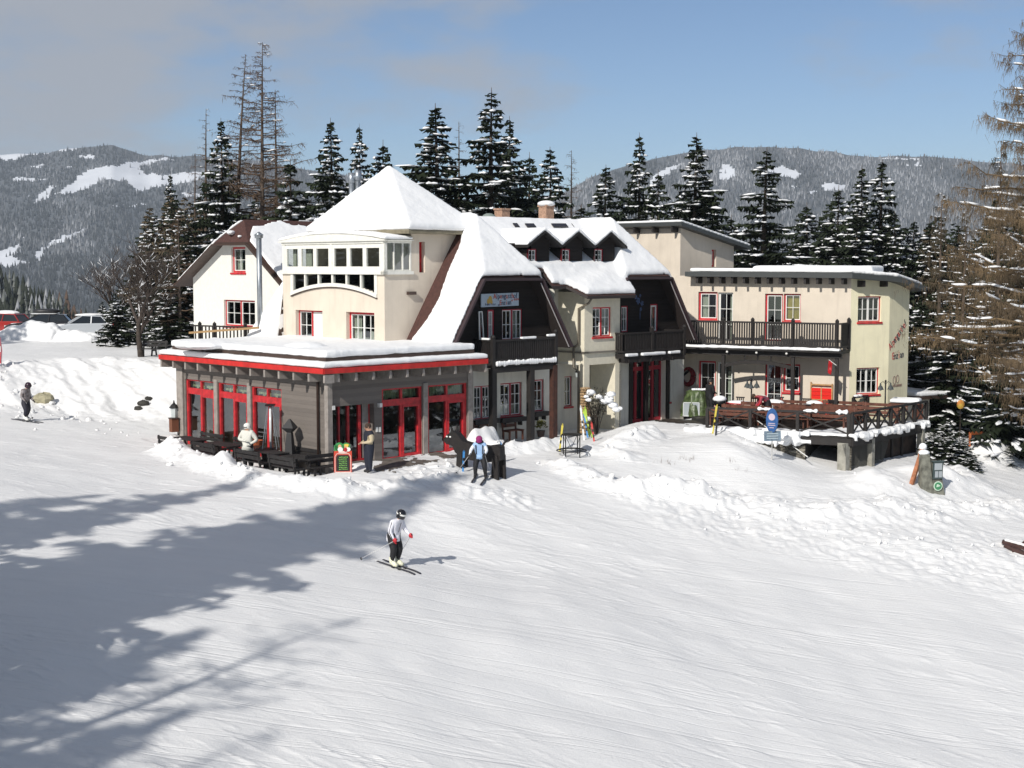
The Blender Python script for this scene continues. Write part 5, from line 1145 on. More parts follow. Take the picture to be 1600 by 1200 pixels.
def soup(name, P, H, R, MI, mats, label, tiers=1, n=5, seed=1):
    rg = np.random.default_rng(seed); m = len(P); vs = []; fs = []; mi = []; base = 0
    for t in range(tiers):
        z0 = (t / tiers) * .85; z1 = 1.0 if t == tiers - 1 else (t + 1.6) / tiers * .9; rr = 1 - t / tiers * .75
        ph = rg.uniform(0, 6.28, m)
        ring = []
        for k in range(n):
            a = ph + 2 * math.pi * k / n; j = rg.uniform(.65, 1.25, m)
            ring.append(np.stack([P[:, 0] + np.cos(a) * R * rr * j, P[:, 1] + np.sin(a) * R * rr * j, P[:, 2] + H * (z0 + rg.uniform(-.05, .05, m))], 1))
        apex = np.stack([P[:, 0], P[:, 1], P[:, 2] + H * z1], 1)
        V = np.stack(ring + [apex], 1).reshape(-1, 3); vs.append(V)
        b = base + np.arange(m) * (n + 1)
        for k in range(n): fs.append(np.stack([b + k, b + (k + 1) % n, b + n], 1)); mi.append(MI if (k % 2 == 0 or tiers > 1) else np.maximum(MI - (rg.random(m) < .5), 0))
        base += m * (n + 1)
    V = np.concatenate(vs).astype(np.float32); Fc = np.concatenate(fs).astype(np.int32); Mi = np.concatenate(mi).astype(np.int32)
    me = bpy.data.meshes.new(name); me.vertices.add(len(V)); me.vertices.foreach_set('co', V.ravel())
    me.loops.add(len(Fc) * 3); me.loops.foreach_set('vertex_index', Fc.ravel()); me.polygons.add(len(Fc))
    me.polygons.foreach_set('loop_start', np.arange(0, len(Fc) * 3, 3, dtype=np.int32)); me.polygons.foreach_set('loop_total', np.full(len(Fc), 3, np.int32))
    for k in mats: me.materials.append(k)
    me.polygons.foreach_set('material_index', Mi); me.update(calc_edges=True)
    o = bpy.data.objects.new(name, me); C.objects.link(o); o['kind'] = 'stuff'; o['label'] = label; o['category'] = 'forest'; return o
RIDGE_L = [(-400,262),(-100,248),(0,243),(60,239),(110,233),(150,228),(175,228),(200,236),(235,243),(300,244),(380,250),(440,258),(500,268),(560,276),(640,300),(740,330),(900,380)]
RIDGE_R = [(560,400),(700,345),(800,322),(880,300),(920,280),(960,263),(1000,252),(1060,241),(1100,234),(1160,230),(1200,229),(1250,233),(1320,240),(1370,247),(1420,244),(1480,248),(1560,255),(1700,262),(2000,280)]
def make_hill(name, u0, u1, ridge, vb, Y0, Y1, pw, seed, clears, label, probs, N, hgt):
    U, V, X, Y, Z, Xb, Yb, Zb = hill(name, u0, u1, ridge, vb, Y0, Y1, pw, seed, clears)
    o = grid_mesh(name, Xb, Yb, Zb, M_HILL); o['kind'] = 'structure'; o.data.materials.append(M_FFL)
    cl = np.zeros(U.shape, bool)
    for p in clears: cl |= in_poly(U + (vnoise(U / 6, V / 4, 5) - .5) * 8, V + (vnoise(U / 7, V / 5, 9) - .5) * 5, p)
    r, c = Xb.shape; clb = np.vstack([cl, cl[-1:], cl[-1:]]); q = clb[:-1, :-1].ravel(); o.data.polygons.foreach_set('material_index', np.where(q, 0, 1).astype(np.int32))
    rg = np.random.default_rng(seed); r_, c_ = U.shape
    k = N * 2; fi = rg.random(k)**.8 * (r_ - 2); ci = rg.random(k) * (c_ - 2)
    i0 = fi.astype(int); j0 = ci.astype(int); f = fi - i0; g = ci - j0
    def S_(A): return A[i0, j0] * (1 - f) * (1 - g) + A[i0 + 1, j0] * f * (1 - g) + A[i0, j0 + 1] * (1 - f) * g + A[i0 + 1, j0 + 1] * f * g
    u, v, x, y, z = map(S_, (U, V, X, Y, Z)); un = u + (vnoise(u / 6, v / 4, 5) - .5) * 8; vn = v + (vnoise(u / 7, v / 5, 9) - .5) * 5
    keep = np.ones(k, bool)
    for p in clears: keep &= ~in_poly(un, vn, p) | (rg.random(k) < .012)
    u, v, x, y, z = (a[keep][:N] for a in (u, v, x, y, z)); m = len(u)
    H = hgt * rg.uniform(.6, 1.25, m); fr = fbm(u / 60, v / 35, 3, seed + 9) + (rg.random(m) - .5) * .5
    MI = np.where(fr < probs[0], 0, np.where(fr < probs[1], 1, 2)).astype(np.int32)
    low = v > probs[2]; MI[low] = np.where(rg.random(low.sum()) < .85, 0, 1)  # shade of the lower slope put into colour: mostly dark trees
    soup(name + '_forest', np.stack([x, y, z - 1], 1), H, H * .21, MI, [M_FD, M_FF, M_FW], label, n=4, seed=seed)
make_hill('mountain', -420, 900, RIDGE_L, 600, 1500, 4300, 1.0, 3, CLEAR_L, 'grey spruce forest covering the mountainside on the left beyond the valley', (.50, .76, 400), 52000, 12.5)
make_hill('mountain', 560, 2000, RIDGE_R, 600, 1500, 4000, 1.0, 7, CLEAR_R, 'frosted spruce forest covering the mountain behind the annex', (.30, .60, 400), 60000, 12.5)
# nearer wooded knoll at the left
us = np.arange(-420, 260, 6.0); ts = np.linspace(0, 1, 40); U, T = np.meshgrid(us, ts); vr = np.interp(U, [-420, -100, 0, 30, 70, 110, 150, 190, 260], [425, 425, 440, 452, 470, 492, 520, 545, 590])
V = 640 + (vr - 640) * T; Y = 300 + 260 * T; yy = (600 - V) / F; X = (U - 800) / F / (CP + yy * SP) * Y; Z = ZC + (-SP + yy * CP) / (CP + yy * SP) * Y
o = grid_mesh('hillside', np.vstack([X, X[-1:] * 1.2]), np.vstack([Y, Y[-1:] * 1.2]), np.vstack([Z, Z[-1:] - 60]), M_FFL); o['kind'] = 'structure'
rg = np.random.default_rng(5); k = 2600; i0 = rg.integers(6, 39, k); j0 = rg.integers(0, U.shape[1] - 1, k)
x, y, z, u = X[i0, j0] + rg.normal(0, 1, k), Y[i0, j0] + rg.normal(0, 3, k), Z[i0, j0], U[i0, j0]
H = rg.uniform(5, 10, k); MI = rg.choice([0, 0, 0, 0, 1, 2], k); MI[(u > 95) & (rg.random(k) < .75)] = 3
soup('forest', np.stack([x, y, z - .5], 1), H, H * .2, MI.astype(np.int32), [mat('knoll_forest_green', (0.020, 0.026, 0.016), rough=.9), mat('knoll_frosted', (0.13, 0.14, 0.13)), M_FW, M_FB], 'dark young forest with frosted tips on the knoll behind the parked cars', tiers=3, n=5, seed=4)
# dense woodland directly behind the trees and houses
def wood_band(label, pts, k, h0, h1, seed, brown=0.0, xy=None):
    rn = random.Random(seed); V = []; Fs = []; Mi = []; base = 0
    for i in range(k):
        if xy: x, Yc = xy[i]
        else:
            t = rn.random() * (len(pts) - 1); j = int(t); f = t - j; u = pts[j][0] * (1 - f) + pts[j + 1][0] * f; Yc = pts[j][1] * (1 - f) + pts[j + 1][1] * f + rn.uniform(-6, 12); x = (u - 800) / F * Yc
        z = gzs(x, Yc) - .3; parts, H = PROTO['low%d' % (i % 3)]; sc = rn.uniform(h0, h1) / H; a = rn.uniform(0, 6.28); ca, sa_ = math.cos(a) * sc * 1.15, math.sin(a) * sc * 1.15
        for mi, (v, fl) in enumerate(parts):
            q = np.stack([v[:, 0] * ca - v[:, 1] * sa_ + x, v[:, 0] * sa_ + v[:, 1] * ca + Yc, v[:, 2] * sc + z], 1); V.append(q)
            m = 2 if (mi == 1 and rn.random() < brown) else mi
            Fs.append(fl + base); Mi.append(np.full(len(fl), m)); base += len(q)
    V = np.concatenate(V).astype(np.float32); Fc = np.concatenate(Fs).astype(np.int32); Mi = np.concatenate(Mi).astype(np.int32)
    me = bpy.data.meshes.new('forest'); me.vertices.add(len(V)); me.vertices.foreach_set('co', V.ravel()); me.loops.add(len(Fc) * 3); me.loops.foreach_set('vertex_index', Fc.ravel()); me.polygons.add(len(Fc))
    me.polygons.foreach_set('loop_start', np.arange(0, len(Fc) * 3, 3, dtype=np.int32)); me.polygons.foreach_set('loop_total', np.full(len(Fc), 3, np.int32))
    for m in (M_SNOWT, M_NEED, M_TWIGB): me.materials.append(m)
    me.polygons.foreach_set('material_index', Mi); me.update(calc_edges=True); o = bpy.data.objects.new('forest', me); C.objects.link(o); o['kind'] = 'stuff'; o['label'] = label; o['category'] = 'forest'
# ------------------------------------------------------------------ individual trees
M_NEED = mat('spruce_needles', (0.026, 0.036, 0.016), rough=.75, spec=.25, col2=(0.012, 0.018, 0.010), nscale=.9, noise=.1)
M_BARK = mat('grey_brown_bark', (0.10, 0.075, 0.058), rough=.9, noise=.4, nscale=4, bump=.5); M_BARKD = mat('dark_bark', (0.05, 0.038, 0.03), rough=.9, noise=.4, nscale=4, bump=.5)
M_TWIG = mat('larch_twigs', (0.13, 0.085, 0.055), rough=.9, noise=.3, nscale=2); M_TWIGB = mat('russet_larch_twigs', (0.115, 0.085, 0.048), rough=.9, noise=.45, nscale=.8, col2=(0.045, 0.038, 0.024))
M_NEEDD = mat('shaded_spruce_needles', (0.014, 0.022, 0.012), rough=.8)
def spruce_meshes(seed, H, R, bare=.08, snow=.5, dens=1.0, gap=.12):
    rn = random.Random(seed); cr = MB(); sn = MB(); tk = MB(); bend = rn.uniform(-.003, .003)
    tk.tube([(bend * H * (t**2) * 3, 0, H * t - .6 * (t == 0)) for t in (0, .25, .5, .75, 1)], [H * .013 + .06, H * .011 + .03, H * .008 + .02, H * .004 + .01, .01], 7)
    z = H * bare
    while z < H * .985:
        f = z / H; env = R * (1 - f)**.97 * (1.0 if f > .18 else .75 + f * 1.4)
        nb = max(4, int((6.5 - 2.0 * f) * dens)); off = rn.uniform(0, 6.28)
        wfac = 1.0 if rn.random() > gap else rn.uniform(.35, .6)
        for b in range(nb):
            th = off + 6.283 * b / nb + rn.uniform(-.35, .35); L = max(.1, env * wfac * rn.uniform(.55, 1.22)); dx, dy = math.cos(th), math.sin(th); px, py = -dy, dx
            z0 = z + rn.uniform(-.42, .42) * min(1, .2 + (1 - f) * 1.5); droop = rn.uniform(.05, .75) * (1 - f * .8); lift_ = rn.uniform(.05, .25)
            ox = bend * H * f * f * 3
            def P(r): return Vector((ox + dx * r, dy * r, z0 + .25 * (1 - f) - droop * r + lift_ * r * r / max(L, .4)))
            st = max(2, int(L / .21)); prev = P(0)
            for k in range(1, st + 1):
                r = L * k / st; c = P(r); sz = (.42 + .42 * (1 - r / L) + .15 * (1 - f)) * rn.uniform(.7, 1.25); sz = min(sz, .14 + L * .5)
                for sd in (-1, 1):
                    q = c + Vector((dx * .28 + px * sd * .62, dy * .28 + py * sd * .62, -rn.uniform(.1, .55))) * sz
                    w = Vector((dx, dy, 0)) * (.13 * rn.uniform(.6, 1.4)); cr.poly([prev.lerp(c, .3), c + w, q + Vector((0, 0, -.05))])
                    if rn.random() < .6: a_ = prev.lerp(c, rn.random()); q2 = a_ + Vector((dx * rn.uniform(-.2, .6) + px * sd * rn.uniform(.2, .8), dy * rn.uniform(-.2, .6) + py * sd * rn.uniform(.2, .8), rn.uniform(-.45, .35))) * sz * .75; cr.poly([a_ - w * .5, a_ + w * .5, q2])
                    if rn.random() < .5: cr.poly([c - w, c + w, c + Vector((px * sd * .15, py * sd * .15, -sz * rn.uniform(.5, 1.0)))])
                prev = c
            tip = P(L); cr.poly([P(L * .8) + Vector((px, py, 0)) * .08, P(L * .8) - Vector((px, py, 0)) * .08, tip + Vector((dx * .15, dy * .15, -.02))])
            if rn.random() < snow and L > .3:
                for q in range(2 + 2 * (L > 1.0) + 2 * (L > 1.8)):
                    r = L * rn.uniform(.35, .98); c = P(r) + Vector((px, py, 0)) * rn.uniform(-.3, .3) + Vector((0, 0, .03)); ln = rn.uniform(.10, .48) * min(1, .4 + L * .4)
                    Rm = Matrix.Rotation(th, 3, 'Z') @ Matrix.Rotation(math.atan(droop * .7), 3, 'Y')
                    sn.ball(c, ln, rn.uniform(.06, .19), rn.uniform(.035, .09), n=5, m=3, R=Rm, jit=.4, rnd=rn)
        z += (.24 + .12 * (1 - f)) / max(.6, dens)
    return tk, cr, sn
PROTO = {}
def spruce_proto(key, seed, H, R, **kw):
    tk, cr, sn = spruce_meshes(seed, H, R, **kw); out = []
    for nm, mb, m, smo in (('trunk', tk, M_BARK, True), ('crown', cr, M_NEED, False), ('snow_cover', sn, M_SNOWT, True)):
        o = mb.build(nm, m, None, local=True, smooth=smo); me = o.data; bpy.data.objects.remove(o); out.append((nm, me))
    PROTO[key] = (out, H)
for i, (H, R, kw) in enumerate([(17, 3.9, dict(snow=.62)), (16, 3.5, dict(snow=.5, gap=.28)), (14, 3.5, dict(snow=.65)), (12, 2.9, dict(snow=.55)), (18, 4.3, dict(snow=.55, gap=.3, dens=.95)), (9, 2.4, dict(snow=.65, bare=.03))]):
    spruce_proto(i, 100 + i, H, R, **kw)
def place_tree(name, label, cat, x, y, key, Ht, rz, group=None, wide=1.0, zb=None):
    parts, H = PROTO[key]; s = Ht / H; z = gzs(x, y) - .3 if zb is None else zb
    t = thing(name, label, cat, (x, y, z), rz, group)
    for nm, me in parts:
        if me is None: continue
        o = bpy.data.objects.new(nm, me); C.objects.link(o); o.parent = t; o.scale = (s * wide, s * wide, s)
    return t
for i in range(3):
    tk, cr, sn = spruce_meshes(300 + i, 12, 3.2, snow=.3, dens=.62); out = []
    for mb in (sn, cr):
        fl = []
        for f in mb.f:
            for q in range(1, len(f) - 1): fl.append((f[0], f[q], f[q + 1]))
        out.append((np.array(mb.v, dtype=float), np.array(fl)))
    PROTO['low%d' % i] = (out, 12)
wood_band('dark undergrowth closing the gap behind the roof ridges', [(430, 125), (700, 122), (1000, 120), (1240, 118)], 90, 7.5, 12, 12)
wood_band('dark dense wood behind the annex on the right', [(1230, 112), (1420, 100), (1560, 92), (1760, 84)], 110, 8, 13.5, 13, .2)
wood_band('dark thicket behind the bare tree on the left', [(215, 100), (290, 90), (330, 96), (460, 104)], 46, 6, 10.5, 14, .3)
def wood_xy(label, box, k, h0, h1, seed):
    global F_
    x0, x1, y0, y1 = box; rn = random.Random(seed); wood_band(label, None, k, h0, h1, seed, .1, [(rn.uniform(x0, x1), rn.uniform(y0, y1)) for _ in range(k)])
wood_xy('dark spruce wood on the right beyond the frame', (48, 68, 30, 78), 40, 9, 15, 41)
wood_xy('dark spruce wood on the left beyond the frame', (-72, -50, 44, 84), 36, 9, 15, 42)
wood_xy('spruces shading the car park from beyond the left edge', (-43, -36.5, 64, 82), 12, 9, 13, 43)
rt_ = random.Random(77)
def spruce_at(u, vt, Y, key, label, wide=1.0, grp='spruces behind the houses', name='spruce_tree', zb=None):
    p = at(u, vt, Y); zb = (gzs(p.x, p.y) - .3) if zb is None else zb
    return place_tree(name, label, 'tree', p.x, p.y, key, p.z - zb, rt_.uniform(0, 6.28), grp, wide * rt_.uniform(1.12, 1.38), zb)
SPR = [
 (345,184,88,1,'slender snowy spruce among the bare larches above the white gable',1.0), (453,248,86,5,'bushy snow-laden spruce right of the tall larches',1.0),
 (519,184,86,0,'dark full spruce just left of the pyramid roof',1.05), (562,193,93,1,'thin spruce behind the twin flue pipes',.8), (596,218,95,3,'small spruce above the peak of the pyramid roof',.95), (618,258,98,3,'tiny spruce tip right of the pyramid peak',.8),
 (685,161,85,0,'broad tall spruce right of the pyramid roof',1.30), (765,136,85,4,'tallest spruce, above the left chimney',1.20), (797,181,90,1,'narrow spruce leaning against the tallest one',1.0), (826,237,97,3,'dark narrow spruce between two chimneys',1.0),
 (862,229,88,2,'medium spruce behind the right chimney',1.0), (944,257,86,2,'short snowy spruce above the dormers',1.15), (1000,207,88,0,'tall spruce with snowy boughs above the right gable',1.0), (1028,264,95,3,'small spruce tucked right of the spruce above the right gable',.9),
 (1085,207,88,0,'tall dense spruce behind the plain block',1.15), (1110,275,94,2,'dark shorter spruce on the right flank of the dense one',.9), (1193,229,83,4,'wide spruce with drooping snowy boughs between block and annex',1.25),
 (1310,289,95,3,'slim spruce over the middle of the annex roof',.9), (1349,257,92,0,'left one of the twin tall spruces over the annex roof',1.0), (1378,247,95,1,'right one of the twin tall spruces over the annex roof',1.05), (1264,316,104,3,'low dark spruce behind the annex roof hump',1.3),
 (1426,343,96,2,'spruce just beyond the annex corner',1.0), (1232,372,92,5,'low bushy spruce behind the left half of the annex roof',1.2), (1455,345,92,2,'dark spruce behind the russet larch twigs',1.2), (1500,360,98,2,'second dark spruce behind the russet larch twigs',1.3), (1545,330,104,0,'dark spruce near the right edge of the photo',1.1), (1415,420,84,3,'low dark spruce touching the annex end wall',1.1), (1592,505,68,5,'young snow-laden spruce under the big larch at the right edge',1.25), (1560,300,96,0,'dark spruce filling the right side behind the big larch',1.2), (1622,250,92,0,'tall dark spruce on the right edge of the photo',1.3), (1475,380,90,2,'dark spruce between the annex and the pale-trunked larch',1.3), (1530,420,86,2,'lower dark spruce beside the pale-trunked larch',1.3), (1440,470,78,3,'dark spruce rising beside the lean-to shed',1.3), (1485,470,74,2,'dark full spruce behind the bushes right of the terrace',1.4), (1540,450,76,0,'dark spruce behind the orange barrier',1.2), (1580,400,88,2,'dark spruce at the right edge behind the big larch',1.2),
 (266,270,102,1,'narrow spruce standing left of the larches',.9), (312,300,104,3,'small spruce left of the leaning larch',1.0), (180,455,84,5,'young dark spruce beside the white car',1.2), (205,470,88,5,'young spruce behind the bare tree trunk',1.2), (262,430,84,3,'dark young spruce left of the white gabled house',1.3), (290,400,90,2,'dark spruce touching the eaves of the white gabled house',1.1),
 (232,385,92,2,'dark spruce above the bare broadleaf tree',1.1), (205,430,98,3,'dark spruce behind the young one by the bare trunk',1.3), (160,470,100,5,'low dark spruce just right of the white car',1.4), (248,440,88,5,'low dark spruce right of the bare trunk',1.4), (283,340,98,2,'spruce between the thicket and the white gabled house',1.1), (700,285,100,2,'spruce half hidden between the two broad ones',1.2), (905,318,98,3,'low spruce right of the right chimney',1.2), (975,320,98,3,'low spruce between the dormers and the right gable ridge',1.2), (1060,300,100,2,'spruce filling the gap left of the dense spruce',1.1), (640,300,100,3,'low spruce at the right flank of the pyramid roof',1.2), (480,300,98,3,'low spruce between the larches and the dark full spruce',1.1), (400,300,100,2,'snowy spruce behind the two tall larch trunks',1.0), (1145,335,96,3,'low spruce above the right eave of the plain block',1.2), (1290,350,96,5,'low bushy spruce behind the annex roof hump',1.2), (1340,335,90,2,'lower spruce in front of the twin ones',1.3), (1400,330,92,2,'lower spruce right of the twin ones',1.1), (835,290,100,3,'low spruce between the chimneys',1.3)]
for a in SPR: spruce_at(*a[:3], a[3], a[4], a[5])
# ---- bare larches
def larch_meshes(seed, H, R, kx=0.0, low=.18, hang=0.0, nbr=60, snow=.3, tw=1.0, rad0=None, side=None, tr=.02):
    rn = random.Random(seed); tk = MB(); br = MB(); sn = MB(); r0 = rad0 or (.06 + H * .010)
    def C_(f): return Vector((kx * H * f * f, 0, H * f))
    tk.tube([C_(0) - UP * .6] + [C_(t / 8) for t in range(1, 9)], [r0 * (1 - t / 8.6) for t in range(9)], 8)
    for i in range(nbr):
        f = low + (1 - low) * ((i + rn.random()) / nbr); env = R * min(1, (f - low + .05) * 5) * (1 - f)**.7 * 1.15 + .15
        th = rn.uniform(0, 6.283) if side is None else (rn.gauss(side, .9) if rn.random() < .75 else rn.uniform(0, 6.28)); L = env * rn.uniform(.5, 1.15); d = Vector((math.cos(th), math.sin(th), 0)); p0 = C_(f)
        sag = rn.uniform(-.10, .28) * (1 - f); upt = rn.uniform(.1, .5); az = rn.uniform(-.35, .35)
        pts = [p0 + d * (L * t) + d.cross(UP) * (az * L * t * t) + UP * (-sag * L * t + upt * L * t * t * .5) + Vector((rn.uniform(-.04, .04), rn.uniform(-.04, .04), rn.uniform(-.04, .04))) * L for t in (0, .25, .5, .75, 1)]; pts[0] = p0
        rb = .012 + .013 * L; br.tube(pts, [rb, rb * .8, rb * .6, rb * .4, .006], 4, cap=False)
        sd = d.cross(UP); nt_ = int(L * 7 * tw) + 2
        for k in range(nt_):
            t = rn.uniform(.12, 1) * 4; j = min(3, int(t)); c = pts[j].lerp(pts[j + 1], t - j); ln = rn.uniform(.25, .75) * (.5 + .25 * L) * (1 if not hang else 1.25)
            e = c + (sd * rn.choice((-1, 1)) * rn.uniform(.4, 1) + d * rn.uniform(.1, .8)) * ln * .8 + UP * rn.uniform(-.5, .25) * ln
            w = UP.cross(e - c).normalized() * (tr * .5) + UP * (tr * .25)
            br.poly([c - w, c + w, e])
            m = c.lerp(e, .55)
            for h in range(2 if not hang else 2 + int(hang * 6)):
                a_ = c.lerp(e, rn.uniform(.2, 1)); hl = ln * rn.uniform(.3, .6) if not hang else rn.uniform(.12, .55)
                b_ = a_ + Vector((rn.uniform(-.5, .5), rn.uniform(-.5, .5), rn.uniform(-.6, .2) if not hang else -1.1)).normalized() * hl; w2 = Vector((1, .2, 0)) * (tr * .42); br.poly([a_ - w2, a_ + w2, b_])
        for _s in range(6 if hang else 1):
          if rn.random() < snow:
            k0 = rn.uniform(.1, .75); k1 = min(1, k0 + (rn.uniform(.06, .2) if hang else rn.uniform(.2, .45))); sp = []
            for q in range(4): t = min(3.99, (k0 + (k1 - k0) * q / 3) * 4); j = int(t); sp.append(pts[j].lerp(pts[j + 1], t - j) + UP * (rb * .8 + .02))
            sn.tube(sp, [.01 + .3 * rb, .02 + rb * .55, .02 + .5 * rb, .01], 5)
    return tk, br, sn
def larch(u, vt, Y, seed, R, label, name='larch_tree', zb=None, bark=M_BARK, twig=M_TWIG, tree=None, **kw):
    p = at(u, vt, Y); x, y = p.x, p.y; zb = (gzs(x, y) - .3) if zb is None else zb; H = p.z - zb
    if 'foot' in kw: x = at(kw.pop('foot'), vt, Y).x; kw['kx'] = (p.x - x) / H
    t = thing(name, label, 'tree', (x, y, zb), 0, kw.pop('grp', 'bare larches')); tk, br, sn = larch_meshes(seed, H, R, **kw)
    tk.build('trunk', bark, t, local=True, smooth=True); br.build('crown', twig, t, local=True); sn.build('snow_cover', M_SNOWT, t, local=True, smooth=True); return t
larch(410, 66, 88, 1, 4.4, 'tallest bare larch on the left, its straight trunk ending high in the sky', foot=405, nbr=125, low=.30, snow=.22, tr=.034, tw=1.7)
larch(384, 86, 90, 2, 3.4, 'tall bare larch bent to the right at its top', foot=363, nbr=95, low=.28, snow=.3, tr=.034, tw=1.7)
larch(430, 140, 92, 3, 3.0, 'thin bare larch right of the tallest one', foot=429, nbr=80, low=.3, snow=.3, tr=.028)
larch(322, 170, 92, 4, 1.6, 'slim bare larch at the left end of the larch group', foot=317, nbr=50, low=.35, snow=.1)
larch(305, 240, 92, 5, 1.6, 'short bare larch below the left end of the larch group', foot=301, nbr=40, low=.3, snow=.1)
larch(893, 235, 98, 6, 2.4, 'delicate leafless tree right of the right chimney', nbr=60, low=.35, snow=.05, bark=M_BARKD, tw=1.4)
larch(717, 190, 97, 7, 1.3, 'thin leafless tree right of the broad tall spruce', nbr=45, low=.4, snow=.1)
larch(278, 330, 84, 8, 2.0, 'brown leafless tree behind the gap left of the white gabled house', nbr=60, low=.15, snow=.2, tw=1.4)
# russet larches on the right
def zgr(u, Y): x = (u - 800) / F * Y; return gzs(x, Y)
larch(1672, -90, 61, 11, 6.4, 'big russet larch at the right edge with long snow-covered branches', nbr=100, low=.14, hang=.8, snow=.55, tw=2.0, twig=mat('light_brown_larch_twigs', (.21, .145, .078), rough=.9, noise=.4, nscale=.8, col2=(.09, .065, .04)), bark=M_BARKD, tr=.022, side=math.pi * .95, grp='russet larches on the right')  # the near larch has twigs of its own lighter brown
larch(1511, 330, 78, 12, 2.6, 'pale-trunked russet larch standing beyond the annex', foot=1508, nbr=60, low=.2, hang=.7, snow=.35, tw=1.2, twig=M_TWIGB, tr=.026, grp='russet larches on the right')
larch(1472, 300, 84, 13, 2.2, 'russet larch just right of the annex roof', nbr=55, low=.15, hang=.7, snow=.3, tw=1.2, twig=M_TWIGB, tr=.028, grp='russet larches on the right')
larch(1565, 220, 80, 14, 3.2, 'russet larch behind the big one at the right edge', nbr=60, low=.15, hang=.8, snow=.5, tw=1.2, twig=M_TWIGB, tr=.026, grp='russet larches on the right')
# ---- bare broadleaf tree at the left
def broadleaf(x, y, H, seed, label, spread=.75, snow=.4, depth=6, name='bare_tree'):
    rn = random.Random(seed); z = gzs(x, y) - .2; t = thing(name, label, 'tree', (x, y, z)); tk = MB(); br = MB(); sn = MB()
    def grow(p, d, L, r, k):
        n = 3; pts = [p]
        for q in range(n): d = (d + Vector((rn.uniform(-.18, .18), rn.uniform(-.18, .18), rn.uniform(-.03, .12)))).normalized(); p = p + d * (L / n); pts.append(p)
        (tk if k == 0 else br).tube(pts, [r, r * .88, r * .76, r * .62], 6 if k < 2 else 3, cap=False)
        if k > 0 and abs(d.z) < .93 and rn.random() < snow: sn.tube([q + UP * (r * .7 + .008) for q in pts], [.006, .012 + r * .45, .012 + r * .4, .006], 4)
        if k >= depth: return
        for q in range(5 if k == 0 else (3 if k < 5 else 2)):
            a = rn.uniform(0, 6.283); side = Vector((math.cos(a), math.sin(a), rn.uniform(0, .5))); nd = (d + side * spread * rn.uniform(.6, 1.2)).normalized(); nd.z = max(nd.z, -.05)
            grow(pts[rn.choice((1, 2, 3)) if k > 0 else 3 - (q % 2)], nd, L * rn.uniform(.62, .85), max(.008, r * .52), k + 1)
    grow(Vector((0, 0, -.3)), Vector((.03, 0, 1)), H * .27, H * .022, 0)
    tk.build('trunk', M_BARKD, t, local=True, smooth=True); br.build('crown', mat('dark_brown_twigs', (0.055, 0.042, 0.035), rough=.9), t, local=True); sn.build('snow_cover', M_SNOWT, t, local=True, smooth=True); return t
p = atz(221, 556, 2.8); broadleaf(p.x, p.y, 8.6, 21, 'wide bare broadleaf tree dusted with snow in front of the parked cars', spread=.95, snow=.035, depth=7)
p = at(300, 540, 92); broadleaf(p.x, p.y, 9, 22, 'bare tree behind the left eave of the white gabled house', spread=.8, snow=.08, depth=6)
p = at(175, 540, 96); broadleaf(p.x, p.y, 7.5, 23, 'bare tree rising behind the white car', spread=.8, snow=.08, depth=6)
# ---- trees beside the camera that throw the long shadows over the piste (outside the frame)
for i, (x, y, k, Ht, w) in enumerate([(-16.8, 27.0, 1, 21.5, 1.15), (-21.5, 30, 4, 17.5, 1.0), (-18.6, 22.5, 4, 19, 1.05), (-26, 26, 1, 17, 1.05), (-21.5, 15, 4, 18, 1.3), (-17.8, 17.2, 4, 14, 1.4), (-18.2, 11, 1, 15, 1.2), (-23, 7, 0, 15, 1.3), (-24.5, 19, 2, 15, 1.1)]):
    place_tree('spruce_tree', '%s spruce beside the piste, %s the photographer' % (['tallest', 'tall leaning', 'tall slender', 'shorter full', 'tall wide', 'low slender', 'lowest slender', 'small wide', 'small dark'][i % 9], 'nearer to' if y < 20 else 'further off from'), 'tree', x, y, k, Ht, i * 1.3, 'spruces beside the piste', w)
for (x, y, h, sd) in ((-14.6, 19.0, 14.5, 31), (-15.6, 12.0, 14, 32)):
    z = gzs(x, y) - .3; t = thing('larch_tree', 'bare larch beside the piste, %s the photographer' % ('closest to' if y < 15 else 'second closest to'), 'tree', (x, y, z), 0, 'larches beside the piste'); tk, br, sn = larch_meshes(sd, h, 3.6, nbr=60, low=.35, snow=.1, tw=1.2, tr=.03)
    tk.build('trunk', M_BARK, t, local=True, smooth=True); br.build('crown', M_TWIG, t, local=True)
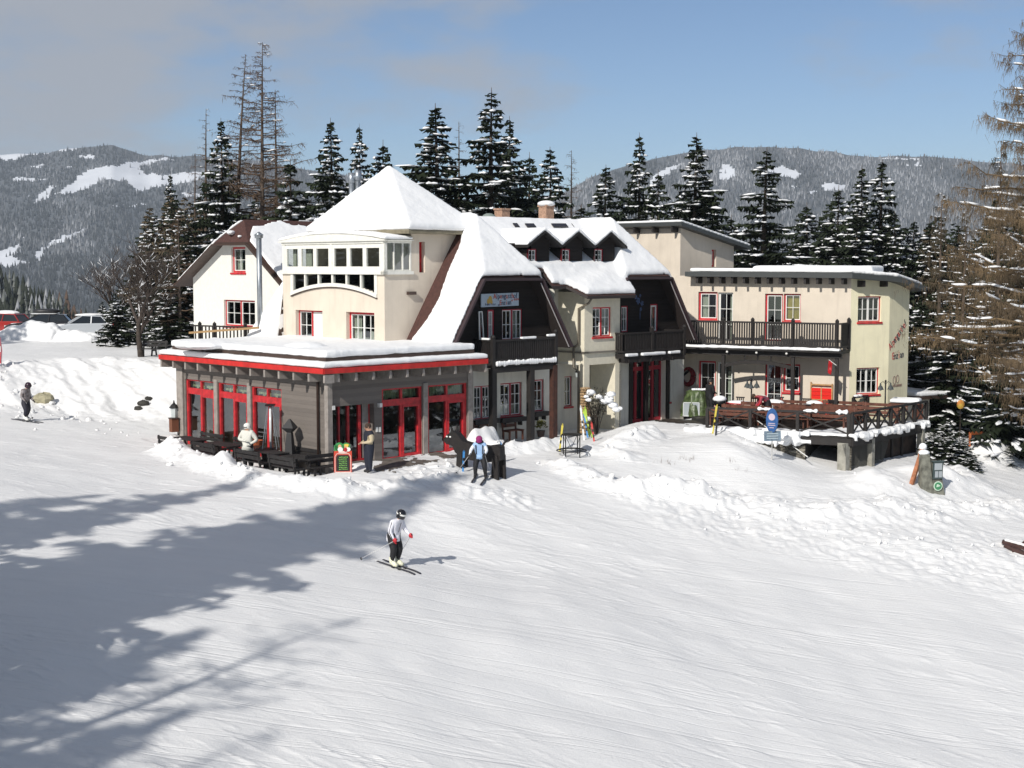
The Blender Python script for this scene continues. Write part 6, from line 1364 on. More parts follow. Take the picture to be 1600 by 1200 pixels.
# ================================================================== objects
def ong(u, v):
    d = ray(u, v); O = Vector((0, 0, ZC)); Y = np.linspace(24, 130, 2121); X = d.x / d.y * Y; Z = ZC + d.z / d.y * Y
    G = ground_z(X, Y); k = np.argmax(Z <= G); return Vector((float(X[k]), float(Y[k]), float(G[k])))
def deck(u, v): return atz(u, v, TZ + .02)
M_BLK = mat('black_stained_furniture', (0.022, 0.020, 0.020), rough=.6, noise=.3); M_RBR = mat('red_brown_slats', (0.12, 0.040, 0.022), rough=.55, noise=.35, nscale=5)
M_BLKM = mat('black_metal', (0.018, 0.018, 0.018), rough=.45, metal=.5); M_ORW = mat('orange_wood', (0.42, 0.12, 0.04), rough=.6, noise=.25)
RZE = math.atan2(E2.y, E2.x); RZA = math.atan2(AD.y, AD.x)
def make_table(label, mats_, L=1.8, Wd=.75, H=.75, name='table', snow=0):
    t = thing(name, label, 'table'); m = MB()
    for k in range(5): m.box((0, -Wd / 2 + Wd * (k + .5) / 5, H - .02), (L, Wd / 5 - .012, .04))
    m.build('tabletop', mats_, t, local=True)
    for x in (-L * .4, L * .4):
        l = MB(); l.beam((x, -Wd * .42, 0), (x, -Wd * .22, H - .05), .07, .07); l.beam((x, Wd * .42, 0), (x, Wd * .22, H - .05), .07, .07); l.box((x, 0, H - .07), (.07, Wd * .85, .07)); l.box((x, 0, .3), (.05, Wd * .7, .08)); l.build('trestle', mats_, t, local=True)
    if snow: s = MB(); s.ball((0, 0, H + .02), L * .48, Wd * .46, snow); snow_solid('snow_cover', s, t, vox=.05, smooth=2, disp=.04, local=True)
    return t
def make_bench(label, mats_, L=1.8, back=True, name='bench'):
    t = thing(name, label, 'bench'); m = MB()
    for k in range(3): m.box((0, -.17 + .16 * k, .44), (L, .145, .035))
    m.build('seat', mats_, t, local=True)
    if back:
        b = MB()
        for z in (.62, .80): b.box((0, .27 + (z - .6) * .12, z), (L, .03, .14))
        b.build('backrest', mats_, t, local=True)
    for x in (-L * .44, L * .44):
        l = MB(); l.box((x, -.18, .21), (.07, .07, .42)); l.box((x, .22, .21), (.07, .07, .42)); l.box((x, .02, .40), (.06, .5, .06)); l.build('leg', mats_, t, local=True)
        if back: p = MB(); p.beam((x, .25, .4), (x, .31, .9), .06, .06); p.build('back_post', mats_, t, local=True)
    return t
def put(t, p, rz, label=None, group=None, first=[]):
    if t.name in first: t = copy_tree(t)
    else: first.append(t.name)
    t.location = p; t.rotation_euler = (0, 0, rz)
    if label: t['label'] = label
    if group: t['group'] = group
    return t
tb = make_table('', M_BLK); bn = make_bench('', M_BLK)
FZ = -.32
for i, (b, lt, l1, l2) in enumerate([(8.2, 'black wooden table at the far left end of the pavilion terrace', 'black bench against the glass at the far left end of the pavilion', 'black bench with its back to the snow rim at the far left'),
    (5.6, 'black wooden table just left of the woman in the white coat', 'black bench against the glass behind the woman in the white coat', 'black bench by the snow rim left of the woman in the white coat'), (2.4, 'black wooden table below the dark covered heater', 'black bench against the wall beside the dark covered heater', 'black bench nearest the piste in front of the dark covered heater')]):
    put(tb, ab(-1.15, b, FZ), RZE, lt, 'black tables outside the pavilion')
    if not (i == 2): put(bn, ab(-.38, b, FZ), RZE + math.pi, l1, 'black benches outside the pavilion')
    else: put(bn, ab(-.35, 1.4, FZ), RZE + math.pi, l1, 'black benches outside the pavilion')
    put(bn, ab(-1.85, b, FZ), RZE, l2, 'black benches outside the pavilion')
put(tb, ab(-1.15, .1, FZ), RZE, 'black wooden table between the pavilion corner and the menu board', 'black tables outside the pavilion')
put(bn, ab(-1.85, .1, FZ), RZE, 'black bench nearest the menu board, its back to the piste', 'black benches outside the pavilion')
put(bn, ab(-.55, -.75, FZ), math.atan2(E1.y, E1.x) , 'black bench standing across the pavilion corner', 'black benches outside the pavilion')
# patio heaters
p = at(423, 690, 55.5); t = thing('patio_heater', 'tall pyramid patio heater with bright steel struts in front of the third window', 'heater', (p.x, p.y, FZ))
m = MB(); H_ = 2.45
for a in range(4):
    an = math.pi / 4 + a * math.pi / 2; m.tube([(math.cos(an) * .40, math.sin(an) * .40, .75), (math.cos(an) * .13, math.sin(an) * .13, H_)], .018, 6)
m.build('strut', M_METAL, t, local=True); m = MB(); m.box((0, 0, .38), (.52, .52, .76)); m.build('burner_box', M_BLKM, t, local=True)
m = MB(); m.lathe([(.05, .75), (.05, H_ - .05)], n=10); m.build('glass_tube', mat('bright_tube', (.7, .72, .74), rough=.2), t, local=True, smooth=True); m = MB(); m.box((0, 0, H_ + .03), (.36, .36, .07)); m.build('cap', M_BLKM, t, local=True)
p = at(453, 690, 54.6); t = thing('patio_heater', 'patio heater under a dark cover with a diamond-shaped top against the grey wall', 'heater', (p.x, p.y, FZ), .5)
m = MB(); m.lathe([(.30, 0), (.27, .3), (.14, 1.45), (.12, 1.5)], n=4); m.build('cover', mat('dark_grey_cover', (.03, .03, .032), rough=.7), t, local=True)
m = MB(); m.lathe([(.04, 1.42), (.34, 1.68), (.04, 2.02)], n=4); m.build('hood', mat('dark_grey_cover', (.03, .03, .032)), t, local=True)
p = ab(-.9, 3.65, FZ + .75); t = MB(); t.lathe([(.12, 0), (.28, .12), (.31, .3), (.25, .3), (.1, .1)], p, n=14); tag(t.build('basket', mat('terracotta_orange', (.35, .09, .03), noise=.5, nscale=12), None), 'orange-brown basket on the black table behind the woman in white', 'basket')
# lantern and letter box at the pavilion's left end
w0 = ab(-.28, BL + .0, 0); p = at(272, 640, 61.5)
t = thing('wall_lantern', 'old-fashioned lantern hanging at the left corner of the pavilion', 'lantern', (p.x, p.y, at(272, 655, 61.5).z))
m = MB(); m.lathe([(.05, 0), (.13, .05), (.17, .48), (.19, .5)], n=6); m.build('glass', mat('lantern_glass', (.55, .6, .6), rough=.2), t, local=True); m = MB(); m.lathe([(.23, .5), (.12, .64), (.05, .7), (.02, .84)], n=6); m.build('cap', M_BLKM, t, local=True); m = MB(); m.beam((0, 0, .1), (.45, .25, .02), .04, .04); m.build('bracket', M_BLKM, t, local=True)
p = at(272, 675, 61.3); t = thing('letter_box', 'brown wooden box fixed below the lantern at the left corner of the pavilion', 'box', p); m = MB(); m.box((0, 0, .3), (.32, .28, .58), rz=.7); m.build('box_body', mat('chestnut_wood', (.16, .06, .03)), t, local=True); m = MB(); m.box((0, 0, .61), (.38, .34, .04), rz=.7); m.build('lid', M_BROWN, t, local=True)
# menu board with picnic picture
p = ong(536, 738); t = thing('menu_board', 'red-framed menu board topped by a painted couple in green hats', 'sign', (p.x, p.y, p.z - .05), rad(4))
m = MB(); m.box((0, 0, .42), (.66, .05, .86)); m.box((0, .32, .38), (.62, .04, .8), rx=.25); m.build('frame', mat('board_red', (.55, .06, .03), rough=.5), t, local=True)
m = MB(); m.prism([Vector((x, -.030, z)) for x, z in ((-.25, .1), (.25, .1), (.25, .62), (.2, .7), (-.2, .7), (-.25, .62))], (0, -.008, 0)); m.build('chalk_panel', mat('chalk_black', (.012, .014, .012), rough=.6), t, local=True)
m = MB()
for x0, z0, x1, z1 in ((-.29, .06, -.29, .64), (.29, .06, .29, .64), (-.29, .06, .29, .06), (-.29, .64, -.22, .75), (.29, .64, .22, .75), (-.22, .75, .22, .75)): m.beam((x0, -.03, z0), (x1, -.03, z1), .01, .02)
m.ball((0, -.035, .81), .17, .008, .045); m.build('white_border', mat('pale_pink', (.75, .55, .5)), t, local=True)
m = MB(); rn = random.Random(2)
for r_ in range(7):
    z = .62 - r_ * .075; x = -.17 + rn.random() * .04
    while x < .15: w_ = rn.uniform(.02, .05); m.box((x + w_ / 2, -.042, z + rn.uniform(-.008, .008)), (w_, .004, .022)); x += w_ + rn.uniform(.008, .02)
m.build('chalk_writing', mat('green_chalk', (.25, .6, .12)), t, local=True)
def disc(m, x, z, rx, rz_, y): m.prism([Vector((x + rx * math.cos(a * .524), y, z + rz_ * math.sin(a * .524))) for a in range(12)], (0, .012, 0))
m = MB(); disc(m, -.13, 1.00, .17, .17, -.02); disc(m, .13, 1.03, .15, .13, -.02); m.box((-.2, -.01, .93), (.24, .02, .26)); m.build('picture_green', mat('hat_green', (.04, .26, .07)), t, local=True)
m = MB(); disc(m, -.11, 1.01, .065, .085, -.035); disc(m, .12, 1.02, .065, .08, -.035); m.build('picture_faces', mat('painted_skin', (.65, .36, .2)), t, local=True)
m = MB(); disc(m, .14, 1.075, .09, .04, -.045); disc(m, .17, 1.01, .03, .08, -.04); m.build('picture_hair', mat('painted_yellow', (.75, .55, .08)), t, local=True)
m = MB(); disc(m, -.09, .91, .10, .09, -.045); disc(m, .2, .91, .09, .08, -.045); m.build('picture_shirts', M_WPAINT, t, local=True); m = MB(); disc(m, .1, .90, .07, .08, -.05); m.build('picture_dress', M_RED, t, local=True)
# black wooden animal
pf_, pr_ = ong(722, 729), ong(784, 750); ax = (pf_ - pr_); ax.z = 0; Lb = ax.length; rz_ = math.atan2(ax.y, ax.x)
t = thing('animal_sculpture', 'black wooden animal figure with white eyes standing behind the purple-hatted skier', 'sculpture', ((pf_.x + pr_.x) / 2, (pf_.y + pr_.y) / 2, (pf_.z + pr_.z) / 2 - .05), rz_)
M_COW = mat('charred_wood', (.014, .011, .010), rough=.7, noise=.4); h = Lb / 2
body = [(-h - .05, .62), (-h - .02, 1.12), (-h + .2, 1.2), (-.3, 1.12), (.3, 1.14), (h - .15, 1.22), (h + .15, 1.50), (h + .34, 1.60), (h + .62, 1.42), (h + .78, 1.22), (h + .66, 1.08), (h + .36, 1.02), (h + .22, .78), (h, .62), (.4, .52), (-.4, .50), (-h + .25, .55)]
m = MB(); m.prism([Vector((x, -.17, z)) for x, z in body], (0, .34, 0)); m.build('body', M_COW, t, local=True)
for x, s in ((h + .02, -1), (h - .04, 1), (-h + .1, -1), (-h + .16, 1)):
    m = MB(); m.prism([Vector((x - .12, s * .19 - .05, .8)), Vector((x + .12, s * .19 - .05, .8)), Vector((x + .17, s * .19 - .05, -.15)), Vector((x - .15, s * .19 - .05, -.15))], (0, .1, 0)); m.build('leg', M_COW, t, local=True)
for s in (-1, 1): m = MB(); m.prism([Vector((h + .28, s * .12 - .02, 1.5)), Vector((h + .42, s * .12 - .02, 1.52)), Vector((h + .36, s * .2 - .02, 1.80))], (0, .05, 0)); m.build('ear', M_COW, t, local=True)
m = MB(); m.tube([(-h, 0, 1.1), (-h - .12, 0, 1.28), (-h - .28, 0, 1.42)], [.05, .045, .03], 6); m.build('tail', M_COW, t, local=True)
for x in (.44, .60): m = MB(); m.ball((h + x, .178, 1.36), .05, .02, .035); m.build('eye', M_WPAINT, t, local=True, smooth=True)
# skis
def ski(label, P, Q, col, name='ski', up=Vector((0, -1, 0)), grp=None, w=.08, tip=.12, snowy=False):
    t = thing(name, label, 'ski', P); 
    if grp: t['group'] = grp
    d = (Q - P); L = d.length; d.normalize(); r = d.cross(up).normalized(); n = r.cross(d)
    m = MB(); prof = [(0, 0, .9), (L * .25, 0, .85), (L * .5, .0, .8), (L * .8, 0, .95), (L * .93, .02, 1.05), (L, tip, .35)]
    for (a, ha, wa_), (b, hb, wb) in zip(prof[:-1], prof[1:]):
        A = [P + d * a + n * ha + r * (s * w / 2 * wa_) for s in (-1, 1)]; B_ = [P + d * b + n * hb + r * (s * w / 2 * wb) for s in (-1, 1)]
        m.hexa([A[0] - n * .008, A[1] - n * .008, B_[1] - n * .008, B_[0] - n * .008, A[0] + n * .012, A[1] + n * .012, B_[1] + n * .012, B_[0] + n * .012])
    m.build('ski_blade', col, t); b = MB(); c = P + d * L * .47 + n * .04; b.beam(c - d * .16, c - d * .04, .06, .06, up=n); b.beam(c + d * .1, c + d * .2, .055, .05, up=n); b.build('binding', M_BLKM, t); return t
M_SB = mat('blue_ski', (.05, .22, .5), rough=.3); M_SW = mat('white_ski', (.7, .72, .72), rough=.3); M_SG = mat('lime_ski', (.38, .55, .05), rough=.3); M_SR = mat('red_ski', (.5, .05, .04), rough=.3); M_SK = mat('dark_ski', (.03, .03, .04), rough=.3); M_SY = mat('yellow_ski', (.6, .5, .08), rough=.3)
def gski(label, u0, v0, u1, v1, col, dy=.35, grp=None, Yo=None, w=.085):
    P = ong(u0, v0); P.z -= .12; Q = at(u1, v1, P.y + dy); return ski(label, P, Q, col, grp=grp, w=w)
gski('blue and white ski leaning on the front leg of the black animal figure', 723, 737, 725, 703, M_SB, .1); gski('blue ski leaning on the rear of the black animal figure', 786, 722, 782, 690, M_SB, .2); gski('white ski leaning on the rear of the black animal figure', 779, 722, 780, 688, M_SW, .2)
g_ = 'skis leaning on the snowy shrub by the porch'
gski('lime green ski, front one leaning on the snowy porch shrub', 927, 684, 911, 640, M_SG, .5, g_); gski('lime green ski, rear one leaning on the snowy porch shrub', 922, 682, 914, 636, M_SG, .5, g_)
gski('white ski leaning on the snowy porch shrub beside the firewood', 913, 688, 907, 634, M_SW, .5, g_); gski('dark blue ski leaning on the snowy porch shrub', 919, 684, 912, 645, M_SB, .5, g_); gski('dark red ski leaning rightmost on the snowy porch shrub', 929, 690, 924, 660, M_SR, .4, g_)
gski('yellow ski behind the black iron ring stand', 874, 705, 879, 662, M_SY, .3); gski('pale green ski upright in the snow at the terrace entrance', 1113, 678, 1120, 632, M_SY, .25, 'skis stuck upright by the terrace'); gski('dark ski with white pattern upright in the snow at the terrace entrance', 1118, 681, 1122, 640, M_SK, .25, 'skis stuck upright by the terrace')
# iron ring stand
p = ong(893, 712); t = thing('iron_stand', 'black iron ring stand on four legs in the snow before the porch', 'stand', (p.x, p.y, p.z - .1)); m = MB()
def ringt(m, r, z, th=.022, n=24): m.tube([(r * math.cos(k * 2 * math.pi / n), r * math.sin(k * 2 * math.pi / n), z) for k in range(n + 1)], th, 6)
ringt(m, .62, .32); ringt(m, .5, .36); m.build('lower_ring', M_BLKM, t, local=True, smooth=True); m = MB(); ringt(m, .40, .98); m.lathe([(.38, .97), (.38, 1.0)], n=20); m.build('upper_ring', M_BLKM, t, local=True)
for k in range(4): an = k * math.pi / 2 + .9; m = MB(); m.tube([(.42 * math.cos(an), .42 * math.sin(an), -.1), (.42 * math.cos(an), .42 * math.sin(an), 1.0)], .025, 6); m.build('leg', M_BLKM, t, local=True); m2 = MB(); m2.tube([(.42 * math.cos(an), .42 * math.sin(an), .95), (.2 * math.cos(an + .8), .2 * math.sin(an + .8), .34)], .012, 4); m2.build('stay', M_BLKM, t, local=True)
# snowy shrub by the porch, firewood
def shrub(label, x, y, H, seed, blobs, name='shrub'):
    rn = random.Random(seed); z = gzs(x, y); t = thing(name, label, 'shrub', (x, y, z)); st = MB(); lv = MB(); sn = MB()
    for k in range(26):
        a = rn.uniform(0, 6.28); r = rn.uniform(.1, .75) * H * .4; tip = Vector((math.cos(a) * r, math.sin(a) * r, H * rn.uniform(.55, 1.0))); st.tube([(0, 0, -.2), tip * .5 + Vector((0, 0, .1)), tip], [.02, .014, .006], 4)
        for q in range(14): c = tip * rn.uniform(.5, 1.0) + Vector((rn.gauss(0, .12), rn.gauss(0, .12), rn.gauss(0, .1))); v1 = Vector((rn.gauss(0, .07), rn.gauss(0, .07), rn.gauss(0, .07))); v2 = Vector((rn.gauss(0, .07), rn.gauss(0, .07), rn.gauss(0, .05))); lv.poly([c, c + v1, c + v2])
    for (dx, dy, dz, r) in blobs: sn.ball((dx, dy, dz), r * 1.2, r, r * .7, n=8, m=5, jit=.2, rnd=rn)
    st.build('stem', M_BARKD, t, local=True); lv.build('foliage', mat('dark_shrub_leaves', (.03, .028, .018), noise=.3), t, local=True); sn.build('snow_cover', M_SNOWT, t, local=True, smooth=True); return t
p = ab(14.95, -.15); shrub('bare rose shrub with clumps of snow in front of the porch pillar', p.x, p.y, 2.3, 3, [(-.25, 0, 1.95, .2), (.1, -.1, 1.75, .16), (-.35, 0, 1.6, .13), (.55, .1, 1.6, .26), (.75, .1, 1.35, .22), (.9, 0, 1.15, .16), (.35, 0, 1.55, .2), (1.1, .1, 1.2, .12), (-.45, 0, 1.75, .12), (.65, 0, 1.85, .2), (-.4, -.2, .75, .14)])
t = thing('firewood_stack', 'narrow stack of split firewood against the porch pillar', 'firewood', ab(14.75, .30, 0)); m = MB(); rn = random.Random(5)
for i in range(3):
    for k in range(17): m.tube([ab(14.62 + i * .14 + rn.uniform(-.02, .02), .18, .05 + k * .125), ab(14.62 + i * .14, .50, .05 + k * .125)], .058, 6)
m.build('logs', mat('cut_firewood', (.42, .28, .15), noise=.5, nscale=14), t)
# entrance chalkboard
p = ong(1022, 652); t = thing('chalkboard', 'orange-framed standing chalkboard with green writing beside the right-hand entrance', 'sign', (p.x, p.y, p.z), rad(-12)); m = MB()
for x in (-.3, .3): m.beam((x, 0, -.05), (x * .92, .12, 1.05), .05, .04)
m.beam((-.3, .10, 1.02), (.3, .10, 1.02), .05, .05); m.beam((-.3, .02, .3), (.3, .02, .3), .05, .05); m.beam((-.28, .7, 0), (-.26, .14, 1.0), .04, .04); m.beam((.28, .7, 0), (.26, .14, 1.0), .04, .04); m.build('frame', M_ORW, t, local=True)
m = MB(); m.hexa([Vector(q) for q in ((-.27, .025, .32), (.27, .025, .32), (.27, .055, .32), (-.27, .055, .32), (-.25, .105, 1.0), (.25, .105, 1.0), (.25, .13, 1.0), (-.25, .13, 1.0))]); m.build('panel', mat('chalk_black', (.012, .014, .012)), t, local=True); m = MB()
for r_ in range(7):
    z = .92 - r_ * .08; x = -.19
    while x < .15: w_ = rn.uniform(.03, .07); m.box((x + w_ / 2, .022 + (z - .32) * .118 - .006, z), (w_, .004, .026)); x += w_ + .02
m.build('chalk_writing', mat('green_chalk', (.25, .6, .12)), t, local=True)
# box and tarpaulin
p = atz(1080, 650, .28); t = thing('metal_box', 'pale grey metal box leaning before the green tarpaulin', 'box', (p.x, p.y, .28), rad(-8)); m = MB(); m.box((0, 0, .33), (.72, .12, .64)); m.build('panel', mat('pale_zinc', (.42, .46, .48), rough=.4, metal=.3), t, local=True); m = MB()
for a, b in (((-.38, 0), (-.38, .66)), ((.38, 0), (.38, .66)), ((-.38, .66), (.38, .66)), ((-.38, .01), (.38, .01))): m.beam((a[0], -.05, a[1]), (b[0], -.05, b[1]), .05, .05)
m.build('frame', mat('light_grey_frame', (.55, .57, .57)), t, local=True)
p = atz(1091, 651, .28); t = thing('covered_stand', 'lumpy green tarpaulin covering something beside the terrace entrance', 'tarpaulin', (p.x, p.y + .75, .25)); m = MB(); rn = random.Random(12); n = 40; prof = [(.68, 0), (.62, .3), (.52, .7), (.45, 1.0), (.40, 1.18), (.28, 1.28), (.1, 1.25)]; vs = []; fs = []
for i, (r, z) in enumerate(prof):
    for k in range(n): a = 2 * math.pi * k / n; rr = r * (1 + .13 * math.sin(a * 6 + i * .7) + .08 * math.sin(a * 13 - i)) + rn.uniform(-.03, .03); vs.append((rr * math.cos(a) * 1.1, rr * math.sin(a), z + rn.uniform(-.02, .02)))
for i in range(len(prof) - 1):
    for k in range(n): fs.append((i * n + k, i * n + (k + 1) % n, (i + 1) * n + (k + 1) % n, (i + 1) * n + k))
fs.append(tuple((len(prof) - 1) * n + k for k in range(n))); m.add(vs, fs); m.build('cover', mat('green_tarpaulin', (.085, .12, .045), rough=.4, noise=.5, nscale=5, bump=1.0, bscale=7), t, local=True, smooth=True)
m = MB()
for k in range(7): m.ball((-.2 + k * .1, -.2, 1.32), .09, .1, .06, n=7, m=4, jit=.2, rnd=rn)
m.build('snow_cover', M_SNOWT, t, local=True, smooth=True)
# round red plaque on the wall between the gable house and the annex
wq = Wall(A0 - AD * 1.5, A0, 0, 5); s, z = wq.hit(1075.5, 588); t = thing('wall_wreath', 'round dark red wreath hanging on the wall left of the annex doors', 'wreath', wq.pt(s, z - .4, .1)); m = MB()
pts = [wq.pt(s + .30 * math.cos(k * .449), z + .42 * math.sin(k * .449), .07) for k in range(15)]; m.tube(pts, [.05 + .05 * (1 + math.sin(k * .449 - 1.2 + math.pi)) for k in range(15)], 7); m.build('ring', mat('dark_red_wreath', (.22, .015, .02), noise=.4), t, smooth=True); m = MB(); m.tube([wq.pt(s - .3, z, .05), wq.pt(s + .1, z + .35, .05)], .06, 6); m.build('bow', M_BLK, t)
# terrace furniture
tbr = make_table('', M_RBR, L=2.1, Wd=.75); bbr = make_bench('', M_RBR, L=2.1)
NB = wa.n
def dp_(u, v): q = deck(u, v); return Vector((q.x, q.y, TZ + .02))
rows = [(1150, 665, 'nearest the upright skis'), (1240, 666, 'in the middle of the front row'), (1295, 668, 'beside the front corner post of the terrace'), (1225, 656, 'behind the blue oval sign'), (1310, 658, 'below the red boards'), (1375, 662, 'in front of the corner lamp post'), (1180, 660, 'right of the bright red table')]
for u, v, w_ in rows:
    c = dp_(u, v); put(tbr, c, RZA, 'slatted table ' + w_, 'brown tables on the sun terrace')
    put(bbr, c + NB * .62, RZA + math.pi, 'slatted bench, piste side of the table ' + w_, 'brown benches on the sun terrace'); put(bbr, c - NB * .62, RZA, 'slatted bench, house side of the table ' + w_, 'brown benches on the sun terrace')
sh_ = MB(); q0 = dp_(1392, 653); q1 = dp_(1438, 655); sh_.beam(zz(q0, TZ + .9), zz(q1, TZ + .92), 1.0, .22); st_ = snow_solid('snow_heap', sh_, None, vox=.07, smooth=4, disp=.08, material=M_SNOWT)
stb = thing('snowy_table', 'long table buried under a thick snow layer at the right end of the terrace', 'table', zz(q0, TZ)); st_.name = 'snow_cover'; st_.parent = stb; st_.matrix_parent_inverse = Matrix.Translation(-Vector(stb.location)); m = MB(); m.beam(zz(q0, TZ + .76), zz(q1, TZ + .78), .8, .05)
for q in (q0.lerp(q1, .1), q0.lerp(q1, .9)): m.beam(zz(q, TZ), zz(q, TZ + .75), .1, .5)
m.build('tabletop', M_RBR, stb)
rt2 = make_table('bright red table dusted with snow near the bending person', M_RED, L=1.5, Wd=.7, snow=.10); rt2.location = dp_(1158, 654); rt2.rotation_euler = (0, 0, RZA)
gt2 = make_table('small grey table topped with snow right of the bending person', M_METAL, L=1.0, Wd=.7, snow=.14); gt2.location = dp_(1210, 653); gt2.rotation_euler = (0, 0, RZA)
wt2 = make_table('small snow-topped table in front of the red panels', M_METAL, L=.9, Wd=.6, snow=.14); wt2.location = dp_(1272, 655); wt2.rotation_euler = (0, 0, RZA)
def make_chair(label, m_):
    t = thing('chair', label, 'chair'); a = MB(); a.box((0, 0, .44), (.44, .44, .04)); a.build('seat', m_, t, local=True); b = MB()
    for k in range(4): b.box((-.15 + .1 * k, .22, .68), (.05, .025, .42))
    b.box((0, .22, .90), (.44, .035, .06)); b.build('backrest', m_, t, local=True)
    for x, y in ((-.2, -.2), (.2, -.2), (-.2, .2), (.2, .2)): l = MB(); l.box((x, y, .22), (.035, .035, .44)); l.build('leg', m_, t, local=True)
    return t
ch = make_chair('', M_BLK)
for u, v, lb, r_ in ((1154, 650, 'black chair behind the bright red table', 0), (1182, 652, 'black chair left of the bending person', .4), (1259, 653, 'black chair left of the red panels', .1), (1293, 655, 'black chair in front of the red panels', -.5), (1216, 650, 'black chair behind the grey snow-topped table', .1)): put(ch, dp_(u, v), RZA + r_, lb, 'black chairs on the sun terrace')
s0, z0, s1, z1 = wa.rect(1266, 599, 1301, 640, .12); t = thing('board_stack', 'bright red boards in natural wood frames leaning on the annex wall', 'boards', wa.pt((s0 + s1) / 2, TZ, .2)); m = MB(); mid = (s0 + s1) / 2; zt2 = wa.hit(1283, 606, .12)[1]
for k in range(7): wa.bar(m, s0 + .06, TZ + .1 + k * (zt2 - TZ - .1) / 7, s1 - .06, TZ + .1 + (k + .93) * (zt2 - TZ - .1) / 7, .10, .13)
m.build('boards', mat('signal_red', (.75, .02, .012), rough=.4), t); m = MB()
wa.bar(m, s0, TZ, s0 + .06, z1 + .05, .08, .15); wa.bar(m, s1 - .06, TZ, s1, z1, .08, .15); wa.bar(m, mid - .03, TZ, mid + .03, z1 - .2, .131, .16); wa.bar(m, s0 + .06, z1 - .10, s1 - .06, z1 - .04, .08, .15); wa.bar(m, s0 + .06, (z1 + TZ) / 2 - .02, s1 - .06, (z1 + TZ) / 2 + .03, .131, .158); m.build('frame', mat('pine_wood', (.5, .28, .12), noise=.2), t)
# kettle grill with snow cap
p = dp_(1124, 656); t = thing('kettle_grill', 'black kettle grill under a cap of snow behind the upright skis', 'grill', p); m = MB(); m.ball((0, 0, .85), .32, .32, .22, n=16, m=8); m.build('bowl', M_BLKM, t, local=True, smooth=True); m = MB(); m.ball((0, 0, 1.0), .34, .34, .17, n=12, m=6); m.build('snow_cover', M_SNOWT, t, local=True, smooth=True)
for k in range(3): m = MB(); a = k * 2.09; m.tube([(math.cos(a) * .3, math.sin(a) * .3, 0), (math.cos(a) * .12, math.sin(a) * .12, .7)], .018, 5); m.build('leg', M_BLKM, t, local=True)
# lamp posts
def lamp_post(u, v, vt, label, n):
    p = dp_(u, v); H_ = at(u, vt, p.y).z - p.z; t = thing('lamp_post', label, 'lamp post', p); m = MB(); m.tube([(0, 0, 0), (0, 0, H_)], .035, 8); m.ball((0, 0, H_ + .04), .05, .05, .07); m.build('pole', M_BLKM, t, local=True, smooth=True)
    for k in range(n):
        a = k * 2 * math.pi / n + .2; m = MB(); x, y = math.cos(a) * .26, math.sin(a) * .26
        m.tube([(0, 0, H_ - .1), (x * .5, y * .5, H_ + .03), (x, y, H_ - .05)], .014, 5); m.build('arm', M_BLKM, t, local=True); m = MB(); m.lathe([(.16, H_ - .36), (.10, H_ - .22), (.05, H_ - .16), (.03, H_ - .05)], (x, y, 0), n=10); m.build('lamp_shade', mat('dark_lamp_shade', (.06, .07, .07), rough=.4), t, local=True)
        m = MB(); m.ball((x, y, H_ - .36), .07, .07, .05); m.build('bulb', M_WPAINT, t, local=True, smooth=True)
lamp_post(1173.5, 655, 594, 'black lamp post with hanging shades beside the bright red table', 3); lamp_post(1382.5, 656, 597, 'black lamp post with hanging shades in front of the cream corner', 2)
# oval sign on striped pole
p = ong(1206, 718); t = thing('oval_sign', 'blue oval sign on a striped pole with a small board below', 'sign', (p.x, p.y, p.z - .2)); zc = at(1206.5, 657, p.y).z - p.z + .2; m = MB()
m.tube([(0, 0, 0), (0, 0, zc + .65)], .02, 6); m.build('pole', mat('striped_pole', (.5, .5, .48), noise=.6, nscale=10), t, local=True)
R_ = Matrix.Rotation(rad(-35), 3, 'Z'); m = MB(); m.prism([R_ @ Vector((.27 * math.cos(k * .3142), -.06, zc + .52 * math.sin(k * .3142))) for k in range(20)], R_ @ Vector((0, .06, 0))); m.build('oval_board', mat('enamel_blue', (.03, .10, .28), rough=.3, noise=.2, nscale=6), t, local=True)
m = MB(); m.prism([R_ @ Vector((.15 * math.cos(k * .524), -.075, zc + .15 + .15 * math.sin(k * .524))) for k in range(12)], R_ @ Vector((0, .012, 0))); 
for z_, w_ in ((-.12, .3), (-.2, .34), (-.3, .2)): m.box(R_ @ Vector((0, -.07, zc + z_)), (w_, .01, .03), rz=rad(-35))
m.build('sign_print', mat('sign_pinkish', (.5, .42, .5)), t, local=True)
z2 = at(1206, 681, p.y).z - p.z + .2; m = MB(); m.box((0, -.04, z2), (.72, .05, .42), rz=rad(8)); m.build('lower_board', mat('grey_blue_board', (.16, .22, .28), noise=.4, nscale=8), t, local=True); m = MB()
for z_ in (.1, 0, -.1): m.box((0, -.072, z2 + z_), (.5, .01, .035), rz=rad(8))
m.build('lower_print', mat('faint_print', (.4, .48, .52)), t, local=True)
# white hand rail
a_ = atz(1180, 684, -.25); t = thing('hand_rail', 'white sloping hand rail leading down beside the blue oval sign', 'railing', a_); m = MB(); top = at(1180, 655, a_.y); bot = at(1262, 714, 60.0); m.tube([a_, top], .025, 6); m.build('post', M_WPAINT, t); m = MB(); m.tube([top, bot], .022, 6); m.build('rail', M_WPAINT, t)
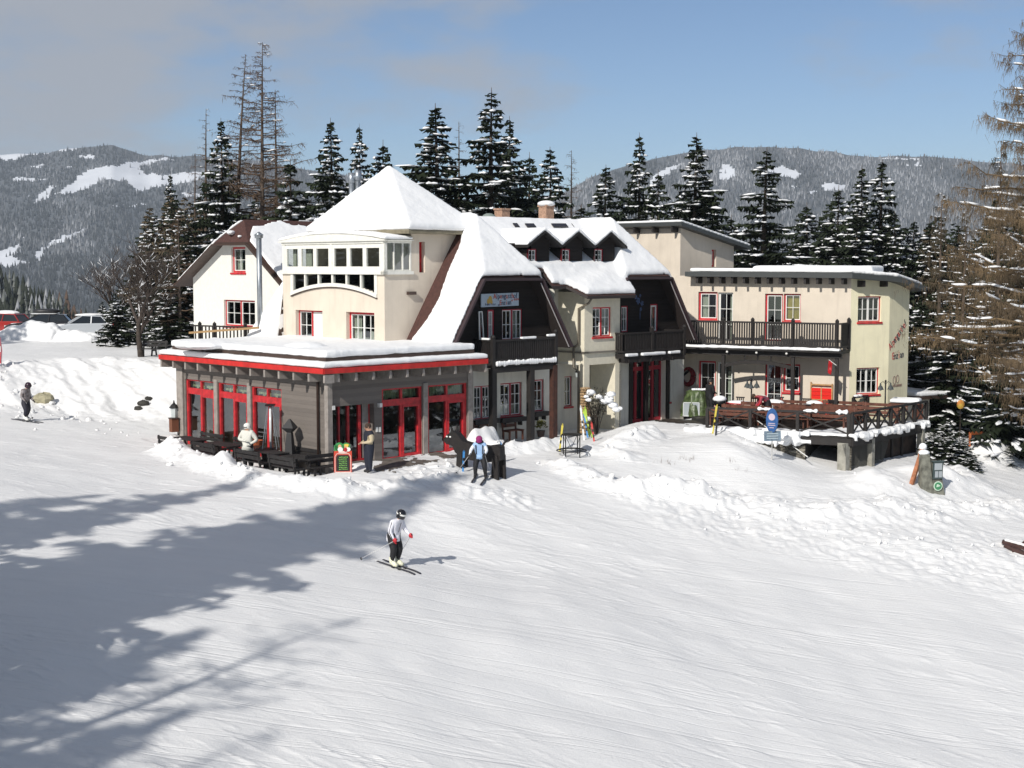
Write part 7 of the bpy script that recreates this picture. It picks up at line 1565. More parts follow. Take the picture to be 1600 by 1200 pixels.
# flag on the annex post
p0 = at(1295, 562, 67.0); p1 = at(1307, 571, 66.6); t = thing('red_flag', 'small red flag hanging from a slanted stick on the balcony post', 'flag', p1); m = MB(); m.tube([p0, p1], .015, 5); m.build('stick', M_WPAINT, t); m = MB(); n = 6
for k in range(n):
    for j in range(5):
        def Q(a, b): return p0 + (p1 - p0) * (a / n * .45) + Vector((-.04 * b / 5, .04 * math.sin(a * 1.7 + b * .6), -.62 * b / 5))
        m.poly([Q(k, j), Q(k + 1, j), Q(k + 1, j + 1), Q(k, j + 1)])
m.build('cloth', M_RED, t); m = MB(); m.beam(p0 + Vector((.05, -.06, -.15)), p0 + Vector((.05, -.06, -.5)), .05, .01); m.build('print', M_WPAINT, t)
# stone marker with information case
p = ong(1455, 766); t = thing('stone_marker', 'tall rough stone marker with an information case and a round green badge', 'marker', (p.x, p.y, p.z - .2), rad(10)); H_ = (766 - 708) / F * p.y + .2
m = MB(); m.hexa([Vector(q) for q in ((-.52, -.25, 0), (-.02, -.3, 0), (0, .2, 0), (-.5, .2, 0), (-.55, -.18, H_), (-.22, -.22, H_ + .02), (-.2, .12, H_), (-.52, .12, H_))]); m.hexa([Vector(q) for q in ((-.02, -.28, 0), (.5, -.25, 0), (.48, .15, 0), (0, .2, 0), (-.08, -.2, H_ * .86), (.22, -.2, H_ * .84), (.22, .1, H_ * .84), (-.08, .1, H_ * .86))]); m.build('stone', mat('lichen_stone', (.17, .17, .14), rough=.9, noise=.5, nscale=4, bump=.8, bscale=9), t, local=True)
m = MB(); m.box((.12, -.29, H_ * .62), (.42, .08, .70), rx=.05); m.box((.12, -.30, H_ * .62 + .38), (.52, .16, .05)); m.build('information_case', mat('dark_green_grey', (.05, .07, .07), rough=.4), t, local=True); m = MB(); m.box((.12, -.335, H_ * .62 + .16), (.33, .01, .28), rx=.05); m.box((.05, -.338, H_ * .62 - .16), (.14, .01, .26), rx=.05); m.box((.22, -.338, H_ * .62 - .16), (.14, .01, .26), rx=.05); m.build('case_window', mat('grey_notice', (.33, .36, .38)), t, local=True)
m = MB(); m.prism([Vector((.14 + .2 * math.cos(k * .3142), -.30, .42 + .2 * math.sin(k * .3142))) for k in range(20)], (0, -.02, 0)); m.build('badge_rim', mat('pale_green', (.5, .62, .5)), t, local=True); m = MB(); m.prism([Vector((.14 + .155 * math.cos(k * .3142), -.321, .42 + .155 * math.sin(k * .3142))) for k in range(20)], (0, -.012, 0)); m.build('badge', mat('badge_green', (.05, .22, .10)), t, local=True)
m = MB(); m.beam((.06, -.34, .40), (.22, -.34, .44), .01, .05); m.ball((.12, -.335, .46), .05, .01, .04); m.build('badge_emblem', mat('pale_green', (.5, .62, .5)), t, local=True); m = MB(); m.ball((-.38, -.03, H_ + .06), .24, .2, .12); m.build('snow_cover', M_SNOWT, t, local=True, smooth=True)
p0 = ong(1422, 757); p1 = at(1442, 700, p0.y + .8); t = thing('leaning_beam', 'reddish wooden beam leaning on the stone marker', 'beam', p0); m = MB(); m.beam(p0 - UP * .2, p1, .16, .14); m.build('timber', mat('reddish_timber', (.36, .14, .065), noise=.35, nscale=7), t); m = MB(); m.ball(p1 + UP * .05, .17, .16, .16); m.build('snow_cover', M_SNOWT, t, smooth=True)
# bushes at the right of the terrace
for u, v, hgt, w_, lb in ((1458, 716, 1.5, 2.8, 'snow-laden evergreen bush right of the terrace'), (1486, 722, 1.6, 2.8, 'snow-laden evergreen bush behind the stone marker'), (1518, 734, .85, 3.4, 'low dark evergreen bush beside the cleared track'), (1476, 704, 1.8, 2.4, 'snowy bush against the lean-to shed'), (1505, 724, 1.35, 2.8, 'evergreen bush in the middle of the snowy clump')):
    p = ong(u, v); place_tree('evergreen_bush', lb, 'bush', p.x, p.y, 5, hgt, u, 'evergreen bushes right of the terrace', w_, p.z - .15)
# barrier and coloured sign on the track
p = atz(1515, 706, -1.4); q = atz(1550, 702, -1.4); t = thing('barrier', 'orange wooden barrier in front of the dark wood at the right', 'barrier', p); m = MB(); m.beam(p + UP * .9, q + UP * .9, .08, .16); m.build('bar', M_ORW, t)
for x in (p, q): m = MB(); m.beam(x - UP * .3, x + UP * .95, .1, .1); m.build('post', M_ORW, t)
p = at(1501, 632, 71); t = thing('coloured_sign', 'small red and yellow sign among the russet larch twigs', 'sign', p); m = MB(); m.ball(p, .2, .06, .24, n=12, m=6); m.build('board', mat('sign_yellow', (.7, .5, .08), noise=.5, nscale=2, col2=(.5, .08, .03)), t); m = MB(); m.tube([p - UP * .2, zz(p, -2.3)], .02, 6); m.build('pole', M_BARKD, t)
# timber rail at the right edge
p0 = ong(1567, 852); t = thing('timber_rail', 'dark brown timber rail half buried in snow at the right edge', 'rail', p0); Yc = p0.y; m = MB(); m.beam(at(1566, 846, Yc), at(1640, 868, Yc - .8), .22, .12); m.build('plank', mat('dark_red_brown_timber', (.06, .026, .022), noise=.4), t); m = MB(); m.beam(at(1570, 852, Yc - .3), at(1640, 880, Yc - 1.3), .22, .12); m.build('plank', MATS['dark_red_brown_timber'], t)
m = MB(); m.beam(at(1588, 858, Yc - .3), at(1640, 822, Yc - .3), .14, .14); m.build('brace', MATS['dark_red_brown_timber'], t); m = MB(); m.beam(at(1585, 872, Yc - .5), at(1583, 852, Yc - .5), .14, .14); m.build('foot', MATS['dark_red_brown_timber'], t); sn = MB(); sn.beam(at(1570, 843, Yc), at(1640, 862, Yc - .8), .2, .1); snow_solid('snow_cover', sn, t, vox=.04, smooth=3, disp=.03)
# rocks
def rock(u, v, r, label, col, name='rock', dz=0):
    p = ong(u, v); rn = random.Random(int(u)); m = MB(); m.ball((p.x, p.y, p.z + r * .25 + dz), r * 1.25, r * .8, r * .7, n=10, m=6, jit=.18, rnd=rn); tag(m.build(name, col, None, smooth=False), label, 'rock', 'rocks in the snow bank'); 
rock(68, 627, .42, 'tan boulder poking from the snow right of the distant skier', mat('tan_rock', (.36, .33, .22), noise=.3, bump=.6)); M_HOLE = mat('dark_debris_hole', (.04, .037, .03), noise=.5, bump=.6)
rock(216, 640, .17, 'dark lump standing in for the leftmost debris hole in the dug-out hollow', M_HOLE); rock(224, 633, .24, 'dark lump standing in for the middle debris hole in the dug-out hollow', M_HOLE); rock(232, 625, .17, 'dark lump standing in for the rightmost debris hole in the dug-out hollow', M_HOLE)  # dark lumps added in place of dark holes with debris
# garden bench, flower boxes and porch bits
gb_ = make_bench('weathered dark bench beside the bare tree on the upper level', M_BLK, L=1.6); p = ong(238, 558); gb_.location = p; gb_.rotation_euler = (0, 0, rad(-20)); p = ong(258, 556); gt_ = make_table('dark wooden table half hidden by the pavilion roof on the upper level', M_BLK, L=1.6, H=.6); gt_.location = p; gt_.rotation_euler = (0, 0, rad(-10))
for u0, u1, v, lb in ((741, 779, 658, 'black flower box under the ground-floor window beside the pavilion'), (783, 820, 655, 'black flower box under the middle ground-floor window'), (834, 857, 646, 'black flower box under the right ground-floor window by the reddish post')):
    s0 = gw1.hit(u0, v, .2)[0]; s1 = gw1.hit(u1, v, .2)[0]; z = gw1.hit((u0 + u1) / 2, v, .2)[1]; t = thing('flower_box', lb, 'flower box', gw1.pt((s0 + s1) / 2, z - .1, .2), 0, 'flower boxes under the ground-floor windows'); m = MB(); gw1.bar(m, s0, z - .12, s1, z + .08, .08, .3); m.build('trough', M_BLK, t)
    m = MB(); gw1.bar(m, s0 + .2, z - .3, s0 + .26, z - .12, .02, .25); gw1.bar(m, s1 - .26, z - .3, s1 - .2, z - .12, .02, .25); m.build('bracket', M_BLK, t)
pc = make_bench('reddish slatted bench under the middle ground-floor window', M_RBR, L=.9); q = gw1.pt(gw1.hit(802, 672, .5)[0], 0, .5); pc.location = (q.x, q.y, .02); pc.rotation_euler = (0, 0, math.atan2(E1.y, E1.x)); pc2 = copy_tree(pc); q = gw1.pt(gw1.hit(758, 672, .5)[0], 0, .5); pc2.location = (q.x, q.y, .02); pc2['label'] = 'reddish slatted bench half hidden behind the black post next to the pavilion'
q = gw1.pt(gw1.hit(845, 672, .5)[0], 0, .5); t = thing('potted_plant', 'yellow-green potted bush between the black and reddish posts', 'plant', (q.x, q.y, 0)); m = MB(); m.lathe([(.14, 0), (.2, .3), (.18, .3)], n=12); m.build('pot', M_BROWN, t, local=True); m = MB(); rn = random.Random(1)
for k in range(260):
    a, b_ = rn.uniform(0, 6.28), rn.uniform(0, 1.5); r = .3 * rn.uniform(.5, 1); c = Vector((r * math.cos(a) * math.cos(b_), r * math.sin(a) * math.cos(b_), .45 + r * math.sin(b_))); m.poly([c, c + Vector((rn.gauss(0, .05), rn.gauss(0, .05), rn.gauss(0, .05))), c + Vector((rn.gauss(0, .05), rn.gauss(0, .05), rn.gauss(0, .05)))])
m.build('foliage', mat('olive_foliage', (.12, .12, .02)), t, local=True)
s, z = gw2.hit(921, 592, .4); q = ab(15.6, 1.6, 2.55); t = thing('hanging_lantern', 'small hexagonal lantern hanging inside the porch arch', 'lantern', q); m = MB(); m.lathe([(.06, -.12), (.10, -.08), (.13, .14)], n=6); m.build('glass', mat('lantern_glass', (.55, .6, .6)), t, local=True); m = MB(); m.lathe([(.17, .14), (.05, .25), (.01, .5)], n=6); m.build('cap', M_BLKM, t, local=True)
# trellis on the porch pillar
t = thing('trellis', 'narrow diamond trellis fixed to the right side pillar of the porch', 'trellis', ab(17.35, .6, 0)); m = MB(); wt_ = Wall(ab(17.32, GB - .02), ab(17.75, 1.1), 0, 3)
for k in range(16): z = .05 + k * .16; m.beam(wt_.pt(.02, z, .03), wt_.pt(.4, z + .3, .03), .012, .02); m.beam(wt_.pt(.4, z, .04), wt_.pt(.02, z + .3, .04), .012, .02)
m.build('lattice', mat('grey_lattice', (.25, .23, .2)), t)
# paving in front of the right entrance and doorstep of the pavilion
def patch(name, pts, material, off, n=60):
    poly = [(p.x, p.y) for p in pts]; xs = [p[0] for p in poly]; ys = [p[1] for p in poly]; gx = np.linspace(min(xs), max(xs), n); gy = np.linspace(min(ys), max(ys), n); X, Y = np.meshgrid(gx, gy); Z = ground_z(X, Y) + off
    xn = X + (vnoise(X * 1.6, Y * 1.6, 3) - .5) * 1.1; yn = Y + (vnoise(X * 1.6, Y * 1.6, 8) - .5) * 1.1
    ins = in_poly(xn, yn, poly) & (fbm(X * 1.3, Y * .8, 3, 15) < .62); m = MB()
    for i in range(n - 1):
        for j in range(n - 1):
            if ins[i, j]: m.add([(X[i, j], Y[i, j], Z[i, j]), (X[i, j + 1], Y[i, j + 1], Z[i, j + 1]), (X[i + 1, j + 1], Y[i + 1, j + 1], Z[i + 1, j + 1]), (X[i + 1, j], Y[i + 1, j], Z[i + 1, j])], [(0, 1, 2, 3)])
    o = m.build(name, material, None, smooth=True); o['kind'] = 'structure'; return o
patch('paving', [atz(u, v, .1) for u, v in ((1000, 652), (1015, 668), (1060, 672), (1110, 664), (1135, 652), (1110, 640), (1040, 640))], mat('wet_brown_paving', (.055, .042, .032), rough=.45, noise=.4, nscale=5, bump=.4), .03)
patch('doorstep', [atz(u, v, 0) for u, v in ((555, 722), (600, 738), (690, 722), (735, 708), (700, 712), (600, 722))], mat('wet_grey_concrete', (.15, .13, .11), rough=.6, noise=.4, nscale=4), .02)
# red snow flag at the left edge
p = ong(2.5, 573); t = thing('slalom_flag', 'red banner on a thin pole at the left edge of the photo', 'flag', p); m = MB(); m.tube([(0, 0, -.2), (0, 0, at(2, 527, p.y).z - p.z)], .02, 6); m.build('pole', M_METAL, t, local=True); m = MB(); H_ = at(2, 527, p.y).z - p.z
m.prism([Vector((-.45, 0, H_ - 1.25)), Vector((.0, 0, H_ - 1.35)), Vector((.05, 0, H_ - .7)), Vector((0, 0, H_)), Vector((-.45, 0, H_ - .05))], (0, .015, 0)); m.build('cloth', M_RED, t, local=True); m = MB(); m.box((-.06, -.012, H_ - .6), (.07, .01, .3)); m.box((-.12, -.012, H_ - .9), (.1, .01, .12)); m.build('print', M_WPAINT, t, local=True)
# cars
def car(label, u, v, Y, rz, paint, L=4.2, roofbox=False, snow=.12, grp='cars parked on the upper level'):
    p = at(u, v, Y); z = gzs(p.x, p.y) - .12; t = thing('parked_car', label, 'car', (p.x, p.y, z), rz, grp); W_ = .86; h = L / 2
    side = [(-h, .35), (-h - .02, .72), (-h + .12, .92), (-h + .55, .98), (h * .42, .98), (h - .25, .82), (h, .66), (h + .02, .35), (h - .3, .24), (-h + .3, .24)]
    m = MB(); vs = []; n = len(side)
    for y, s in ((-W_, .94), (-W_ * .93, 1.0), (W_ * .93, 1.0), (W_, .94)):
        for x, zz_ in side: vs.append((x * (1 if abs(y) < W_ else .985), y, .25 + (zz_ - .25) * s if zz_ > .7 else zz_))
    fs = [tuple(range(n)), tuple(range(4 * n - 1, 3 * n - 1, -1))]
    for r in range(3):
        for k in range(n): fs.append((r * n + k, (r + 1) * n + k, (r + 1) * n + (k + 1) % n, r * n + (k + 1) % n))
    m.add(vs, fs); b = m.build('body', paint, t, local=True); md = b.modifiers.new('b', 'BEVEL'); md.width = .05; md.segments = 3; bake(b)
    cab = [(-h + .35, .95, .80), (-h + .75, 1.40, .64), (h * .05, 1.46, .64), (h * .48, .97, .80)]
    m = MB(); vs = [(x, -w_, z_) for x, z_, w_ in cab] + [(x, w_, z_) for x, z_, w_ in cab]; m.add(vs, [(0, 1, 2, 3), (7, 6, 5, 4), (0, 4, 5, 1), (1, 5, 6, 2), (2, 6, 7, 3)]); m.build('side_glass', mat('car_glass', (.02, .025, .03), rough=.08), t, local=True)
    m = MB(); m.hexa([Vector(q) for q in ((-h + .70, -.64, 1.38), (h * .07, -.64, 1.44), (h * .07, .64, 1.44), (-h + .70, .64, 1.38), (-h + .78, -.58, 1.45), (h * .03, -.58, 1.50), (h * .03, .58, 1.50), (-h + .78, .58, 1.45))])
    for s in (-1, 1):
        m.beam((-h + .36, s * .8, .96), (-h + .75, s * .64, 1.42), .06, .06); m.beam((h * .48, s * .8, .98), (h * .05, s * .64, 1.46), .06, .06); m.beam((-h * .25, s * .81, .96), (-h * .28, s * .645, 1.44), .07, .05)
    m.build('roof', paint, t, local=True)
    for x in (-h * .62, h * .62):
        for s in (-1, 1):
            m = MB(); m.tube([(x, s * .70, .31), (x, s * .87, .31)], .31, 18); wh = m.build('wheel', M_BLK, t, local=True); m = MB(); m.tube([(x, s * .865, .31), (x, s * .885, .31)], .19, 14); m.build('rim', M_METAL, wh, local=True)
    for s in (-1, 1):
        m = MB(); m.box((h - .03, s * .62, .68), (.08, .3, .13)); m.build('headlight', M_WPAINT, t, local=True); m = MB(); m.box((-h + .02, s * .68, .82), (.08, .16, .26)); m.build('tail_light', M_RED, t, local=True)
    if roofbox: m = MB(); m.ball((-.35, 0, 1.68), .95, .38, .17, n=14, m=8); m.build('roof_box', mat('black_plastic', (.02, .02, .022), rough=.4), t, local=True, smooth=True)
    if snow: m = MB(); m.ball((-.45 if not roofbox else -.2, 0, 1.5), 1.0, .6, snow); m.ball((h * .7, 0, .86), .5, .62, snow * .6); snow_solid('snow_cover', m, t, vox=.05, smooth=2, disp=.03, local=True)
    return t
car('white car with snow on its roof beside the dark young spruces', 130, 530, 94, rad(200), mat('silver_white_paint', (.50, .53, .56), rough=.25, coat=.5), L=3.8)
car('black estate car carrying a black roof box between the red and white cars', 66, 527, 96, rad(188), mat('black_car_paint', (.012, .012, .015), rough=.2, coat=.8), L=4.6, roofbox=True, snow=.05)
car('red car with a snow-covered windscreen at the far left', 2, 527, 97, rad(170), mat('red_car_paint', (.30, .015, .012), rough=.25, coat=.6), L=4.3, snow=.2)
# ploughed heaps between cars and slope
sn = MB(); rn = random.Random(31)
for u, w_, hh in ((58, 2.0, 1.2), (78, 1.2, .9), (25, 1.4, .9), (100, 1.0, .6), (128, 1.3, .55), (232, 1.6, 1.1), (258, 1.3, .7), (20, 1.2, .45)):
    p = at(u, 540, 90); sn.ball((p.x, p.y, gzs(p.x, p.y)), w_, .9, hh)
o = snow_solid('snow_heaps', sn, None, vox=.09, smooth=1, disp=.5); o['kind'] = 'stuff'; tag(o, 'ploughed snow heaps along the edge of the car park', 'snow')
# dry stalks in the snow
m = MB(); rn = random.Random(9)
for u, v in ((1030, 724), (1038, 722), (1046, 725), (1066, 718), (1076, 720), (1084, 717), (1140, 722), (1155, 735)):
    p = ong(u, v)
    for k in range(7): q = p + Vector((rn.gauss(0, .12), rn.gauss(0, .12), -.05)); e = q + Vector((rn.gauss(0, .1), rn.gauss(0, .1), rn.uniform(.12, .32))); m.poly([q - Vector((.006, 0, 0)), q + Vector((.006, 0, 0)), e])
o = m.build('dry_stalks', M_TWIG, None); o['kind'] = 'stuff'; tag(o, 'thin dry stalks poking through the snow below the sun terrace', 'stalks')

for o in list(C.objects):
    if o.type == 'MESH' and o.parent and o.name.split('.')[0] in ('bracket', 'case_window', 'picture_faces', 'picture_shirts', 'picture_green', 'picture_hair'): explode(o)
# ================================================================== people
def V3(*a): return Vector(a)
M_SKIN = mat('skin', (.48, .27, .18), rough=.5)
BASE = dict(pelvis=(0, 0, .95), waist=(0, 0, 1.10), chest=(0, .01, 1.33), neck=(0, .01, 1.50), head=(0, .03, 1.63), crown=(0, .02, 1.71),
    shR=(.19, 0, 1.43), elR=(.25, -.02, 1.14), wrR=(.24, .1, .90), shL=(-.19, 0, 1.43), elL=(-.25, -.02, 1.14), wrL=(-.24, .1, .90),
    hipR=(.10, 0, .90), knR=(.11, .03, .50), anR=(.11, 0, .10), toR=(.12, .17, .05), hipL=(-.10, 0, .90), knL=(-.11, .03, .50), anL=(-.11, 0, .10), toL=(-.12, .17, .05))
RAD = dict(pelvis=.145, waist=.135, chest=.155, neck=.06, head=.10, crown=.075, sh=.085, el=.06, wr=.04, hip=.105, kn=.075, an=.055, to=.045)
EDG = [('pelvis', 'waist', 'top'), ('waist', 'chest', 'top'), ('chest', 'neck', 'top'), ('neck', 'head', 'skin'), ('head', 'crown', 'skin')]
for s in 'RL': EDG += [('chest', 'sh' + s, 'top'), ('sh' + s, 'el' + s, 'sleeve'), ('el' + s, 'wr' + s, 'sleeve'), ('pelvis', 'hip' + s, 'legs'), ('hip' + s, 'kn' + s, 'legs'), ('kn' + s, 'an' + s, 'legs'), ('an' + s, 'to' + s, 'boot')]
def person(label, p, rz, pose, cols, H=1.75, bulk=1.0, grp=None, legw=1.0):
    t = thing('person', label, 'person', p, rz, grp); s = H / 1.75; J = {k: V3(*pose.get(k, v)) * s for k, v in BASE.items()}
    names = list(J); vs = [J[k] for k in names]; rr = [RAD.get(k, RAD.get(k[:2], RAD.get(k[:3], .05))) * s for k in names]
    reg = {}; ed = []
    for a, b, r in EDG: ed.append((names.index(a), names.index(b))); reg[len(ed) - 1] = r
    for k, n_ in enumerate(names):
        if n_[:2] in ('hi', 'kn', 'an'): rr[k] *= legw
        if n_ in ('chest', 'waist', 'pelvis') or n_[:2] in ('sh', 'el', 'hi', 'kn'): rr[k] *= bulk
    # hands with five fingers
    for sd in 'RL':
        w = J['wr' + sd]; d = (w - J['el' + sd]).normalized(); side = d.cross(UP); side = side.normalized() if side.length > .01 else V3(1, 0, 0)
        if sd == 'L': side = -side
        curl = side.cross(d) * (1 if sd == 'R' else -1)
        i0 = len(vs); vs.append(w + d * .055 * s); rr.append(.034 * s); ed.append((names.index('wr' + sd), i0)); reg[len(ed) - 1] = 'hand'
        for f in range(4):
            off = side * ((f - 1.5) * .02 * s); L = (.07, .08, .075, .06)[f] * s; a = vs[i0] + off + d * .03 * s; b = a + d * L * .5; c = b + (d * .3 - UP * .7 + curl * .2).normalized() * L * .5; prev = i0
            for q in (a, b, c): vs.append(q); rr.append(.0095 * s); ed.append((prev, len(vs) - 1)); reg[len(ed) - 1] = 'hand'; prev = len(vs) - 1
        a = vs[i0] - side * .038 * s; b = a + (d - side * .6).normalized() * .04 * s; prev = i0
        for q in (a, b): vs.append(q); rr.append(.011 * s); ed.append((prev, len(vs) - 1)); reg[len(ed) - 1] = 'hand'; prev = len(vs) - 1
    me = bpy.data.meshes.new('body'); me.from_pydata([tuple(v) for v in vs], ed, []); o = bpy.data.objects.new('body', me); C.objects.link(o)
    m = o.modifiers.new('skin', 'SKIN'); m.use_smooth_shade = True; me.skin_vertices[0] if me.skin_vertices else None
    if not me.skin_vertices:
        bm = bmesh.new(); bm.from_mesh(me); bm.verts.layers.skin.verify(); bm.to_mesh(me); bm.free()
    for k, v in enumerate(me.skin_vertices[0].data): v.radius = (rr[k], rr[k]); v.use_root = (k == 0)
    m2 = o.modifiers.new('sub', 'SUBSURF'); m2.levels = 2; m2.render_levels = 2; bake(o); me = o.data
    mats_ = ['top', 'sleeve', 'legs', 'boot', 'skin', 'hand']; me.materials.clear()
    for k in mats_: me.materials.append(cols.get(k, cols['top'] if k == 'sleeve' else M_SKIN))
    A = np.array([vs[a] for a, b in ed]); B = np.array([vs[b] for a, b in ed]); R0 = np.array([min(rr[a], rr[b]) for a, b in ed]); rg_ = [mats_.index(reg[k]) for k in range(len(ed))]
    for f in me.polygons:
        c = np.array(f.center); ab_ = B - A; tt = np.clip(((c - A) * ab_).sum(1) / (ab_**2).sum(1), 0, 1); d = np.linalg.norm(c - A - ab_ * tt[:, None], axis=1) - R0 * .8; k = int(np.argmin(d)); f.material_index = rg_[k]; f.use_smooth = True
        if rg_[k] == 4 and f.center.z < (J['neck'].z + .02 * s): f.material_index = 0
    o.parent = t
    hc = J['head'].lerp(J['crown'], .35); up_ = (J['crown'] - J['neck']).normalized(); fw = pose.get('look', V3(0, 1, 0)); fw = (fw - up_ * fw.dot(up_)).normalized(); rt = fw.cross(up_)
    return t, J, hc, up_, fw, rt, s
def face(t, hc, up_, fw, rt, s, dark=True):
    m = MB(); m.ball(hc + fw * .10 * s - up_ * .025 * s, .014 * s, .02 * s, .022 * s, n=8, m=5); m.build('nose', M_SKIN, t, local=True, smooth=True)
    for k in (-1, 1): m = MB(); m.ball(hc + fw * .092 * s + rt * k * .032 * s + up_ * .0 * s, .012 * s, .01 * s, .009 * s, n=6, m=4); m.build('eye', M_BLK, t, local=True)
    m = MB(); m.ball(hc + fw * .092 * s - up_ * .065 * s, .026 * s, .01 * s, .007 * s, n=8, m=4); m.build('mouth', mat('lips', (.35, .1, .08)), t, local=True)
    for k in (-1, 1): m = MB(); m.ball(hc + rt * k * .095 * s - up_ * .01 * s, .012 * s, .02 * s, .028 * s, n=6, m=4); m.build('ear', M_SKIN, t, local=True, smooth=True)
def cap(t, name, hc, up_, fw, rt, s, material, r=.115, drop=.02, lift_=.03, back=.01):
    m = MB(); vs = []; fs = []; n = 16; rows = 7; c = hc + up_ * lift_ * s - fw * back * s
    for i in range(rows + 1):
        ph = math.pi * .5 * i / rows + (math.pi * .12 if i == rows else 0)
        for k in range(n): a = 2 * math.pi * k / n; vs.append(c + (rt * math.cos(a) + fw * math.sin(a) * 1.12) * (r * s * math.sin(ph)) + up_ * (r * s * math.cos(ph) - (drop * s if i == rows else 0)))
    for i in range(rows):
        for k in range(n): fs.append((i * n + k, (i + 1) * n + k, (i + 1) * n + (k + 1) % n, i * n + (k + 1) % n))
    m.add(vs, fs); return m.build(name, material, t, local=True, smooth=True)
def band(t, name, hc, up_, fw, rt, s, material, r, h0, w, a0=0, a1=6.283):
    m = MB(); n = 20; pts = [hc + (rt * math.cos(a0 + (a1 - a0) * k / n) + fw * math.sin(a0 + (a1 - a0) * k / n) * 1.12) * r * s + up_ * h0 * s for k in range(n + 1)]
    for p, q in zip(pts[:-1], pts[1:]): m.beam(p, q, .012 * s, w * s, up=up_)
    return m.build(name, material, t, local=True)
def pole_thing(label, A, B, grp='ski poles in use', col=None):
    t = thing('ski_pole', label, 'ski pole', A, 0, grp); m = MB(); m.tube([A, B], [.011, .007], 6); m.build('shaft', col or mat('grey_pole', (.5, .5, .5), rough=.3), t); d = (B - A).normalized(); m = MB(); m.tube([A - d * .08, A + d * .06], .018, 8); m.build('grip', M_BLK, t); m = MB(); q = B - d * .07; m.tube([q, q + d * .015], .045, 10); m.build('basket', M_BLK, t)
def l2w(t, v): return Matrix.Rotation(t.rotation_euler.z, 3, 'Z') @ Vector(v) + Vector(t.location)
def skis_for(t, labels, P0, P1, wdt, zoff, col, L=1.65):
    d = (P1 - P0).normalized(); side = V3(-d.y, d.x, 0).normalized(); c = (P0 + P1) / 2
    for k, lb in zip((-1, 1), labels): q = c + side * k * wdt; a = q - d * L * .5; b = q + d * L * .5; a.z = gz(a.x, a.y) + zoff; b.z = gz(b.x, b.y) + zoff; a.z = max(a.z, 2 * (gz(q.x, q.y) + zoff) - b.z); ski(lb, a, b, col, up=-UP, grp=None)
WJ = mat('white_ski_jacket', (.74, .74, .80), rough=.55, bump=.5, bscale=9); BT = mat('black_trousers', (.010, .010, .012), rough=.7, bump=.4, bscale=8); RG = mat('red_gloves', (.5, .02, .03), rough=.5); WB = mat('cream_ski_boots', (.68, .68, .52), rough=.35); HELM = mat('black_helmet', (.010, .010, .012), rough=.15, coat=.6)
# --- skier in the foreground
f0 = ong(600, 881); f1 = ong(650, 897); dsk = (f1 - f0); dsk.z = 0; rz = math.atan2(dsk.y, dsk.x) - math.pi / 2; pc = ong(617, 886); pc.z = gz(pc.x, pc.y) + .02
pose = dict(pelvis=(0, -.06, .88), waist=(0, -.01, 1.02), chest=(0, .10, 1.24), neck=(0, .19, 1.40), head=(0, .27, 1.52), crown=(0, .28, 1.62), shR=(.19, .10, 1.33), shL=(-.19, .10, 1.33), elR=(.28, .06, 1.07), wrR=(.26, .20, .86), elL=(-.30, .12, 1.08), wrL=(-.27, .34, .94), knR=(.12, .08, .52), knL=(-.11, .10, .52), anR=(.12, -.02, .16), anL=(-.11, .0, .16), toR=(.12, .17, .09), toL=(-.11, .19, .09), hipR=(.1, -.05, .86), hipL=(-.1, -.05, .86), look=V3(0, .8, -.6))
t, J, hc, u_, fw, rt_p, s = person('skier in a white jacket and red gloves sliding across the open piste', pc, rz, pose, dict(top=WJ, sleeve=WJ, legs=BT, boot=WB, hand=RG), H=1.83, bulk=1.15, legw=1.3)
face(t, hc, u_, fw, rt_p, s); cap(t, 'helmet', hc, u_, fw, rt_p, s, HELM, r=.14, drop=.06, lift_=.015); band(t, 'goggles', hc, u_, fw, rt_p, s, M_WPAINT, .125, .035, .05, .1, 3.04); band(t, 'goggle_strap', hc, u_, fw, rt_p, s, M_WPAINT, .145, .04, .035, 3.2, 6.2)
m = MB(); m.tube([J['pelvis'] + UP * .06, J['pelvis'] - UP * .05, J['pelvis'] - UP * .14], [.19 * s, .205 * s, .21 * s], 14); m.build('jacket_hem', WJ, t, local=True, smooth=True)
m = MB(); m.beam(J['chest'] + fw * .0 + V3(0, .17, .08), J['waist'] + V3(0, .175, 0), .012, .012); m.beam(J['shR'] + V3(.07, .03, .02), J['elR'] + V3(.06, .03, 0), .012, .02); m.beam(J['elR'] + V3(.06, .03, 0), J['wrR'] + V3(.05, 0, 0), .012, .02); m.build('jacket_piping', M_BLK, t, local=True)
for sd, nm in (('R', 'right'), ('L', 'left')):
    g = MB(); g.ball(J['wr' + sd] + V3(0, .05, -.03), .06, .075, .075, n=10, m=7); g.build('glove', RG, t, local=True, smooth=True)
    b_ = MB(); b_.tube([J['an' + sd] + V3(0, 0, .14), J['an' + sd] + V3(0, .01, -.02), J['to' + sd] + V3(0, -.07, -.02), J['to' + sd] + V3(0, .04, -.03)], [.085, .08, .07, .055], 10); b_.build('ski_boot', WB, t, local=True, smooth=True)
skis_for(t, ('dark ski under the right foot of the skier in the white jacket', 'dark ski under the left foot of the skier in the white jacket'), f0, f1, .13, .05, M_SK)
w = l2w(t, J['wrR'] + V3(0, .06, -.03)); e = ong(562, 877); pole_thing('pale ski pole trailing behind the skier in the white jacket', w, e + UP * .05); w = l2w(t, J['wrL'] + V3(0, .06, -.03)); e = ong(622, 873); pole_thing('pale ski pole in the left hand of the skier in the white jacket', w, e + UP * .05)
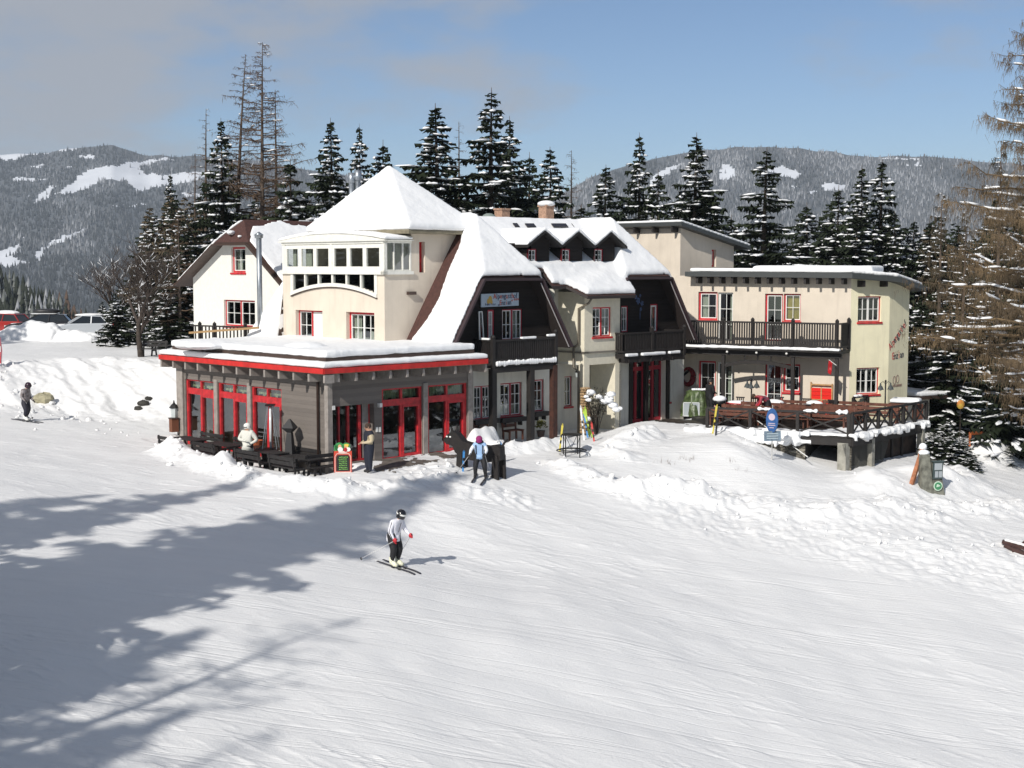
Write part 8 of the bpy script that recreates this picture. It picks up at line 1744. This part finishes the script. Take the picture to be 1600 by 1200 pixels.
# --- distant skier on the left
f0 = ong(20, 655); f1 = ong(68, 662); dsk = f1 - f0; dsk.z = 0; rz = math.atan2(dsk.y, dsk.x) - math.pi / 2; pc = ong(42, 658); pc.z = gz(pc.x, pc.y) + .02
BJ = mat('brown_grey_jacket', (.12, .09, .085), rough=.7, noise=.5, nscale=7, col2=(.28, .26, .27)); NT = mat('dark_navy_trousers', (.014, .014, .025), rough=.7); WBT = mat('white_ski_boots', (.7, .7, .66), rough=.35)
pose2 = dict(pelvis=(0, -.08, .86), waist=(0, -.07, 1.0), chest=(0, -.02, 1.24), neck=(0, .05, 1.42), head=(0, .14, 1.54), crown=(0, .16, 1.63), shR=(.18, -.02, 1.34), shL=(-.18, -.02, 1.34), elR=(.24, -.04, 1.05), wrR=(.22, .16, .92), elL=(-.24, -.04, 1.05), wrL=(-.22, .18, .9), hipR=(.1, -.07, .82), hipL=(-.1, -.07, .82), knR=(.11, .10, .5), knL=(-.11, .02, .5), anR=(.11, -.02, .16), anL=(-.11, -.14, .16), toR=(.11, .17, .09), toL=(-.11, .05, .09), look=V3(0, .9, -.4))
t, J, hc, u_, fw, rt_p, s = person('distant skier in a brown and grey jacket at the far left', pc, rz, pose2, dict(top=BJ, sleeve=BJ, legs=NT, boot=WBT, hand=M_BLK), H=1.78, bulk=1.2, legw=1.25)
face(t, hc, u_, fw, rt_p, s); cap(t, 'helmet', hc, u_, fw, rt_p, s, mat('dark_plum_helmet', (.03, .012, .025), rough=.2), r=.135, drop=.06, lift_=.015); band(t, 'goggles', hc, u_, fw, rt_p, s, M_BLK, .125, .03, .05, .3, 2.84)
for sd in 'RL': b_ = MB(); b_.tube([J['an' + sd] + V3(0, 0, .12), J['an' + sd] + V3(0, .01, -.02), J['to' + sd] + V3(0, -.07, -.02), J['to' + sd] + V3(0, .04, -.03)], [.085, .08, .07, .055], 10); b_.build('ski_boot', WBT, t, local=True, smooth=True)
skis_for(t, ('dark ski under the right foot of the distant skier', 'dark ski under the left foot of the distant skier'), f0, f1, .13, .03, M_SK, L=1.75)
w = l2w(t, J['wrR']); pole_thing('thin ski pole planted by the distant skier', w, ong(51, 656) + UP * .03)
# --- skier in light blue with a purple hat
pc = ong(750, 749); pc.z = gz(pc.x, pc.y) + .02; LB = mat('light_blue_jacket', (.30, .46, .70), rough=.6, bump=.4, bscale=8); LW = mat('white_sleeves', (.72, .75, .80), rough=.6)
pose3 = dict(pelvis=(0, -.05, .88), waist=(0, 0, 1.02), chest=(0, .07, 1.24), neck=(0, .12, 1.40), head=(0, .19, 1.50), crown=(0, .20, 1.60), shR=(.19, .06, 1.33), shL=(-.19, .06, 1.33), elR=(.34, .06, 1.12), wrR=(.36, .22, .95), elL=(-.28, .10, 1.1), wrL=(-.24, .28, 1.0), hipR=(.12, -.05, .85), hipL=(-.12, -.05, .85), knR=(.17, .04, .5), knL=(-.19, .08, .5), anR=(.18, 0, .14), anL=(-.22, 0, .14), toR=(.19, .17, .08), toL=(-.22, .17, .08), look=V3(0, .6, -.8))
t, J, hc, u_, fw, rt_p, s = person('skier in a light blue jacket and purple hat in front of the black animal figure', pc, math.pi + rad(-8), pose3, dict(top=LB, sleeve=LW, legs=BT, boot=M_BLK, hand=M_BLK), H=1.72, bulk=1.15, legw=1.2)
face(t, hc, u_, fw, rt_p, s); cap(t, 'hat', hc, u_, fw, rt_p, s, mat('purple_wool', (.25, .02, .12), rough=.9), r=.13, drop=.05, lift_=.02); m = MB(); m.ball(J['neck'] + V3(0, -.05, .03), .16, .13, .10); m.build('hood', NT, t, local=True, smooth=True)
for k in (-1, 1): m = MB(); m.beam(J['chest'] + V3(k * .13, .13, .08), J['waist'] + V3(k * .12, .12, -.05), .03, .05); m.build('jacket_trim', NT, t, local=True)
m = MB(); m.tube([J['pelvis'] + UP * .06, J['pelvis'] - UP * .10], [.19 * s, .20 * s], 14); m.build('jacket_hem', LB, t, local=True, smooth=True)
for k, lb in ((1, 'dark ski on the viewer\'s left of the purple-hatted skier'), (-1, 'dark ski on the viewer\'s right of the purple-hatted skier')):
    a = l2w(t, (k * .2, -.55, 0)); b = l2w(t, (k * .17, .95, 0)); a.z = gz(a.x, a.y) + .04; b.z = gz(b.x, b.y) + .04; ski(lb, a, b, M_SK, up=-UP)
pole_thing('ski pole on the left side of the purple-hatted skier in the photo', l2w(t, J['wrR'] + V3(0, .05, 0)), ong(712, 742) + UP * .03); pole_thing('ski pole on the right side of the purple-hatted skier in the photo', l2w(t, J['wrL'] + V3(0, .05, 0)), ong(768, 748) + UP * .03)
# --- woman in the white coat
CO = mat('pale_winter_coat', (.62, .62, .56), rough=.7, bump=.4, bscale=10)
p = at(387, 700, 54.3); pose4 = dict(elR=(.34, .04, 1.16), wrR=(-.02, .25, 1.14), elL=(-.40, -.02, 1.14), wrL=(-.16, .12, 1.00), look=V3(.7, .7, -.1))
t, J, hc, u_, fw, rt_p, s = person('woman in a pale coat and white hat with folded arms beside the pavilion', (p.x, p.y, FZ + .1), rad(165), pose4, dict(top=CO, sleeve=CO, legs=BT, boot=M_BLK, hand=CO), H=1.74, bulk=1.45, legw=1.2)
face(t, hc, u_, fw, rt_p, s); cap(t, 'hat', hc, u_, fw, rt_p, s, mat('white_wool', (.75, .74, .70), rough=.95), r=.13, drop=.03, lift_=.03); band(t, 'sunglasses', hc, u_, fw, rt_p, s, M_BLK, .115, .0, .035, .3, 2.84)
m = MB(); m.tube([J['waist'], J['pelvis'], J['pelvis'] - UP * .22], [.185 * s, .215 * s, .25 * s], 16); m.build('coat_skirt', CO, t, local=True, smooth=True)
m = MB(); m.box(J['pelvis'] + V3(.15, .17, -.02), (.12, .03, .02)); m.box(J['pelvis'] + V3(-.12, .20, -.02), (.12, .03, .02)); m.build('pocket_flap', M_BLK, t, local=True)
# --- man in dark clothes by the entrance
pc = ong(577, 739); DN = mat('dark_navy_fleece', (.014, .016, .028), rough=.8); BS = mat('beige_sleeves', (.50, .42, .28), rough=.8)
pose5 = dict(elR=(.27, -.02, 1.14), wrR=(.10, .26, 1.08), elL=(-.27, 0, 1.14), wrL=(-.08, .27, 1.10), head=(0, .05, 1.63), crown=(0, .05, 1.71), anR=(.10, .02, .08), look=V3(.1, 1, -.2))
t, J, hc, u_, fw, rt_p, s = person('man in dark navy clothes with beige sleeves standing by the menu board', (pc.x, pc.y, pc.z), rad(118), pose5, dict(top=DN, sleeve=BS, legs=mat('navy_trousers', (.010, .014, .028), rough=.8), boot=M_BLK), H=1.82, bulk=1.35, legw=1.25)
face(t, hc, u_, fw, rt_p, s); cap(t, 'hair', hc, u_, fw, rt_p, s, mat('brown_hair', (.05, .03, .02), rough=.9), r=.108, drop=.02, lift_=.025, back=.025)
m = MB(); m.beam(J['shL'] + V3(.03, .05, .06), J['shL'] + V3(.0, .10, -.08), .02, .04); m.build('red_stripe', M_RED, t, local=True)
# --- man in black by the terrace door
p = atz(1109, 650, .3); t, J, hc, u_, fw, rt_p, s = person('man in black standing with his back half turned beside the green tarpaulin', (p.x, p.y, .3), rad(-60), dict(elR=(.26, .02, 1.16), wrR=(.12, .25, 1.10), elL=(-.26, 0, 1.14), wrL=(-.1, .25, 1.05), look=V3(0, 1, 0)), dict(top=mat('black_wool', (.010, .010, .012), rough=.9), sleeve=mat('black_wool', (.01, .01, .012)), legs=BT, boot=M_BLK), H=1.80, bulk=1.3, legw=1.3)
face(t, hc, u_, fw, rt_p, s); cap(t, 'hat', hc, u_, fw, rt_p, s, M_BLK, r=.115, drop=.01, lift_=.03)
# --- bending person in red
p = dp_(1194, 658); RJ = mat('red_and_navy_jacket', (.55, .02, .03), rough=.6, noise=.3, nscale=2.5, col2=(.10, .05, .08)); pose6 = dict(pelvis=(0, -.2, .92), waist=(0, -.06, 1.04), chest=(0, .18, 1.14), neck=(0, .36, 1.18), head=(0, .48, 1.16), crown=(0, .57, 1.17), shR=(.18, .2, 1.12), shL=(-.18, .2, 1.12), elR=(.22, .24, .88), wrR=(.14, .38, .68), elL=(-.2, .26, .88), wrL=(-.12, .4, .70), hipR=(.1, -.18, .88), hipL=(-.1, -.18, .88), knR=(.11, -.04, .48), knL=(-.11, -.06, .48), anR=(.11, -.12, .08), anL=(-.11, -.14, .08), toR=(.11, .03, .04), toL=(-.11, .02, .04), look=V3(0, .3, -1))
t, J, hc, u_, fw, rt_p, s = person('person in a red and navy jacket bending over beside the bright red table', p, rad(97), pose6, dict(top=RJ, sleeve=RJ, legs=BT, boot=M_BLK), H=1.76, bulk=1.25, legw=1.2)
face(t, hc, u_, fw, rt_p, s); cap(t, 'hair', hc, u_, fw, rt_p, s, mat('brown_hair', (.05, .03, .02)), r=.108, drop=.02, lift_=.02, back=.02)
m = MB(); m.beam(J['chest'] + V3(.12, -.05, .12), J['waist'] + V3(.1, -.1, .12), .04, .02, up=UP); m.build('white_stripe', M_WPAINT, t, local=True)
# ================================================================== air
hz = MB(); hz.box((0, 2950, 85), (16000, 6500, 720)); m_h = bpy.data.materials.new('mountain_air'); m_h.use_nodes = True; tt = m_h.node_tree; tt.nodes.clear(); ou = N(tt, 'ShaderNodeOutputMaterial'); vp = N(tt, 'ShaderNodeVolumePrincipled'); vp.inputs['Density'].default_value = 0.000095; vp.inputs['Color'].default_value = (.72, .82, .96, 1); vp.inputs['Anisotropy'].default_value = 0.0; tt.links.new(vp.outputs[0], ou.inputs['Volume'])
o = hz.build('haze', m_h, None); o['kind'] = 'stuff'; tag(o, 'thin blue mountain air filling the valley', 'haze')
